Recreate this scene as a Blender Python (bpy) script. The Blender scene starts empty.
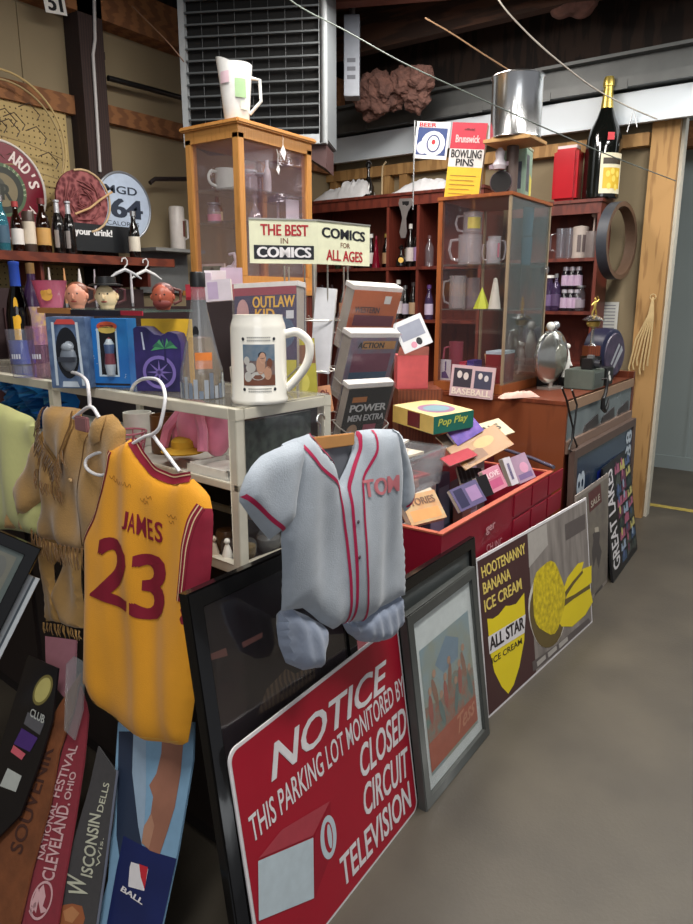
import bpy, bmesh, math, random
from mathutils import Vector, Matrix, geometry
random.seed(7)
R = math.radians
C = bpy.context.scene.collection
# ------------------------------------------------------------------ camera
FPX = 700.0; PIT = R(13.2); HD = R(35.4)
CAM = Vector((-1.178, -.873, 1.55))
def ray(px, py):
    a = (px - 346.5) / FPX; b = (462 - py) / FPX
    f = math.cos(PIT) + math.sin(PIT) * b; z = -math.sin(PIT) + math.cos(PIT) * b
    return Vector((f * math.cos(HD) + a * math.sin(HD), f * math.sin(HD) - a * math.cos(HD), z))
def at(px, py, X=None, Y=None, Z=None, d=None):
    r = ray(px, py)
    if X is not None: k = (X - CAM.x) / r.x
    elif Y is not None: k = (Y - CAM.y) / r.y
    elif Z is not None: k = (Z - CAM.z) / r.z
    else: k = d
    return CAM + r * k
def hit(px, py, p, n):
    r = ray(px, py); return CAM + r * ((p - CAM).dot(n) / r.dot(n))
cd = bpy.data.cameras.new('camera'); cam = bpy.data.objects.new('camera', cd); C.objects.link(cam)
cam.location = CAM; cam.rotation_euler = (R(90) - PIT, 0, HD - R(90))
cd.sensor_fit = 'VERTICAL'; cd.sensor_height = 24; cd.lens = FPX / 924 * 24; cd.clip_start = .02; cd.clip_end = 60
bpy.context.scene.camera = cam
# ------------------------------------------------------------------ materials
def lin(c):
    return tuple((v / 255 / 12.92 if v / 255 <= .04045 else ((v / 255 + .055) / 1.055) ** 2.4) for v in c) + (1,)
_m = {}
def mat(name, col=(128, 128, 128), rough=.6, metal=0, noise=.12, scale=18, bump=0, bscale=60, col2=None, kind='noise', stretch=(1, 1, 1), sheen=0, coat=0):
    if name in _m: return _m[name]
    m = bpy.data.materials.new(name); m.use_nodes = True; nt = m.node_tree; N = nt.nodes; L = nt.links
    b = N['Principled BSDF']; b.inputs['Roughness'].default_value = rough; b.inputs['Metallic'].default_value = metal
    if sheen: b.inputs['Sheen Weight'].default_value = sheen
    if coat: b.inputs['Coat Weight'].default_value = coat; b.inputs['Coat Roughness'].default_value = .08
    tc = N.new('ShaderNodeTexCoord'); mp = N.new('ShaderNodeMapping'); L.new(tc.outputs['Object'], mp.inputs['Vector'])
    mp.inputs['Scale'].default_value = stretch
    c = lin(col)
    if kind == 'wave':
        t = N.new('ShaderNodeTexWave'); t.inputs['Scale'].default_value = scale; t.inputs['Distortion'].default_value = 6; t.inputs['Detail'].default_value = 3; o = t.outputs['Fac']
    elif kind == 'voronoi':
        t = N.new('ShaderNodeTexVoronoi'); t.inputs['Scale'].default_value = scale; o = t.outputs['Distance']
    else:
        t = N.new('ShaderNodeTexNoise'); t.inputs['Scale'].default_value = scale; t.inputs['Detail'].default_value = 5; o = t.outputs['Fac']
    L.new(mp.outputs['Vector'], t.inputs['Vector'])
    mx = N.new('ShaderNodeMix'); mx.data_type = 'RGBA'
    rp = N.new('ShaderNodeMapRange'); rp.inputs['From Min'].default_value = .3; rp.inputs['From Max'].default_value = .7
    L.new(o, rp.inputs['Value']); L.new(rp.outputs['Result'], mx.inputs['Factor'])
    if col2: ca, cb = c, lin(col2)
    else:
        ca = tuple(v * (1 - noise) for v in c[:3]) + (1,); cb = tuple(min(1, v * (1 + noise)) for v in c[:3]) + (1,)
    mx.inputs['A'].default_value = ca; mx.inputs['B'].default_value = cb
    L.new(mx.outputs['Result'], b.inputs['Base Color'])
    if bump:
        n2 = N.new('ShaderNodeTexNoise'); n2.inputs['Scale'].default_value = bscale; n2.inputs['Detail'].default_value = 4; L.new(mp.outputs['Vector'], n2.inputs['Vector'])
        bp = N.new('ShaderNodeBump'); bp.inputs['Strength'].default_value = bump; bp.inputs['Distance'].default_value = .004
        L.new(n2.outputs['Fac'], bp.inputs['Height']); L.new(bp.outputs['Normal'], b.inputs['Normal'])
    _m[name] = m; return m
def glass(name, tint=(255, 255, 255), refl=1.45, haze=0.0, hazecol=(200, 200, 200), rough=.03):
    if name in _m: return _m[name]
    m = bpy.data.materials.new(name); m.use_nodes = True; nt = m.node_tree; N = nt.nodes; L = nt.links
    N.remove(N['Principled BSDF']); out = N['Material Output']
    tr = N.new('ShaderNodeBsdfTransparent'); lt = lin(tint); tr.inputs['Color'].default_value = tuple(v ** .3 for v in lt[:3]) + (1,) if min(tint) > 180 else lt
    if min(tint) > 180: haze *= .6
    gl = N.new('ShaderNodeBsdfGlossy'); gl.inputs['Roughness'].default_value = rough
    lw = N.new('ShaderNodeLayerWeight'); pw = N.new('ShaderNodeMath'); pw.operation = 'POWER'; pw.inputs[1].default_value = 3.5
    L.new(lw.outputs['Facing'], pw.inputs[0]); fr = N.new('ShaderNodeMath'); fr.operation = 'MULTIPLY_ADD'; fr.inputs[1].default_value = .6; fr.inputs[2].default_value = (refl - 1) * .1; L.new(pw.outputs[0], fr.inputs[0])
    mx = N.new('ShaderNodeMixShader'); L.new(fr.outputs[0], mx.inputs['Fac'])
    s = tr.outputs[0]
    if haze:
        df = N.new('ShaderNodeBsdfDiffuse'); df.inputs['Color'].default_value = lin(hazecol)
        m2 = N.new('ShaderNodeMixShader'); m2.inputs['Fac'].default_value = haze
        L.new(tr.outputs[0], m2.inputs[1]); L.new(df.outputs[0], m2.inputs[2]); s = m2.outputs[0]
    L.new(s, mx.inputs[1]); L.new(gl.outputs[0], mx.inputs[2]); L.new(mx.outputs[0], out.inputs['Surface'])
    _m[name] = m; return m
def flat(col, rough=.6, noise=.06, scale=30, metal=0, coat=0):
    return mat('paint_%d_%d_%d_%s_%s' % (col[0], col[1], col[2], rough, metal), col, rough, metal, noise, scale, coat=coat)
BLACK = flat((22, 21, 22), .4); WHITE = flat((236, 234, 228), .5); RED = flat((190, 36, 44), .5); CHROME = flat((205, 205, 205), .22, metal=1)
STEEL = mat('brushed_steel', (168, 170, 172), .38, .9, .1, 30)
WOOD = mat('golden_oak', (196, 140, 76), .45, 0, kind='wave', scale=6, stretch=(6, 6, .8), col2=(178, 122, 60), bump=.1)
WOODR = mat('red_brown_wood', (118, 58, 34), .4, 0, kind='wave', scale=5, stretch=(4, 4, .7), col2=(96, 44, 26))
WOODD = mat('dark_red_wood', (106, 46, 34), .45, 0, kind='wave', scale=5, stretch=(3, 3, .7), col2=(84, 34, 26))
PINE = mat('raw_pine', (176, 136, 84), .7, 0, kind='wave', scale=4, stretch=(5, 5, .6), col2=(150, 112, 66))
BEAM = mat('old_beam', (144, 96, 58), .8, 0, kind='wave', scale=5, stretch=(.6, 4, 4), col2=(118, 76, 46), bump=.3)
CLEAR = glass('clear_glass', (244, 246, 246), 1.35)
PANE = glass('case_pane', (240, 240, 240), 1.5, .03, (190, 170, 175))
GPANE = glass('grey_green_pane', (216, 228, 226), 1.5, .17, (150, 160, 158))  # partly opaque, with a grey green haze mixed in
PLASTIC = glass('clear_plastic', (225, 230, 232), 1.5, .22, (210, 215, 220), .12)
BROWNG = glass('brown_glass', (96, 48, 18), 1.5); DARKG = flat((20, 17, 16), .12, coat=.5); BLUEG = glass('blue_glass', (60, 80, 190), 1.5, .3, (30, 50, 150))
PINKG = glass('pink_plastic', (235, 170, 190), 1.4, .55, (215, 130, 160), .2)
# ------------------------------------------------------------------ mesh builder
class MB:
    def __init__(s): s.v = []; s.f = []; s.m = []; s.M = Matrix()
    def add(s, vs, fs, m=0):
        o = len(s.v); s.v += [tuple(s.M @ Vector(v)) for v in vs]
        for i, f in enumerate(fs): s.f.append([o + k for k in f]); s.m.append(m if isinstance(m, int) else m[i])
        return s
    def box(s, x0, x1, y0, y1, z0, z1, m=0):
        v = [(x, y, z) for z in (z0, z1) for y in (y0, y1) for x in (x0, x1)]
        return s.add(v, [(0, 2, 3, 1), (4, 5, 7, 6), (0, 1, 5, 4), (2, 6, 7, 3), (0, 4, 6, 2), (1, 3, 7, 5)], m)
    def bar(s, a, b, w, h=None, m=0, up=(0, 0, 1)):
        a = Vector(a); b = Vector(b); d = (b - a); L = d.length; d.normalize(); h = h or w
        u = Vector(up)
        if abs(d.dot(u)) > .95: u = Vector((1, 0, 0))
        x = d.cross(u).normalized(); z = x.cross(d)
        v = [tuple(p + x * (w / 2 * i) + z * (h / 2 * j)) for p in (a, b) for i, j in ((-1, -1), (1, -1), (1, 1), (-1, 1))]
        return s.add(v, [(0, 1, 2, 3), (7, 6, 5, 4), (0, 4, 5, 1), (1, 5, 6, 2), (2, 6, 7, 3), (3, 7, 4, 0)], m)
    def prism(s, pts, y0, y1, m=0):
        n = len(pts); a = sum(pts[i][0] * pts[(i + 1) % n][1] - pts[(i + 1) % n][0] * pts[i][1] for i in range(n))
        if a < 0: pts = pts[::-1]
        v = [(x, y0, z) for x, z in pts] + [(x, y1, z) for x, z in pts]
        return s.add(v, [tuple(range(n)), tuple(range(2 * n - 1, n - 1, -1))] + [(i + n, (i + 1) % n + n, (i + 1) % n, i)[::1] for i in range(n)], m)
    def flat(s, pts, y, m=0):
        n = len(pts); a = sum(pts[i][0] * pts[(i + 1) % n][1] - pts[(i + 1) % n][0] * pts[i][1] for i in range(n))
        if a < 0: pts = pts[::-1]
        return s.add([(x, y, z) for x, z in pts], [tuple(range(n))], m)
    def lathe(s, prof, c=(0, 0, 0), n=20, m=0, mf=None, axis='z'):
        v = []; f = []; mm = []
        for r, z in prof:
            for i in range(n):
                a = 2 * math.pi * i / n; p = (r * math.cos(a), r * math.sin(a), z)
                if axis == 'x': p = (p[2], p[0], p[1])
                if axis == 'y': p = (p[0], p[2], p[1])
                v.append((p[0] + c[0], p[1] + c[1], p[2] + c[2]))
        for k in range(len(prof) - 1):
            for i in range(n):
                j = (i + 1) % n; q = (k * n + i, k * n + j, (k + 1) * n + j, (k + 1) * n + i)
                f.append(q if axis != 'y' else q[::-1]); mm.append(mf(k) if mf else m)
        ring_ = prof[0] == prof[-1] or len(prof) == 2
        if ring_: return s.add(v, f, mm)
        if prof[0][0] > 1e-5: f.append(tuple(range(n - 1, -1, -1)) if axis != 'y' else tuple(range(n))); mm.append(mf(0) if mf else m)
        if prof[-1][0] > 1e-5:
            q = tuple(range((len(prof) - 1) * n, len(prof) * n)); f.append(q if axis != 'y' else q[::-1]); mm.append(mf(len(prof) - 2) if mf else m)
        return s.add(v, f, mm)
    def cyl(s, a, b, r, n=12, m=0, r2=None): return s.tube([a, b], r, n, m, radii=[r, r if r2 is None else r2])
    def tube(s, pts, r, n=8, m=0, closed=False, radii=None, cap=True):
        pts = [Vector(p) for p in pts]; k = len(pts); v = []; f = []
        pu = None
        for i, p in enumerate(pts):
            if closed: d = pts[(i + 1) % k] - pts[i - 1]
            else: d = pts[min(i + 1, k - 1)] - pts[max(i - 1, 0)]
            if d.length < 1e-9: d = Vector((0, 0, 1))
            d.normalize()
            if pu is None: pu = Vector((0, 0, 1)) if abs(d.z) < .9 else Vector((1, 0, 0))
            x = d.cross(pu).normalized(); u = x.cross(d); pu = u
            rr = radii[i] if radii else r
            for j in range(n):
                a = 2 * math.pi * j / n; v.append(tuple(p + x * (rr * math.cos(a)) + u * (rr * math.sin(a))))
        for i in range(k if closed else k - 1):
            for j in range(n): f.append((i * n + j, i * n + (j + 1) % n, ((i + 1) % k) * n + (j + 1) % n, ((i + 1) % k) * n + j))
        if not closed and cap: f += [tuple(range(n - 1, -1, -1)), tuple(range((k - 1) * n, k * n))]
        return s.add(v, f, m)
    def ring(s, c, r, t, axis='y', n=40, m=0, sx=1, k=8, a0=0, a1=360):
        P = []; full = a1 - a0 >= 360; cnt = n if full else n + 1
        for i in range(cnt):
            a = R(a0 + (a1 - a0) * i / n); x, z = r * math.cos(a) * sx, r * math.sin(a)
            P.append((c[0] + x, c[1], c[2] + z) if axis == 'y' else ((c[0], c[1] + x, c[2] + z) if axis == 'x' else (c[0] + x, c[1] + z, c[2])))
        return s.tube(P, t, k, m, closed=full)
    def ell(s, c, rx, ry=None, rz=None, n=16, k=10, m=0, mf=None):
        ry = ry or rx; rz = rz or rx; v = [(c[0], c[1], c[2] - rz)]; f = []; mm = []
        for i in range(1, k):
            t = math.pi * i / k - math.pi / 2
            for j in range(n):
                a = 2 * math.pi * j / n; v.append((c[0] + rx * math.cos(t) * math.cos(a), c[1] + ry * math.cos(t) * math.sin(a), c[2] + rz * math.sin(t)))
        v.append((c[0], c[1], c[2] + rz)); T = len(v) - 1
        for j in range(n): f.append((0, 1 + (j + 1) % n, 1 + j)); mm.append(m)
        for i in range(k - 2):
            for j in range(n): a = 1 + i * n; f.append((a + j, a + (j + 1) % n, a + n + (j + 1) % n, a + n + j)); mm.append(m)
        a = 1 + (k - 2) * n
        for j in range(n): f.append((a + j, a + (j + 1) % n, T)); mm.append(m)
        return s.add(v, f, mm)
    def build(s, name, mats, parent=None, loc=None, rz=0, bevel=0, smooth=True, mx=None):
        me = bpy.data.meshes.new(name); me.from_pydata(s.v, [], s.f); 
        for q in (mats if isinstance(mats, (list, tuple)) else [mats]): me.materials.append(q)
        for p, q in zip(me.polygons, s.m): p.material_index = q
        if bevel:
            bm = bmesh.new(); bm.from_mesh(me); bmesh.ops.remove_doubles(bm, verts=bm.verts, dist=1e-6)
            ed = [e for e in bm.edges if e.is_manifold and e.calc_face_angle(0) > .6]
            bmesh.ops.bevel(bm, geom=ed, offset=bevel, segments=2, affect='EDGES', clamp_overlap=True); bm.to_mesh(me); bm.free()
        me.validate(); me.update()
        if smooth:
            me.polygons.foreach_set('use_smooth', [True] * len(me.polygons)); me.set_sharp_from_angle(angle=R(38))
        o = bpy.data.objects.new(name, me); C.objects.link(o)
        if parent: o.parent = parent
        if loc is not None: o.location = loc
        if rz: o.rotation_euler.z = rz
        if mx is not None: o.matrix_world = mx
        return o
def tag(o, label, cat, group=None, kind=None):
    if label: o['label'] = label
    if cat: o['category'] = cat
    if group: o['group'] = group
    if kind: o['kind'] = kind
    return o
def thing(name, label, cat, loc=(0, 0, 0), rz=0, group=None, mx=None):
    o = bpy.data.objects.new(name, None); C.objects.link(o); o.empty_display_size = .05
    if mx is not None: o.matrix_world = mx
    else: o.location = loc; o.rotation_euler.z = rz
    return tag(o, label, cat, group)
def struct(name, mb, m, **k):
    o = mb.build(name, m, **k); o['kind'] = 'structure'; return o
# ------------------------------------------------------------------ planes
class Fr:                                  # local frame: x right, y into the thing, z up; front face is y = 0
    def __init__(s, o, ex, ez):
        ex = Vector(ex).normalized(); ez = Vector(ez); ez = (ez - ex * ez.dot(ex)).normalized(); ey = ez.cross(ex)
        s.o = Vector(o); s.ex = ex; s.ey = ey; s.ez = ez
        s.M = Matrix(((ex.x, ey.x, ez.x, o[0]), (ex.y, ey.y, ez.y, o[1]), (ex.z, ey.z, ez.z, o[2]), (0, 0, 0, 1)))
    def L(s, px, py, off=0):
        p = hit(px, py, s.o + s.ey * off, s.ey) - s.o; return (p.dot(s.ex), p.dot(s.ez))
    def W(s, x, y, z): return s.o + s.ex * x + s.ey * y + s.ez * z
    def at(s, x, z, off=0): return Fr(s.W(x, off, z), s.ex, s.ez)
def frz(o, rz): return Fr(o, (math.cos(rz), math.sin(rz), 0), (0, 0, 1))
def lean(bl, br, tl, gz=0.0):               # a board standing on the ground and leaning back: corners given where the photo shows them
    BL = at(*bl, Z=gz); BR = at(*br, Z=gz); ex = (BR - BL); w = ex.length; ex.normalize()
    TL = hit(tl[0], tl[1], BL, ex); ez = TL - BL
    return Fr(BL, ex, ez), w, ez.length
def cropf(ox, oy, sc): return lambda *p: [(ox + a / sc, oy + b / sc) for a, b in p]
# ------------------------------------------------------------------ writing
_tc = {}
def tgeo(s, bold=.0, shear=0, spacing=1.0):
    k = (s, bold, shear, spacing)
    if k in _tc: return _tc[k]
    cu = bpy.data.curves.new('txt', 'FONT'); cu.body = s; cu.offset = min(bold, .012); cu.shear = shear; cu.space_character = spacing; cu.resolution_u = 3; cu.fill_mode = 'FRONT'
    ob = bpy.data.objects.new('txt', cu); C.objects.link(ob)
    dg = bpy.context.evaluated_depsgraph_get(); me = bpy.data.meshes.new_from_object(ob.evaluated_get(dg))
    v = [(q.co.x, q.co.y) for q in me.vertices]; f = [tuple(p.vertices) for p in me.polygons]
    bpy.data.objects.remove(ob); bpy.data.curves.remove(cu); bpy.data.meshes.remove(me)
    x0 = min(a for a, b in v); x1 = max(a for a, b in v); y0 = min(b for a, b in v); y1 = max(b for a, b in v)
    v = [((a - x0) / (x1 - x0), (b - y0) / (y1 - y0)) for a, b in v]
    if bold > .012:                        # heavier strokes: the same outlines laid down again a little to each side
        e = (bold - .012) * .75 / (x1 - x0) ; n0 = len(v); f0 = list(f); w0 = v; v = []; f = []
        for j, q in enumerate((-e, 0, e)): v += [((a + q + e) / (1 + 2 * e), b) for a, b in w0]; f += [tuple(i + n0 * j for i in g) for g in f0]
    _tc[k] = (v, f); return _tc[k]
def words(mb, s, bl, br, tl, y=-.0012, m=0, bold=.02, shear=0, yf=None, spacing=1.0, maxe=None):
    v, f = tgeo(s, bold, shear, spacing); P = []; k3 = len(v) // 3 if bold > .012 else len(v); ly = lambda i: -.00025 * (i // k3)
    for a, b in v: P.append((bl[0] + a * (br[0] - bl[0]) + b * (tl[0] - bl[0]), bl[1] + a * (br[1] - bl[1]) + b * (tl[1] - bl[1])))
    if yf:
        bm = bmesh.new(); vs = [bm.verts.new((p[0], ly(i), p[1])) for i, p in enumerate(P)]
        for q in f:
            try: bm.faces.new([vs[i] for i in q])
            except ValueError: pass
        for it in range(6):
            bmesh.ops.triangulate(bm, faces=bm.faces[:])
            ed = [e for e in bm.edges if e.calc_length() > (maxe or .012)]
            if not ed: break
            bmesh.ops.subdivide_edges(bm, edges=ed, cuts=1)
        bmesh.ops.triangulate(bm, faces=bm.faces[:]); bm.verts.index_update()
        mb.add([(q.co.x, yf(q.co.x, q.co.z) + y + q.co.y, q.co.z) for q in bm.verts], [tuple(l.vert.index for l in fc.loops) for fc in bm.faces], m); bm.free()
    else: mb.add([(p[0], y + ly(i), p[1]) for i, p in enumerate(P)], f, m)
def wbox(mb, s, x0, z0, x1, z1, **k): words(mb, s, (x0, z0), (x1, z0), (x0, z1), **k)
def arctext(mb, s, c, r, a0, a1, h, y=-.0012, m=0, bold=.03):   # letters along a circle, angles in degrees, clockwise
    for i, ch in enumerate(s):
        if ch == ' ': continue
        a = R(a0 + (a1 - a0) * i / max(1, len(s) - 1)); u = (math.cos(a), math.sin(a)); t = (u[1], -u[0]); w = h * .62 if ch not in "I'." else h * .2
        bl = (c[0] + u[0] * r - t[0] * w / 2, c[1] + u[1] * r - t[1] * w / 2)
        hh = h if ch not in "'" else h * .4; o = 0 if ch != "'" else h * .6
        bl = (bl[0] + u[0] * o, bl[1] + u[1] * o)
        words(mb, ch, bl, (bl[0] + t[0] * w, bl[1] + t[1] * w), (bl[0] + u[0] * hh, bl[1] + u[1] * hh), y=y, m=m, bold=bold)
# ------------------------------------------------------------------ cloth
def inside(x, z, P):
    c = False; n = len(P); j = n - 1
    for i in range(n):
        if (P[i][1] > z) != (P[j][1] > z) and x < (P[j][0] - P[i][0]) * (z - P[i][1]) / (P[j][1] - P[i][1]) + P[i][0]: c = not c
        j = i
    return c
def bdist(x, z, P):
    b = 1e9; n = len(P)
    for i in range(n):
        ax, az = P[i]; bx, bz = P[(i + 1) % n]; dx, dz = bx - ax, bz - az; l = dx * dx + dz * dz or 1e-12
        t = max(0, min(1, ((x - ax) * dx + (z - az) * dz) / l)); b = min(b, (x - ax - t * dx) ** 2 + (z - az - t * dz) ** 2)
    return math.sqrt(b)
class Cloth:
    def __init__(s, out, thick=.02, w=.05, wr=None, back=.5):
        s.P = out; s.t = thick; s.w = w; s.wr = wr or (lambda x, z: 0); s.b = back
    def g(s, x, z):
        d = bdist(x, z, s.P) if inside(x, z, s.P) else 0; q = 1 - min(d / s.w, 1); return math.sqrt(max(0, 1 - q * q))
    def yf(s, x, z): return -s.t * s.g(x, z) + s.wr(x, z)
    def mesh(s, mb, step=.012, m=0, mf=None):
        pts = []
        n = len(s.P)
        for i in range(n):
            a = Vector(s.P[i]); b = Vector(s.P[(i + 1) % n]); k = max(1, int((b - a).length / step))
            for q in range(k): pts.append(a.lerp(b, q / k))
        nb = len(pts); xs = [p.x for p in pts]; zs = [p.y for p in pts]
        z = min(zs); row = 0
        while z < max(zs):
            x = min(xs) + (row % 2) * step / 2
            while x < max(xs):
                if inside(x, z, s.P) and bdist(x, z, s.P) > step * .45: pts.append(Vector((x, z)))
                x += step
            z += step * .87; row += 1
        V, E_, F_, *_r = geometry.delaunay_2d_cdt(pts, [(i, (i + 1) % nb) for i in range(nb)], [list(range(nb))], 1, 1e-7)
        on = [bdist(p.x, p.y, s.P) < step * .05 for p in V]
        N = len(V); vs = [(p.x, (s.wr(p.x, p.y) if on[i] else s.yf(p.x, p.y)), p.y) for i, p in enumerate(V)]
        vb = [(p.x, s.wr(p.x, p.y) + (0.0006 if on[i] else s.t * s.b * s.g(p.x, p.y) + .0008), p.y) for i, p in enumerate(V)]
        fs = []; mm = []
        for q in F_:
            c = sum((V[i] for i in q), Vector((0, 0))) / len(q); ar = sum(V[q[i]].x * V[q[(i + 1) % len(q)]].y - V[q[(i + 1) % len(q)]].x * V[q[i]].y for i in range(len(q)))
            q = tuple(q) if ar > 0 else tuple(q)[::-1]
            k = mf(c.x, c.y) if mf else m
            fs.append(q); mm.append(k); fs.append(tuple(i + N for i in q[::-1])); mm.append(k)
        mb.add(vs + vb, fs, mm)
    def ribbon(s, mb, path, w, m=0, y=-.0012, step=.008):
        P = [Vector(path[0])]
        for i in range(len(path) - 1):
            a = Vector(path[i]); b = Vector(path[i + 1]); k = max(1, int((b - a).length / step))
            for q in range(1, k + 1): P.append(a.lerp(b, q / k))
        for _ in range(3): P = [P[0]] + [(P[i - 1] + P[i] * 2 + P[i + 1]) / 4 for i in range(1, len(P) - 1)] + [P[-1]]
        v = []; f = []
        for i, p in enumerate(P):
            d = (P[min(i + 1, len(P) - 1)] - P[max(i - 1, 0)]).normalized(); nn = Vector((-d.y, d.x))
            for j in (-1, 0, 1):
                q = p + nn * (w / 2 * j); v.append((q.x, s.yf(q.x, q.y) + y, q.y))
            if i:
                for j in (0, 1): b = 3 * i + j; f.append((b - 3, b - 2, b + 1, b))
        mb.add(v, f, m)
def smooth(pts, n=5):                      # a smooth curve through the given points
    P = [Vector(p) for p in pts]
    if len(P) < 3: return P
    Q = []
    for i in range(len(P) - 1):
        a = P[i - 1] if i else P[0] * 2 - P[1]; b, c = P[i], P[i + 1]; d = P[i + 2] if i + 2 < len(P) else P[-1] * 2 - P[-2]
        for k in range(n):
            t = k / n; Q.append(.5 * ((2 * b) + (c - a) * t + (2 * a - 5 * b + 4 * c - d) * t * t + (3 * b - a - 3 * c + d) * t ** 3))
    return Q + [P[-1]]
def proj(W):
    v = Vector(W) - CAM; f = v.x * math.cos(HD) + v.y * math.sin(HD); r = v.x * math.sin(HD) - v.y * math.cos(HD)
    d = f * math.cos(PIT) - v.z * math.sin(PIT); u = f * math.sin(PIT) + v.z * math.cos(PIT); return 346.5 + FPX * r / d, 462 - FPX * u / d, d
def LP(fr, *pts): return [fr.L(*p) for p in pts]
# ================================================================== THE SETTING
CONC = mat('stained_concrete', (86, 79, 68), .5, 0, kind='noise', scale=2.6, col2=(69, 63, 55), bump=.15, bscale=90)
TAN = mat('tan_board', (138, 123, 96), .85, 0, .09, 1.6, bump=.1, bscale=120)
YEL = mat('worn_yellow_paint', (168, 148, 70), .7, 0, noise=.3, scale=25)
GREY = mat('grey_door_paint', (142, 152, 152), .55, 0, .04, 1.5)
DARKC = mat('dark_ceiling_boards', (50, 36, 28), .9, 0, kind='wave', scale=3, stretch=(1, 5, 1), col2=(30, 22, 18))
m = MB(); m.box(-3.5, 6.2, -5, 3.05, -.1, 0); struct('floor', m, CONC)
m = MB()
m.box(4.36, 4.43, -5, .33, 0, .002); struct('trim_1', m, YEL)                    # yellow line painted on the floor
m = MB(); m.box(-3.5, 4.25, 3.0, 3.1, 0, 3.12)
for x in (-1.2, .02, 1.22, 2.44, 3.66): m.box(x, x + .012, 2.992, 3.0, 0, 3.12)
struct('wall_left', m, TAN)
m = MB(); m.box(-3.5, 4.25, 3.0, 3.1, 3.12, 3.6); struct('trim_11', m, DARKC)
m = MB(); m.box(4.05, 4.12, .29, 3.0, 0, 2.7); struct('wall_back', m, TAN)
m = MB(); m.box(4.06, 4.12, -5, 3.0, 2.7, 3.6); struct('trim_12', m, DARKC)
m = MB(); m.box(3.99, 4.05, .19, .36, 0, 2.68); m.build; struct('trim_2', m, PINE)  # stud at the open end of the back wall
m = MB(); m.box(4.05, 4.14, .17, .2, 0, 2.68); struct('trim_3', m, flat((206, 200, 184)))
m = MB(); m.box(3.97, 4.05, .37, 3.0, 2.52, 2.6)
for y in (.9, 1.55, 2.2, 2.36, 2.9): m.box(3.98, 4.05, y, y + .07, 2.2, 2.52)
struct('trim_4', m, PINE)
# grey sliding door behind the bay
m = MB(); m.box(5.75, 5.82, -5, .5, 0, 3.6)
for y in (-4.4, -3.6, -2.8, -2.0, -1.2, -.42, .22): m.box(5.738, 5.75, y, y + .02, 0, 3.6)
m.box(5.735, 5.75, -5, .5, 0, .12)
struct('wall_far', m, GREY)
m = MB(); m.box(5.6, 5.75, -5, .6, 2.78, 2.98); struct('trim_5', m, BEAM)
m = MB(); m.box(4.12, 5.75, .5, .58, 0, 3.6); struct('wall_bay', m, TAN)
# ceiling and its timbers
m = MB(); m.box(-3.5, 6.2, -5, 3.1, 3.6, 3.7); struct('ceiling', m, DARKC)
for i, x in enumerate((.2, 1.3, 2.4, 3.5, 4.9)):
    m = MB(); m.box(x, x + .09, -5, 3.0, 3.3, 3.6); o = tag(m.build('ceiling_joist', mat('dark_joist', (74, 48, 34), .85, 0, kind='wave', scale=4, stretch=(4, .5, 4), col2=(48, 32, 24))),
        ['dark wooden joist nearest the camera, over the glass cabinet', 'second dark wooden joist, over the louvred heater', 'third dark wooden joist, behind the heater top',
         'dark wooden joist just in front of the white wall band', 'dark wooden joist over the grey sliding door'][i], 'joist', 'dark ceiling joists')
m = MB(); m.bar((2.6, 2.4, 3.42), (3.3, .3, 3.34), .1, .2); tag(m.build('brace_beam', flat((92, 46, 32), .8)), 'reddish brown timber slanting across the dark ceiling above the foil pink insulation', 'beam')
# timbers along the left wall
m = MB(); m.box(-3.5, 4.05, 2.86, 3.0, 3.1, 3.32); struct('trim_6', m, BEAM)
m = MB(); m.box(-3.5, 4.05, 2.95, 3.0, 2.58, 2.68); struct('trim_7', m, BEAM)
m = MB(); m.box(1.5, 1.66, 2.86, 2.995, 0, 3.6)
for z in (2.2, 2.9, 3.3): m.box(1.65, 1.68, 2.88, 2.94, z, z + .04)
struct('trim_8', m, mat('post_dark', (56, 38, 34), .8, 0, kind='wave', scale=4, stretch=(5, 5, .5), col2=(42, 28, 26), bump=.4))
# white band and steel over the back wall
BAND = mat('white_band', (212, 220, 226), .5, 0, .04, 2)
m = MB(); m.box(3.9, 4.0, -5, 3.0, 2.66, 2.84); m.box(3.88, 3.9, -5, 3, 2.645, 2.665); struct('trim_9', m, BAND)
m = MB(); m.box(3.84, 4.02, -5, 3.0, 2.86, 2.885); m.box(3.84, 3.86, -5, 3, 2.885, 2.92); m.box(3.95, 3.97, -5, 3, 2.88, 3.06); m.box(3.88, 4.06, -5, 3, 3.06, 3.08)
for y in range(-9, 6): m.box(3.835, 3.85, y * .5, y * .5 + .1, 2.85, 2.9)
struct('trim_10', m, mat('galvanised_grey', (96, 98, 97), .5, .3, .12, 8))
# ================================================================== LIGHT
def area(name, loc, rot, sx, sy, e, col=(1, 1, 1)):
    l = bpy.data.lights.new(name, 'AREA'); l.shape = 'RECTANGLE'; l.size = sx; l.size_y = sy; l.energy = e; l.color = col
    o = bpy.data.objects.new(name, l); C.objects.link(o); o.location = loc; o.rotation_euler = rot; return o
area('ceiling_lamp_near', (-.75, -.15, 3.2), (0, 0, 0), 1.2, .35, 40, (1, .965, .9))
area('ceiling_lamp_aisle', (.9, -.75, 3.25), (0, 0, 0), 1.6, .35, 50, (1, .97, .91))
area('ceiling_lamp_far_aisle', (2.9, -.6, 3.25), (0, 0, 0), 1.6, .35, 52, (1, .97, .92))
area('ceiling_lamp_counter', (1.2, 1.0, 3.25), (0, 0, 0), 1.6, .35, 58, (1, .96, .9))
area('added_shelf_light', (2.5, 1.35, 3.2), (0, R(-16), 0), 1.0, .35, 32, (1, .93, .86))  # unseen light added to brighten the back shelves
area('ceiling_lamp_bay', (5.1, -.9, 3.2), (0, 0, 0), .4, 1.6, 22, (.95, .98, 1))
area('daylight_opening_behind', (-3.2, -2.6, 2.6), (R(62), 0, R(-52)), 2.4, 1.6, 30, (.93, .97, 1))
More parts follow.
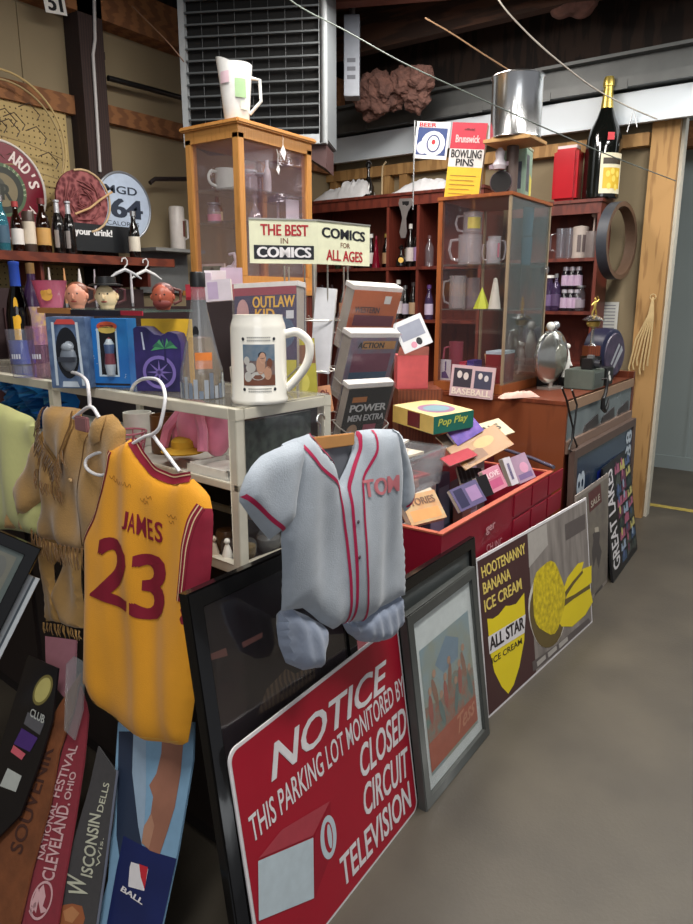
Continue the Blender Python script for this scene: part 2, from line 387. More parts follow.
w = bpy.data.worlds.new('world'); bpy.context.scene.world = w; w.use_nodes = True
w.node_tree.nodes['Background'].inputs['Color'].default_value = (.9, .93, 1, 1); w.node_tree.nodes['Background'].inputs['Strength'].default_value = .26
vs = bpy.context.scene.view_settings; vs.view_transform = 'Standard'; vs.look = 'None'; vs.gamma = 1; vs.use_curve_mapping = False; vs.exposure = .1
# ================================================================== BOARDS, FRAMES AND SIGNS STANDING ALONG THE AISLE
# ---- notice sign
c4 = cropf(180, 640, 2.772)
fr, w, h = lean((266, 1004), (418, 808), (227, 753))
nt = thing('notice_sign', 'red parking lot notice sign with white lettering leaning low on the floor', 'sign', mx=fr.M)
def rrect(x0, z0, x1, z1, r, n=5):
    P = []
    for cx_, cz_, a0 in ((x1 - r, z0 + r, -90), (x1 - r, z1 - r, 0), (x0 + r, z1 - r, 90), (x0 + r, z0 + r, 180)):
        for i in range(n + 1): a = R(a0 + 90 * i / n); P.append((cx_ + r * math.cos(a), cz_ + r * math.sin(a)))
    return P
SR = mat('sign_red', (166, 20, 44), .38, 0, .05, 4); SW = flat((226, 222, 224), .45)
m = MB(); m.prism(rrect(0, 0, w, h, .03), 0, .004); m.build('board', SW, nt)
m = MB(); m.flat(rrect(.008, .008, w - .008, h - .008, .024), -.0008); m.build('red_face', SR, nt)
m = MB()
for s, a, b, c, sh in (('NOTICE', (252, 395), (570, 135), (252, 290), .1), ('THIS PARKING LOT MONITORED BY', (200, 565), (622, 152), (187, 492), 0), ('CLOSED', (500, 390), (627, 262), (495, 297), 0),
                   ('CIRCUIT', (510, 495), (632, 374), (505, 405), 0), ('TELEVISION', (450, 690), (640, 461), (440, 606), 0)):
    P = [fr.L(*q) for q in c4(a, b, c)]
    words(m, s, *P, y=-.0016, bold=.022 if len(s) < 12 else .01, shear=sh)
m.build('lettering', SW, nt)
m = MB()
q = LP(fr, *c4((215, 612), (368, 547), (370, 715), (217, 778))); m.flat(q, -.0018, 0)
q2 = LP(fr, *c4((215, 606), (280, 525), (415, 445), (368, 541))); m.flat(q2, -.0018, 1)
q3 = LP(fr, *c4((371, 541), (417, 447), (411, 610), (373, 713))); m.flat(q3, -.0018, 2)
cc = fr.L(*c4((410, 546))[0]); 
def ellp(c, rx, rz, n=28, rot=0): return [(c[0] + rx * math.cos(2 * math.pi * i / n) * math.cos(rot) - rz * math.sin(2 * math.pi * i / n) * math.sin(rot), c[1] + rx * math.cos(2 * math.pi * i / n) * math.sin(rot) + rz * math.sin(2 * math.pi * i / n) * math.cos(rot)) for i in range(n)]
m.flat(ellp(cc, .034, .058, rot=.0), -.0022, 0); m.flat(ellp(cc, .018, .042), -.0026, 3); m.flat(ellp((cc[0] + .004, cc[1]), .009, .034), -.003, 0)
m.build('camera_picture', [flat((190, 204, 212), .5), flat((172, 62, 74), .5), flat((150, 16, 40), .5), SR], nt)
# ---- framed picture with red bottom band
c6 = cropf(400, 540, 3.3)
fr, w, h = lean((427.3, 812.7), (490.3, 733.9), (406.7, 617.3))
fp = thing('framed_print', 'narrow grey framed print of red figures standing on the floor beside the red notice', 'picture', mx=fr.M)
def frame_mb(w, h, t, y0, y1):
    m = MB(); m.prism([(0, 0), (w, 0), (w - t, t), (t, t)], y0, y1); m.prism([(0, h), (t, h - t), (w - t, h - t), (w, h)], y0, y1)
    m.prism([(0, 0), (t, t), (t, h - t), (0, h)], y0, y1); m.prism([(w, 0), (w, h), (w - t, h - t), (w - t, t)], y0, y1); return m
t = .038
frame_mb(w, h, t, 0, .03).build('picture_frame', mat('grey_frame', (74, 76, 74), .45, 0, .1, 12), fp, bevel=.003)
m = MB(); m.box(t * .8, w - t * .8, .012, .026, t * .8, h - t * .8); m.build('mat_board', flat((240, 246, 246), .7), fp)
SKY = mat('print_wash', (160, 186, 200), .7, 0, kind='noise', scale=9, col2=(176, 176, 150)); ART = mat('print_figures', (186, 120, 100), .7, 0, kind='noise', scale=34, col2=(128, 158, 150))
m = MB(); u = lambda a, b: (t + .03 + a * (w - 2 * t - .06), t + .04 + b * (h - 2 * t - .14)); zs = .0112
m.flat([u(0, 0), u(1, 0), u(1, 1), u(0, 1)], zs, 0)
m.flat([u(0, .55), u(.3, .5), u(.6, .62), u(1, .5), u(1, .25), u(0, .25)], zs - .0004, 1)
m.flat([u(0, .03), u(1, .03), u(1, .26), u(0, .26)], zs - .0008, 2)
for i in range(9):
    a, b = .1 + .1 * i, .5 + .12 * math.sin(i * 2.1); c0 = u(a, b)
    m.flat(ellp((c0[0], c0[1]), .014, .05, 12, rot=.3 * math.sin(i)), zs - .001, 3 + i % 3); m.flat(ellp((c0[0] + .004, c0[1] + .06), .012, .014, 10), zs - .0014, 6)
m.flat([u(.25, .8), u(.5, .95), u(.75, .85), u(.7, .7), u(.4, .68)], zs - .0004, 7)
words(m, 'Tess', u(.55, .09), u(.95, .12), u(.57, .24), y=zs - .0012, m=8, shear=.3)
m.build('print', [SKY, ART, flat((196, 106, 84), .7), flat((186, 110, 100), .7), flat((168, 126, 108), .7), flat((120, 140, 138), .7), flat((206, 164, 140), .7), flat((140, 164, 184), .7), flat((222, 150, 120), .7)], fp)
m = MB(); m.box(t * .9, w - t * .9, .006, .009, t * .9, h - t * .9); m.build('glass', glass('picture_glass', (250, 252, 252), 1.35, .01, (190, 210, 210)), fp)
# ---- ice cream sign
c7 = cropf(460, 420, 3.08)
fr, w, h = lean((487.6, 719.4), (592.5, 622), (475.6, 559.6))
ic = thing('ice_cream_sign', 'brown and grey banana ice cream sign with yellow shield and yellow scoop', 'sign', mx=fr.M)
m = MB(); m.box(0, w, 0, .006, 0, h); m.build('board', SW, ic)
BRN = mat('sign_brown', (74, 46, 46), .5, 0, .06, 5); GPH = mat('sepia_photo', (116, 108, 104), .55, 0, kind='noise', scale=7, stretch=(3, 3, .6), col2=(154, 146, 140))
dv = fr.L(*c7((207, 350))[0])[0]
m = MB(); m.flat([(.01, .01), (dv, .01), (dv, h - .01), (.01, h - .01)], -.0006, 0); m.flat([(dv, .01), (w - .01, .01), (w - .01, h - .01), (dv, h - .01)], -.0006, 1)
m.flat(LP(fr, *c7((208, 352), (266, 318), (270, 385), (212, 455))), -.001, 2)
m.flat(LP(fr, *c7((322, 322), (385, 288), (386, 335), (325, 372))), -.001, 3)
m.flat(LP(fr, *c7((222, 745), (300, 690), (395, 610), (402, 622), (300, 715), (225, 775))), -.001, 3)
for a in range(3): m.flat(LP(fr, *c7((235 + a * 34, 745 - a * 28), (262 + a * 34, 722 - a * 28), (264 + a * 34, 735 - a * 28), (238 + a * 34, 760 - a * 28))), -.0014, 2)
m.build('printed_face', [BRN, GPH, flat((176, 170, 164), .5), flat((96, 88, 86), .5)], ic)
CY = flat((232, 208, 110), .5); YE = mat('sign_yellow', (236, 212, 36), .45, 0, .03, 6)
m = MB()
for s, a, b, c in (('HOOTENANNY', (68, 488), (202, 410), (63, 453)), ('BANANA', (72, 538), (156, 488), (68, 503)), ('ICE CREAM', (76, 593), (190, 520), (72, 556))):
    words(m, s, *LP(fr, *c7(a, b, c)), y=-.0012, bold=.03)
m.build('headline', CY, ic)
m = MB()
sh = LP(fr, *c7((83, 612), (100, 612), (118, 600), (140, 572), (152, 572), (172, 566), (197, 532), (200, 600), (197, 680), (182, 760), (165, 815), (148, 843), (128, 822), (105, 775), (92, 715)))
m.flat(sh, -.0011, 0); m.flat(LP(fr, *c7((85, 668), (201, 598), (198, 655), (90, 722))), -.0015, 1)
words(m, 'ALL STAR', *LP(fr, *c7((91, 712), (197, 640), (88, 672))), y=-.002, m=2, bold=.04)
words(m, 'ICE CREAM', *LP(fr, *c7((98, 752), (190, 688), (96, 733))), y=-.002, m=2, bold=.01)
m.build('shield', [YE, SW, flat((40, 30, 30), .5)], ic)
m = MB()
def pe(c, a, b, n=26, wob=.05, rot=0):
    P = []
    for i in range(n):
        t_ = 2 * math.pi * i / n; q = 1 + wob * math.sin(5 * t_ + c[0]); x, y_ = a * math.cos(t_) * q, b * math.sin(t_) * q
        P.append(fr.L(*c7((c[0] + x * math.cos(rot) - y_ * math.sin(rot), c[1] + x * math.sin(rot) + y_ * math.cos(rot)))[0]))
    return P
m.flat(pe((268, 580), 58, 122, wob=.01), -.001, 2); m.flat(pe((268, 590), 54, 112, wob=.01), -.0014, 3)
m.flat(pe((272, 548), 50, 112), -.0018, 4)
for P in ([(318, 520), (330, 485), (362, 442), (380, 436), (372, 470), (340, 510), (322, 536)], [(322, 560), (338, 510), (378, 458), (404, 448), (404, 500), (370, 530), (330, 560)], [(302, 620), (318, 575), (352, 548), (400, 518), (408, 560), (385, 600), (345, 636), (312, 636)]):
    m.flat(LP(fr, *c7(*P)), -.0016, 0)
for P in ([(322, 552), (350, 538), (398, 506), (400, 518), (350, 550), (320, 574)], [(322, 530), (345, 498), (376, 462), (378, 470), (350, 505), (324, 545)]): m.flat(LP(fr, *c7(*P)), -.002, 3)
m.build('ice_cream_picture', [YE, flat((196, 172, 30), .5), flat((212, 206, 196), .5), flat((104, 88, 50), .5), mat('scoop_yellow', (240, 216, 40), .5, 0, kind='noise', scale=38, col2=(176, 152, 30))], ic)
# ---- grey and brown poster behind it
c8 = cropf(550, 400, 4.62)
BL = at(560, 651, Z=0) + Vector((0, .035, 0)); BRp = at(612, 584, Z=0)
fr = Fr((2.1, .06, 0), (1, 0, 0), (0, .05, .7))
TLz = (hit(604, 474, Vector((2.64, .03, 0)), Vector((1, 0, 0))) - Vector((2.64, .03, 0))).length
ww = .56; ps = thing('faded_poster', 'faded grey brown poster standing half behind the banana ice cream sign', 'poster', mx=fr.M)
m = MB(); m.box(0, ww, 0, .006, 0, TLz); m.build('board', flat((150, 140, 132), .6), ps)
m = MB(); m.flat([(.02, .02), (ww - .015, .02), (ww - .015, TLz - .02), (.02, TLz - .02)], -.0008, 0)
m.flat(LP(fr, *c8((176, 430), (232, 385), (238, 470), (182, 520))), -.0014, 1)
m.flat(LP(fr, *c8((196, 620), (212, 600), (230, 612), (226, 660), (238, 700), (224, 780), (212, 720), (200, 775), (192, 700), (200, 650))), -.0014, 2)
m.flat(LP(fr, *c8((204, 590), (222, 585), (224, 608), (206, 612))), -.0018, 3); m.flat(LP(fr, *c8((205, 895), (240, 850), (245, 870), (208, 915))), -.0014, 2)
words(m, 'SALE', *LP(fr, *c8((188, 500), (230, 460), (186, 470))), y=-.0018, m=3)
m.build('printed_face', [mat('faded_photo', (132, 124, 112), .6, 0, kind='noise', scale=12, col2=(112, 104, 98)), flat((98, 58, 56), .6), flat((84, 78, 76), .6), flat((190, 180, 164), .6)], ps)
# ---- great lakes poster
BL = at(613, 584, Z=0); fr, w, h = lean((613.5, 583), (637.5, 549), (603.5, 473.5))
gl = thing('great_lakes_poster', 'black poster with GREAT LAKES running up its side at the far end of the row', 'poster', mx=fr.M)
h2 = h * 1.04
m = MB(); m.prism([(0, 0), (w, 0), (w, h2 * 1.02), (0, h2)], 0, .012); m.build('board', flat((26, 26, 30), .4), gl)
m = MB()
words(m, 'GREAT LAKES', (.19, .05), (.19, h2 - .03), (.03, .05), y=-.001, bold=.035)
m.build('lettering', SW, gl)
m = MB(); random.seed(3); x0 = .24; k = 0
cols = [(190, 180, 110), (110, 60, 84), (62, 84, 112), (150, 168, 190), (46, 60, 60), (84, 100, 140), (170, 96, 120), (70, 76, 70)]
for j in range(9):
    for i in range(3):
        a = x0 + i * (w - x0 - .01) / 3; b = .04 + j * (h2 - .06) / 9
        cc_ = [(a, b), (a + (w - x0) / 3 - .012, b + random.uniform(-.01, .01)), (a + (w - x0) / 3 - .02, b + (h2 - .06) / 9 - .012), (a + .01, b + (h2 - .06) / 9 - .02)]
        m.flat(cc_, -.001 - .0001 * (k % 3), random.randrange(len(cols))); k += 1
        m.flat(ellp((a + .05, b + .045), .02, .026, 10), -.0016, random.randrange(len(cols)))
m.build('picture_collage', [flat(c, .5) for c in cols], gl)
# ---- blue framed panel under the desk front
fr = Fr((2.2, .128, .0), (1, 0, 0), (0, .03, .9))
bl = thing('framed_blue_panel', 'brown framed dark blue panel with white figures leaning under the desk front', 'panel', mx=fr.M)
q0 = fr.L(565, 455); q1 = fr.L(633, 421); ht = .5 * (q0[1] + q1[1]); w = 1.2
frame_mb(w, ht, .045, 0, .03).build('panel_frame', mat('taupe_frame', (92, 74, 66), .5, 0, .1, 10), bl)
m = MB(); m.box(.03, w - .03, .008, .024, .03, ht - .03); m.build('blue_face', mat('blue_panel', (46, 66, 92), .25, 0, kind='noise', scale=2.5, col2=(34, 48, 72), coat=.4), bl)
m = MB(); None
for a, b, c, d in ((.07, ht - .40, .2, ht - .27), (.07, ht - .26, .2, ht - .13), (w - .2, ht - .24, w - .07, ht - .15), (w - .2, ht - .14, w - .07, ht - .06)):
    m = MB(); words(m, 'S' if a < .1 and b < ht - .3 else '8', (c, b), (c, d), (a, b), y=.006, bold=.04); m.build('white_figure', flat((190, 202, 212), .5), bl)
m = MB(); m.flat([(.42, ht - .33), (.78, ht - .31), (.78, ht - .17), (.42, ht - .19)], .006); m.build('blue_patch', flat((26, 40, 128), .3), bl)
# ---- big black framed picture, left
BLK = mat('black_lacquer', (16, 15, 16), .22, 0, .1, 10, coat=.3)
P0 = Vector((-.275, .045, 0)); T0 = hit(187, 595, P0, Vector((1, 0, 0)))
fr = Fr(P0, (1, 0, 0), T0 - P0); h = (T0 - P0).length; w = .56
bf = thing('large_framed_picture', 'large black framed dark picture leaning on the white cabinet behind the red notice', 'picture', mx=fr.M)
frame_mb(w, h, .042, 0, .03).build('picture_frame', BLK, bf, bevel=.004)
m = MB(); m.box(.03, w - .03, .014, .026, .03, h - .03); m.build('picture', mat('dark_picture', (44, 30, 36), .5, 0, kind='noise', scale=3, col2=(28, 22, 22)), bf)
m = MB(); g = lambda *p: LP(fr, *cropf(180, 550, 2.8875)(*p))
m.flat(g((235, 480), (262, 405), (318, 345), (345, 360), (400, 330), (402, 372), (330, 425), (235, 482)), .0132, 0)
m.flat(g((95, 305), (145, 285), (150, 308), (100, 322)), .0132, 1); m.flat(g((190, 270), (250, 240), (250, 255), (195, 285)), .0132, 1)
m.flat(g((120, 400), (150, 380), (190, 390), (210, 440), (190, 500), (140, 510), (105, 480)), .0134, 2); m.flat(g((160, 330), (185, 320), (200, 350), (190, 380), (165, 375)), .0132, 2)
for k in range(9): m.flat(g((300 + k * 11, 420 - k * 7), (306 + k * 11, 395 - k * 6), (309 + k * 11, 418 - k * 7)), .0128, 3)
m.build('picture_detail', [mat('straw_art', (112, 92, 74), .6, 0, kind='wave', scale=20, col2=(78, 62, 52)), flat((140, 92, 84), .6), flat((50, 36, 38), .7), flat((24, 20, 20), .6)], bf)
m = MB(); m.box(.035, w - .035, .006, .009, .035, h - .035); m.build('glass', glass('dark_picture_glass', (250, 250, 250), 1.7, .02, (120, 110, 125)), bf)
# ---- second black frame
T1 = at(484, 531, Y=.135); fr = Fr((.40, .065, 0), (1, 0, 0), (0, .07, T1.z)); h = Vector((0, .07, T1.z)).length; w = .64
b2 = thing('second_framed_picture', 'black framed grey glass picture leaning on the red counter behind the narrow print', 'picture', mx=fr.M)
frame_mb(w, h, .04, 0, .028).build('picture_frame', BLK, b2, bevel=.003)
m = MB(); m.box(.03, w - .03, .01, .024, .03, h - .03); m.build('picture', mat('grey_picture', (70, 74, 74), .3, 0, .1, 4, coat=.4), b2)
# ================================================================== WHITE GLASS CABINET, LEFT
WP = mat('cream_metal', (212, 206, 190), .45, .1, .08, 14)
CABX = 1.75; ca = R(5)
exc = Vector((-math.sin(ca), -math.cos(ca), 0)); Cc = Vector((-.032, .254, 0))
fc = Fr(Cc - exc * CABX, exc, (0, 0, 1)); CW = CABX; CD = .33; Z0, Z1, ZM = .89, 1.3, 1.117
cb = thing('display_cabinet', 'white framed glass display cabinet under the beer stein and boxed souvenirs', 'cabinet', mx=fc.M)
p = .026
m = MB()
for x in (0, CW / 2, CW - p):
    for y in (0, CD - p): m.box(x, x + p, y, y + p, Z0, Z1)
for z in (Z0, Z1 - p): m.box(0, CW, 0, p, z, z + p); m.box(0, CW, CD - p, CD, z, z + p); m.box(0, p, 0, CD, z, z + p); m.box(CW - p, CW, 0, CD, z, z + p)
m.box(0, CW, 0, .012, ZM - .014, ZM + .004)
m.build('cabinet_frame', WP, cb, bevel=.0015)
m = MB(); m.box(p, CW - p, .012, CD - .012, ZM - .006, ZM); m.build('shelf', flat((196, 192, 184), .4), cb)
m = MB(); m.box(0.004, CW - .004, .02, CD - .004, Z1 - .001, Z1 + .004); m.build('glass_top', glass('cab_top', (228, 230, 226), 1.6, .35, (178, 172, 160)), cb)
m = MB(); m.box(CW - .012, CW - .008, p, CD - p, Z0 + p, Z1 - p); m.build('side_pane', PANE, cb)
m = MB(); m.box(p, CW - p, .01, CD - .01, Z0, Z0 + .008); m.build('bottom_panel', flat((70, 62, 56), .7), cb)
m = MB(); m.box(p, CW - p, CD - .012, CD - .004, Z0 + p, Z1 - p); m.build('back_panel', flat((46, 34, 36), .7), cb)
BC = thing('storage_cupboard', 'dark storage cupboard under the white glass cabinet, behind the pennants', 'cupboard', mx=fc.at(0, 0, .03).M)
m = MB(); m.box(0, CW, 0, CD - .04, 0, Z0 - .002); m.build('carcass', flat((36, 28, 28), .7), BC)
m = MB(); [m.box(a, a + .52, -.012, 0, .06, Z0 - .06) for a in (.04, .6, 1.17)]; m.build('door_panels', flat((44, 34, 32), .6), BC)
def on_cab(px, py, Z=Z1 + .004): return at(px, py, Z=Z)
def cl(x, y, z): return fc.W(x, y, z)
# ---- inside the cabinet
def cabin(px, py, Z, dy=0):
    p_ = at(px, py, Z=Z) - fc.o; return p_.dot(fc.ex), p_.dot(fc.ey)
PK = mat('pink_cloth', (226, 132, 160), .8, 0, .12, 14, bump=.3, sheen=.3)
o = fc.at(CW - .33, ZM + .001, .06)
t_ = thing('pink_doll', 'pink cloth doll in a mustard hat inside the white cabinet', 'doll', mx=o.M)
m = MB(); m.ell((.05, .04, .1), .06, .045, .075); m.ell((.0, .05, .07), .05, .04, .06); m.ell((.11, .06, .09), .045, .04, .07); m.build('body', PK, t_)
m = MB(); m.tube([(.02, .02, .14), (-.02, .0, .09), (-.03, -.01, .04)], .014, 8); m.tube([(.09, .02, .14), (.13, .0, .1), (.14, -.01, .05)], .014, 8); m.build('arms', PK, t_)
m = MB(); m.lathe([(.055, 0), (.058, .004), (.03, .012), (.03, .03), (.022, .038), (0, .04)], (.05, -.005, .035), 20); m.build('hat', mat('mustard_felt', (196, 150, 40), .85, 0, .1, 30), t_)
o = fc.at(CW - .22, ZM + .001, .02)
m = MB(); m.box(0, .16, 0, .13, 0, .01); m.box(0, .16, 0, .008, .01, .022); m.box(0, .16, .122, .13, .01, .022); m.box(0, .008, 0, .13, .01, .022); m.box(.152, .16, 0, .13, .01, .022)
tag(m.build('tray', flat((226, 224, 216), .4), mx=o.M), 'white shallow tray on the middle shelf in the corner of the white cabinet', 'tray')
def mug(name, label, loc, r=.04, h=.1, col=WHITE, rz=0, cat='mug', flare=1.0, group=None, handle=True, band=None, inner=None):
    t = thing(name, label, cat, loc, rz, group); m = MB()
    m.lathe([(r * .92, 0), (r, .006), (r * flare, h), (r * flare * .9, h), (r * .88, .012), (0, .012)], n=24); m.build('body', col, t)
    if handle: m = MB(); m.tube(smooth([(r * .95, 0, h * .82), (r * 1.5, 0, h * .84), (r * 1.8, 0, h * .6), (r * 1.6, 0, h * .3), (r * .95, 0, h * .16)]), r * .14, 8); m.build('handle', col, t)
    if band: m = MB(); m.lathe([(r * 1.012, h * .3), (r * 1.012, h * .72)], n=24); m.build('printed_band', band, t)
    return t
def can(name, label, loc, r, h, colr, cat='can', lab=None, group=None):
    t = thing(name, label, cat, loc, 0, group); m = MB()
    m.lathe([(r * .9, 0), (r, .008), (r, h - .01), (r * .88, h), (0, h - .003)], n=24); m.build('body', colr, t)
    if lab: m = MB(); m.lathe([(r * 1.01, h * .2), (r * 1.01, h * .75)], n=24); m.build('printed_label', lab, t)
    return t
mug('mug', 'plain white mug inside the white cabinet behind the hanger hooks', cl(CW - .60, .13, ZM), .042, .1)
mug('tankard', 'brown tankard inside the white cabinet behind the yellow jersey hanger', cl(CW - .45, .12, ZM), .04, .11, mat('brown_glaze', (112, 74, 42), .3, 0, .2, 12))
# basket, pink ribbon pile
t = thing('wire_basket', 'small pink wire basket inside the cabinet beside the brown tankard', 'basket', cl(CW - .53, .05, ZM)); m = MB()
for z, r in ((.003, .04), (.03, .045), (.06, .052)): m.ring((0, 0, z), r, .003, axis='z', n=24)
for i in range(10): a = i * .628; m.cyl((.04 * math.cos(a), .04 * math.sin(a), .003), (.052 * math.cos(a), .052 * math.sin(a), .06), .002, 6)
m.build('wires', flat((206, 120, 140), .4), t)
# crinkled blue foil bag and gold ball
m = MB(); random.seed(5); n = 14; V = []; F_ = []
for j in range(n + 1):
    for i in range(n + 1):
        V.append((.42 * i / n, random.uniform(-.014, .014) + .02 * math.sin(i * 1.3 + j), .155 * j / n))
for j in range(n):
    for i in range(n): a = j * (n + 1) + i; F_.append((a, a + 1, a + n + 2, a + n + 1))
k = len(V); V += [(x, .06 + y * .3, z) for x, y, z in V]; F_ += [tuple(q + k for q in f[::-1]) for f in F_]
E_ = [i for i in range(n + 1)] + [n + (n + 1) * j for j in range(1, n + 1)] + [(n + 1) * n + i for i in range(n - 1, -1, -1)] + [(n + 1) * j for j in range(n - 1, 0, -1)]
for a, b in zip(E_, E_[1:] + E_[:1]): F_.append((a, a + k, b + k, b))
m.add(V, F_); tag(m.build('foil_bag', mat('blue_foil', (36, 120, 186), .22, .6, kind='noise', scale=9, col2=(24, 70, 140)), mx=fc.at(CW - 1.36, ZM + .001, .07).M, smooth=False), 'crinkled shiny blue foil bag in the upper left of the white cabinet', 'bag')
m = MB(); m.ell((0, 0, .025), .025); tag(m.build('ornament_ball', flat((176, 148, 76), .25, metal=1), loc=cl(CW - 1.27, .035, ZM)), 'small gold ball in front of the blue foil bag', 'ball')
# lower shelf and right end
for i, (x, y, r, h, c, lb) in enumerate((( .10, .05, .022, .05, (70, 60, 56), 'dark squat jar on the cabinet floor at the corner post'), (.15, .08, .026, .06, (92, 66, 44), 'brown squat jar behind the dark jar on the cabinet floor'),
                                    (.21, .06, .02, .07, (54, 48, 52), 'dark slim jar on the cabinet floor beside the yellow jersey'))):
    can('jar', lb, cl(CW - x, y, Z0 + .009), r, h, flat(c, .3), 'jar')
for i, (x, z, y, c, lb) in enumerate(((.085, .0, .03, (232, 228, 220), 'tiny white figurine nearest the corner post on the cabinet floor'), (.125, 0, .02, (214, 196, 176), 'tiny cream figurine second from the corner post on the cabinet floor'),)):
    t = thing('figurine', lb, 'figurine', cl(CW - x, y, Z0 + .009)); m = MB(); m.lathe([(.012, 0), (.014, .02), (.008, .04), (.004, .05)], n=12); m.build('body', flat(c, .4), t); m = MB(); m.ell((0, 0, .056), .008); m.build('head', flat(c, .4), t)
t = thing('magazine', 'dark green patterned magazine propped inside the cabinet end', 'magazine', mx=fc.at(CW - .03, ZM + .001, .04).M); m = MB(); m.box(-.004, .004, 0, .24, 0, .145); m.build('pages', flat((60, 66, 60), .5), t)
m = MB(); m.box(.0042, .0046, .004, .236, .004, .141)
m.build('cover', mat('magazine_dark_print', (30, 42, 36), .4, 0, kind='noise', scale=45, col2=(88, 104, 92)), t)
for i, (yy, rr, c, cc2, lb) in enumerate(((.07, .028, (150, 120, 50), (190, 180, 160), 'small round jar with yellow contents on the cabinet floor at its end pane'), (.15, .034, (120, 120, 118), (160, 160, 160), 'grey glass bowl behind the yellow jar at the cabinet end pane'), (.25, .03, (96, 84, 74), (140, 130, 120), 'brown bowl farthest back at the cabinet end pane'))):
    t = thing('glass_jar', lb, 'jar', cl(CW - .06, yy, Z0 + .009)); m = MB(); m.lathe([(rr * .7, 0), (rr, .02), (rr, .045), (rr * .8, .055)], n=20); m.build('glass', PLASTIC, t); m = MB(); m.lathe([(rr * .6, .003), (rr * .9, .02), (rr * .9, .04), (0, .042)], n=16); m.build('contents', flat(c, .6), t)
# ---- on top: stein
st = on_cab(260, 401); stf = frz(st, R(-52))
t = thing('beer_stein', 'white ceramic beer stein with baseball picture on the cabinet corner', 'mug', mx=stf.M)
H = .207; r0 = .069
m = MB(); m.lathe([(r0 * .97, 0), (r0, .004), (r0, .01), (r0 * .97, .014), (r0 * .96, H * .85), (r0 * .93, H * .9), (r0 * .86, H * .97), (r0 * .86, H), (r0 * .78, H), (r0 * .86, H * .8), (r0 * .86, .012), (0, .012)], n=48)
CER = mat('cream_ceramic', (240, 236, 226), .18, 0, .02, 5, coat=.5); m.build('body', CER, t, mx=None)
m = MB(); m.tube(smooth([(r0 * .93, 0, H * .78), (r0 * 1.35, 0, H * .8), (r0 * 1.72, 0, H * .7), (r0 * 1.78, 0, H * .56), (r0 * 1.62, 0, H * .4), (r0 * 1.25, 0, H * .24), (r0 * .94, 0, H * .14)]), .0105, 12); m.build('handle', CER, t)
def curved(m, r, a0, a1, z0, z1, mi=0, n=10, off=.0008):   # a patch wrapped round an upright cylinder, angles from the front (-y)
    v = []; f = []
    for i in range(n + 1):
        a = R(-90 + a0 + (a1 - a0) * i / n)
        for z in (z0, z1): v.append(((r + off) * math.cos(a), (r + off) * math.sin(a), z))
    for i in range(n): f.append((2 * i, 2 * i + 2, 2 * i + 3, 2 * i + 1))
    m.add(v, f, mi)
def curvblob(m, r, ac, zc, wa, hz, mi, off):
    v = [((r + off) * math.cos(R(-90 + ac + wa * math.cos(q * .5236))), (r + off) * math.sin(R(-90 + ac + wa * math.cos(q * .5236))), zc + hz * math.sin(q * .5236)) for q in range(12)]
    m.add(v, [tuple(range(12))], mi)
m = MB(); rr = r0 * .962
curved(m, rr, -28, 38, H * .22, H * .68, 0, off=.0006); curved(m, rr, -28, 38, H * .5, H * .68, 1, off=.001); curved(m, rr, -28, 38, H * .22, H * .34, 2, off=.001)
for a, z, wa, hz, k in ((8, .45, 9, .022, 3), (12, .53, 7, .013, 4), (11, .56, 8, .008, 5), (-12, .42, 10, .012, 6), (-18, .32, 8, .012, 6), (22, .36, 8, .016, 3), (2, .33, 14, .010, 6), (26, .47, 6, .012, 2), (-20, .5, 6, .01, 6)):
    curvblob(m, rr, a, H * z, wa, hz, k, .0014)
for a in (-27, 37):
    for z in (.175, .74): curvblob(m, rr, a, H * z, 3.2, .004, 5, .0012)
for z in (.145, .175, .715, .75):
    for a in range(-18, 30, 4): curved(m, rr, a, a + 2.6, H * z, H * z + .003, 7, n=1, off=.0012)
m.build('baseball_picture', [mat('stein_print', (140, 112, 100), .4, 0, kind='noise', scale=60, col2=(96, 92, 100)), mat('stein_sky', (88, 116, 140), .4, 0, kind='noise', scale=50, col2=(130, 140, 150)), flat((122, 76, 58), .4), flat((196, 150, 124), .4), flat((206, 160, 134), .4), flat((32, 34, 44), .4), flat((200, 196, 190), .4), flat((130, 130, 128), .4)], t)
# ---- skyline bottle
sk = on_cab(203, 397); sf = frz(sk, R(-52)); t = thing('skyline_bottle', 'tall clear glass bottle with a moulded skyline base and black cap', 'bottle', mx=sf.M)
m = MB(); m.lathe([(.052, 0), (.055, .01), (.053, .07), (.045, .1), (.030, .17), (.021, .22), (.017, .25), (.017, .275)], n=32); m.build('glass', PLASTIC, t)
m = MB(); m.lathe([(.046, .006), (.047, .07), (.040, .1), (.028, .15), (0, .152)], n=24); m.build('amber_contents', glass('pale_liquor', (240, 220, 184), 1.3, .2, (214, 170, 110)), t)
m = MB(); m.lathe([(.019, .272), (.019, .305), (.017, .308), (0, .308)], n=24); m.build('cap', BLACK, t)
m = MB()
for i in range(26):
    a = i * 360 / 26; hh = .022 + .02 * abs(math.sin(i * 2.3)) + .012 * (i % 3); curved(m, .054, a, a + 11, .002, hh, i % 2, n=2, off=.0016)
m.build('skyline_relief', [flat((128, 140, 158), .25, metal=.3), flat((176, 184, 196), .25, metal=.3)], t)
m = MB(); curved(m, .040, -10, 44, .075, .115, 0, off=.006); m.build('orange_decal', flat((222, 126, 54), .5), t); m = MB(); curvblob(m, .031, -10, .165, 14, .014, 0, .002); m.build('bird_decal', BLACK, t)
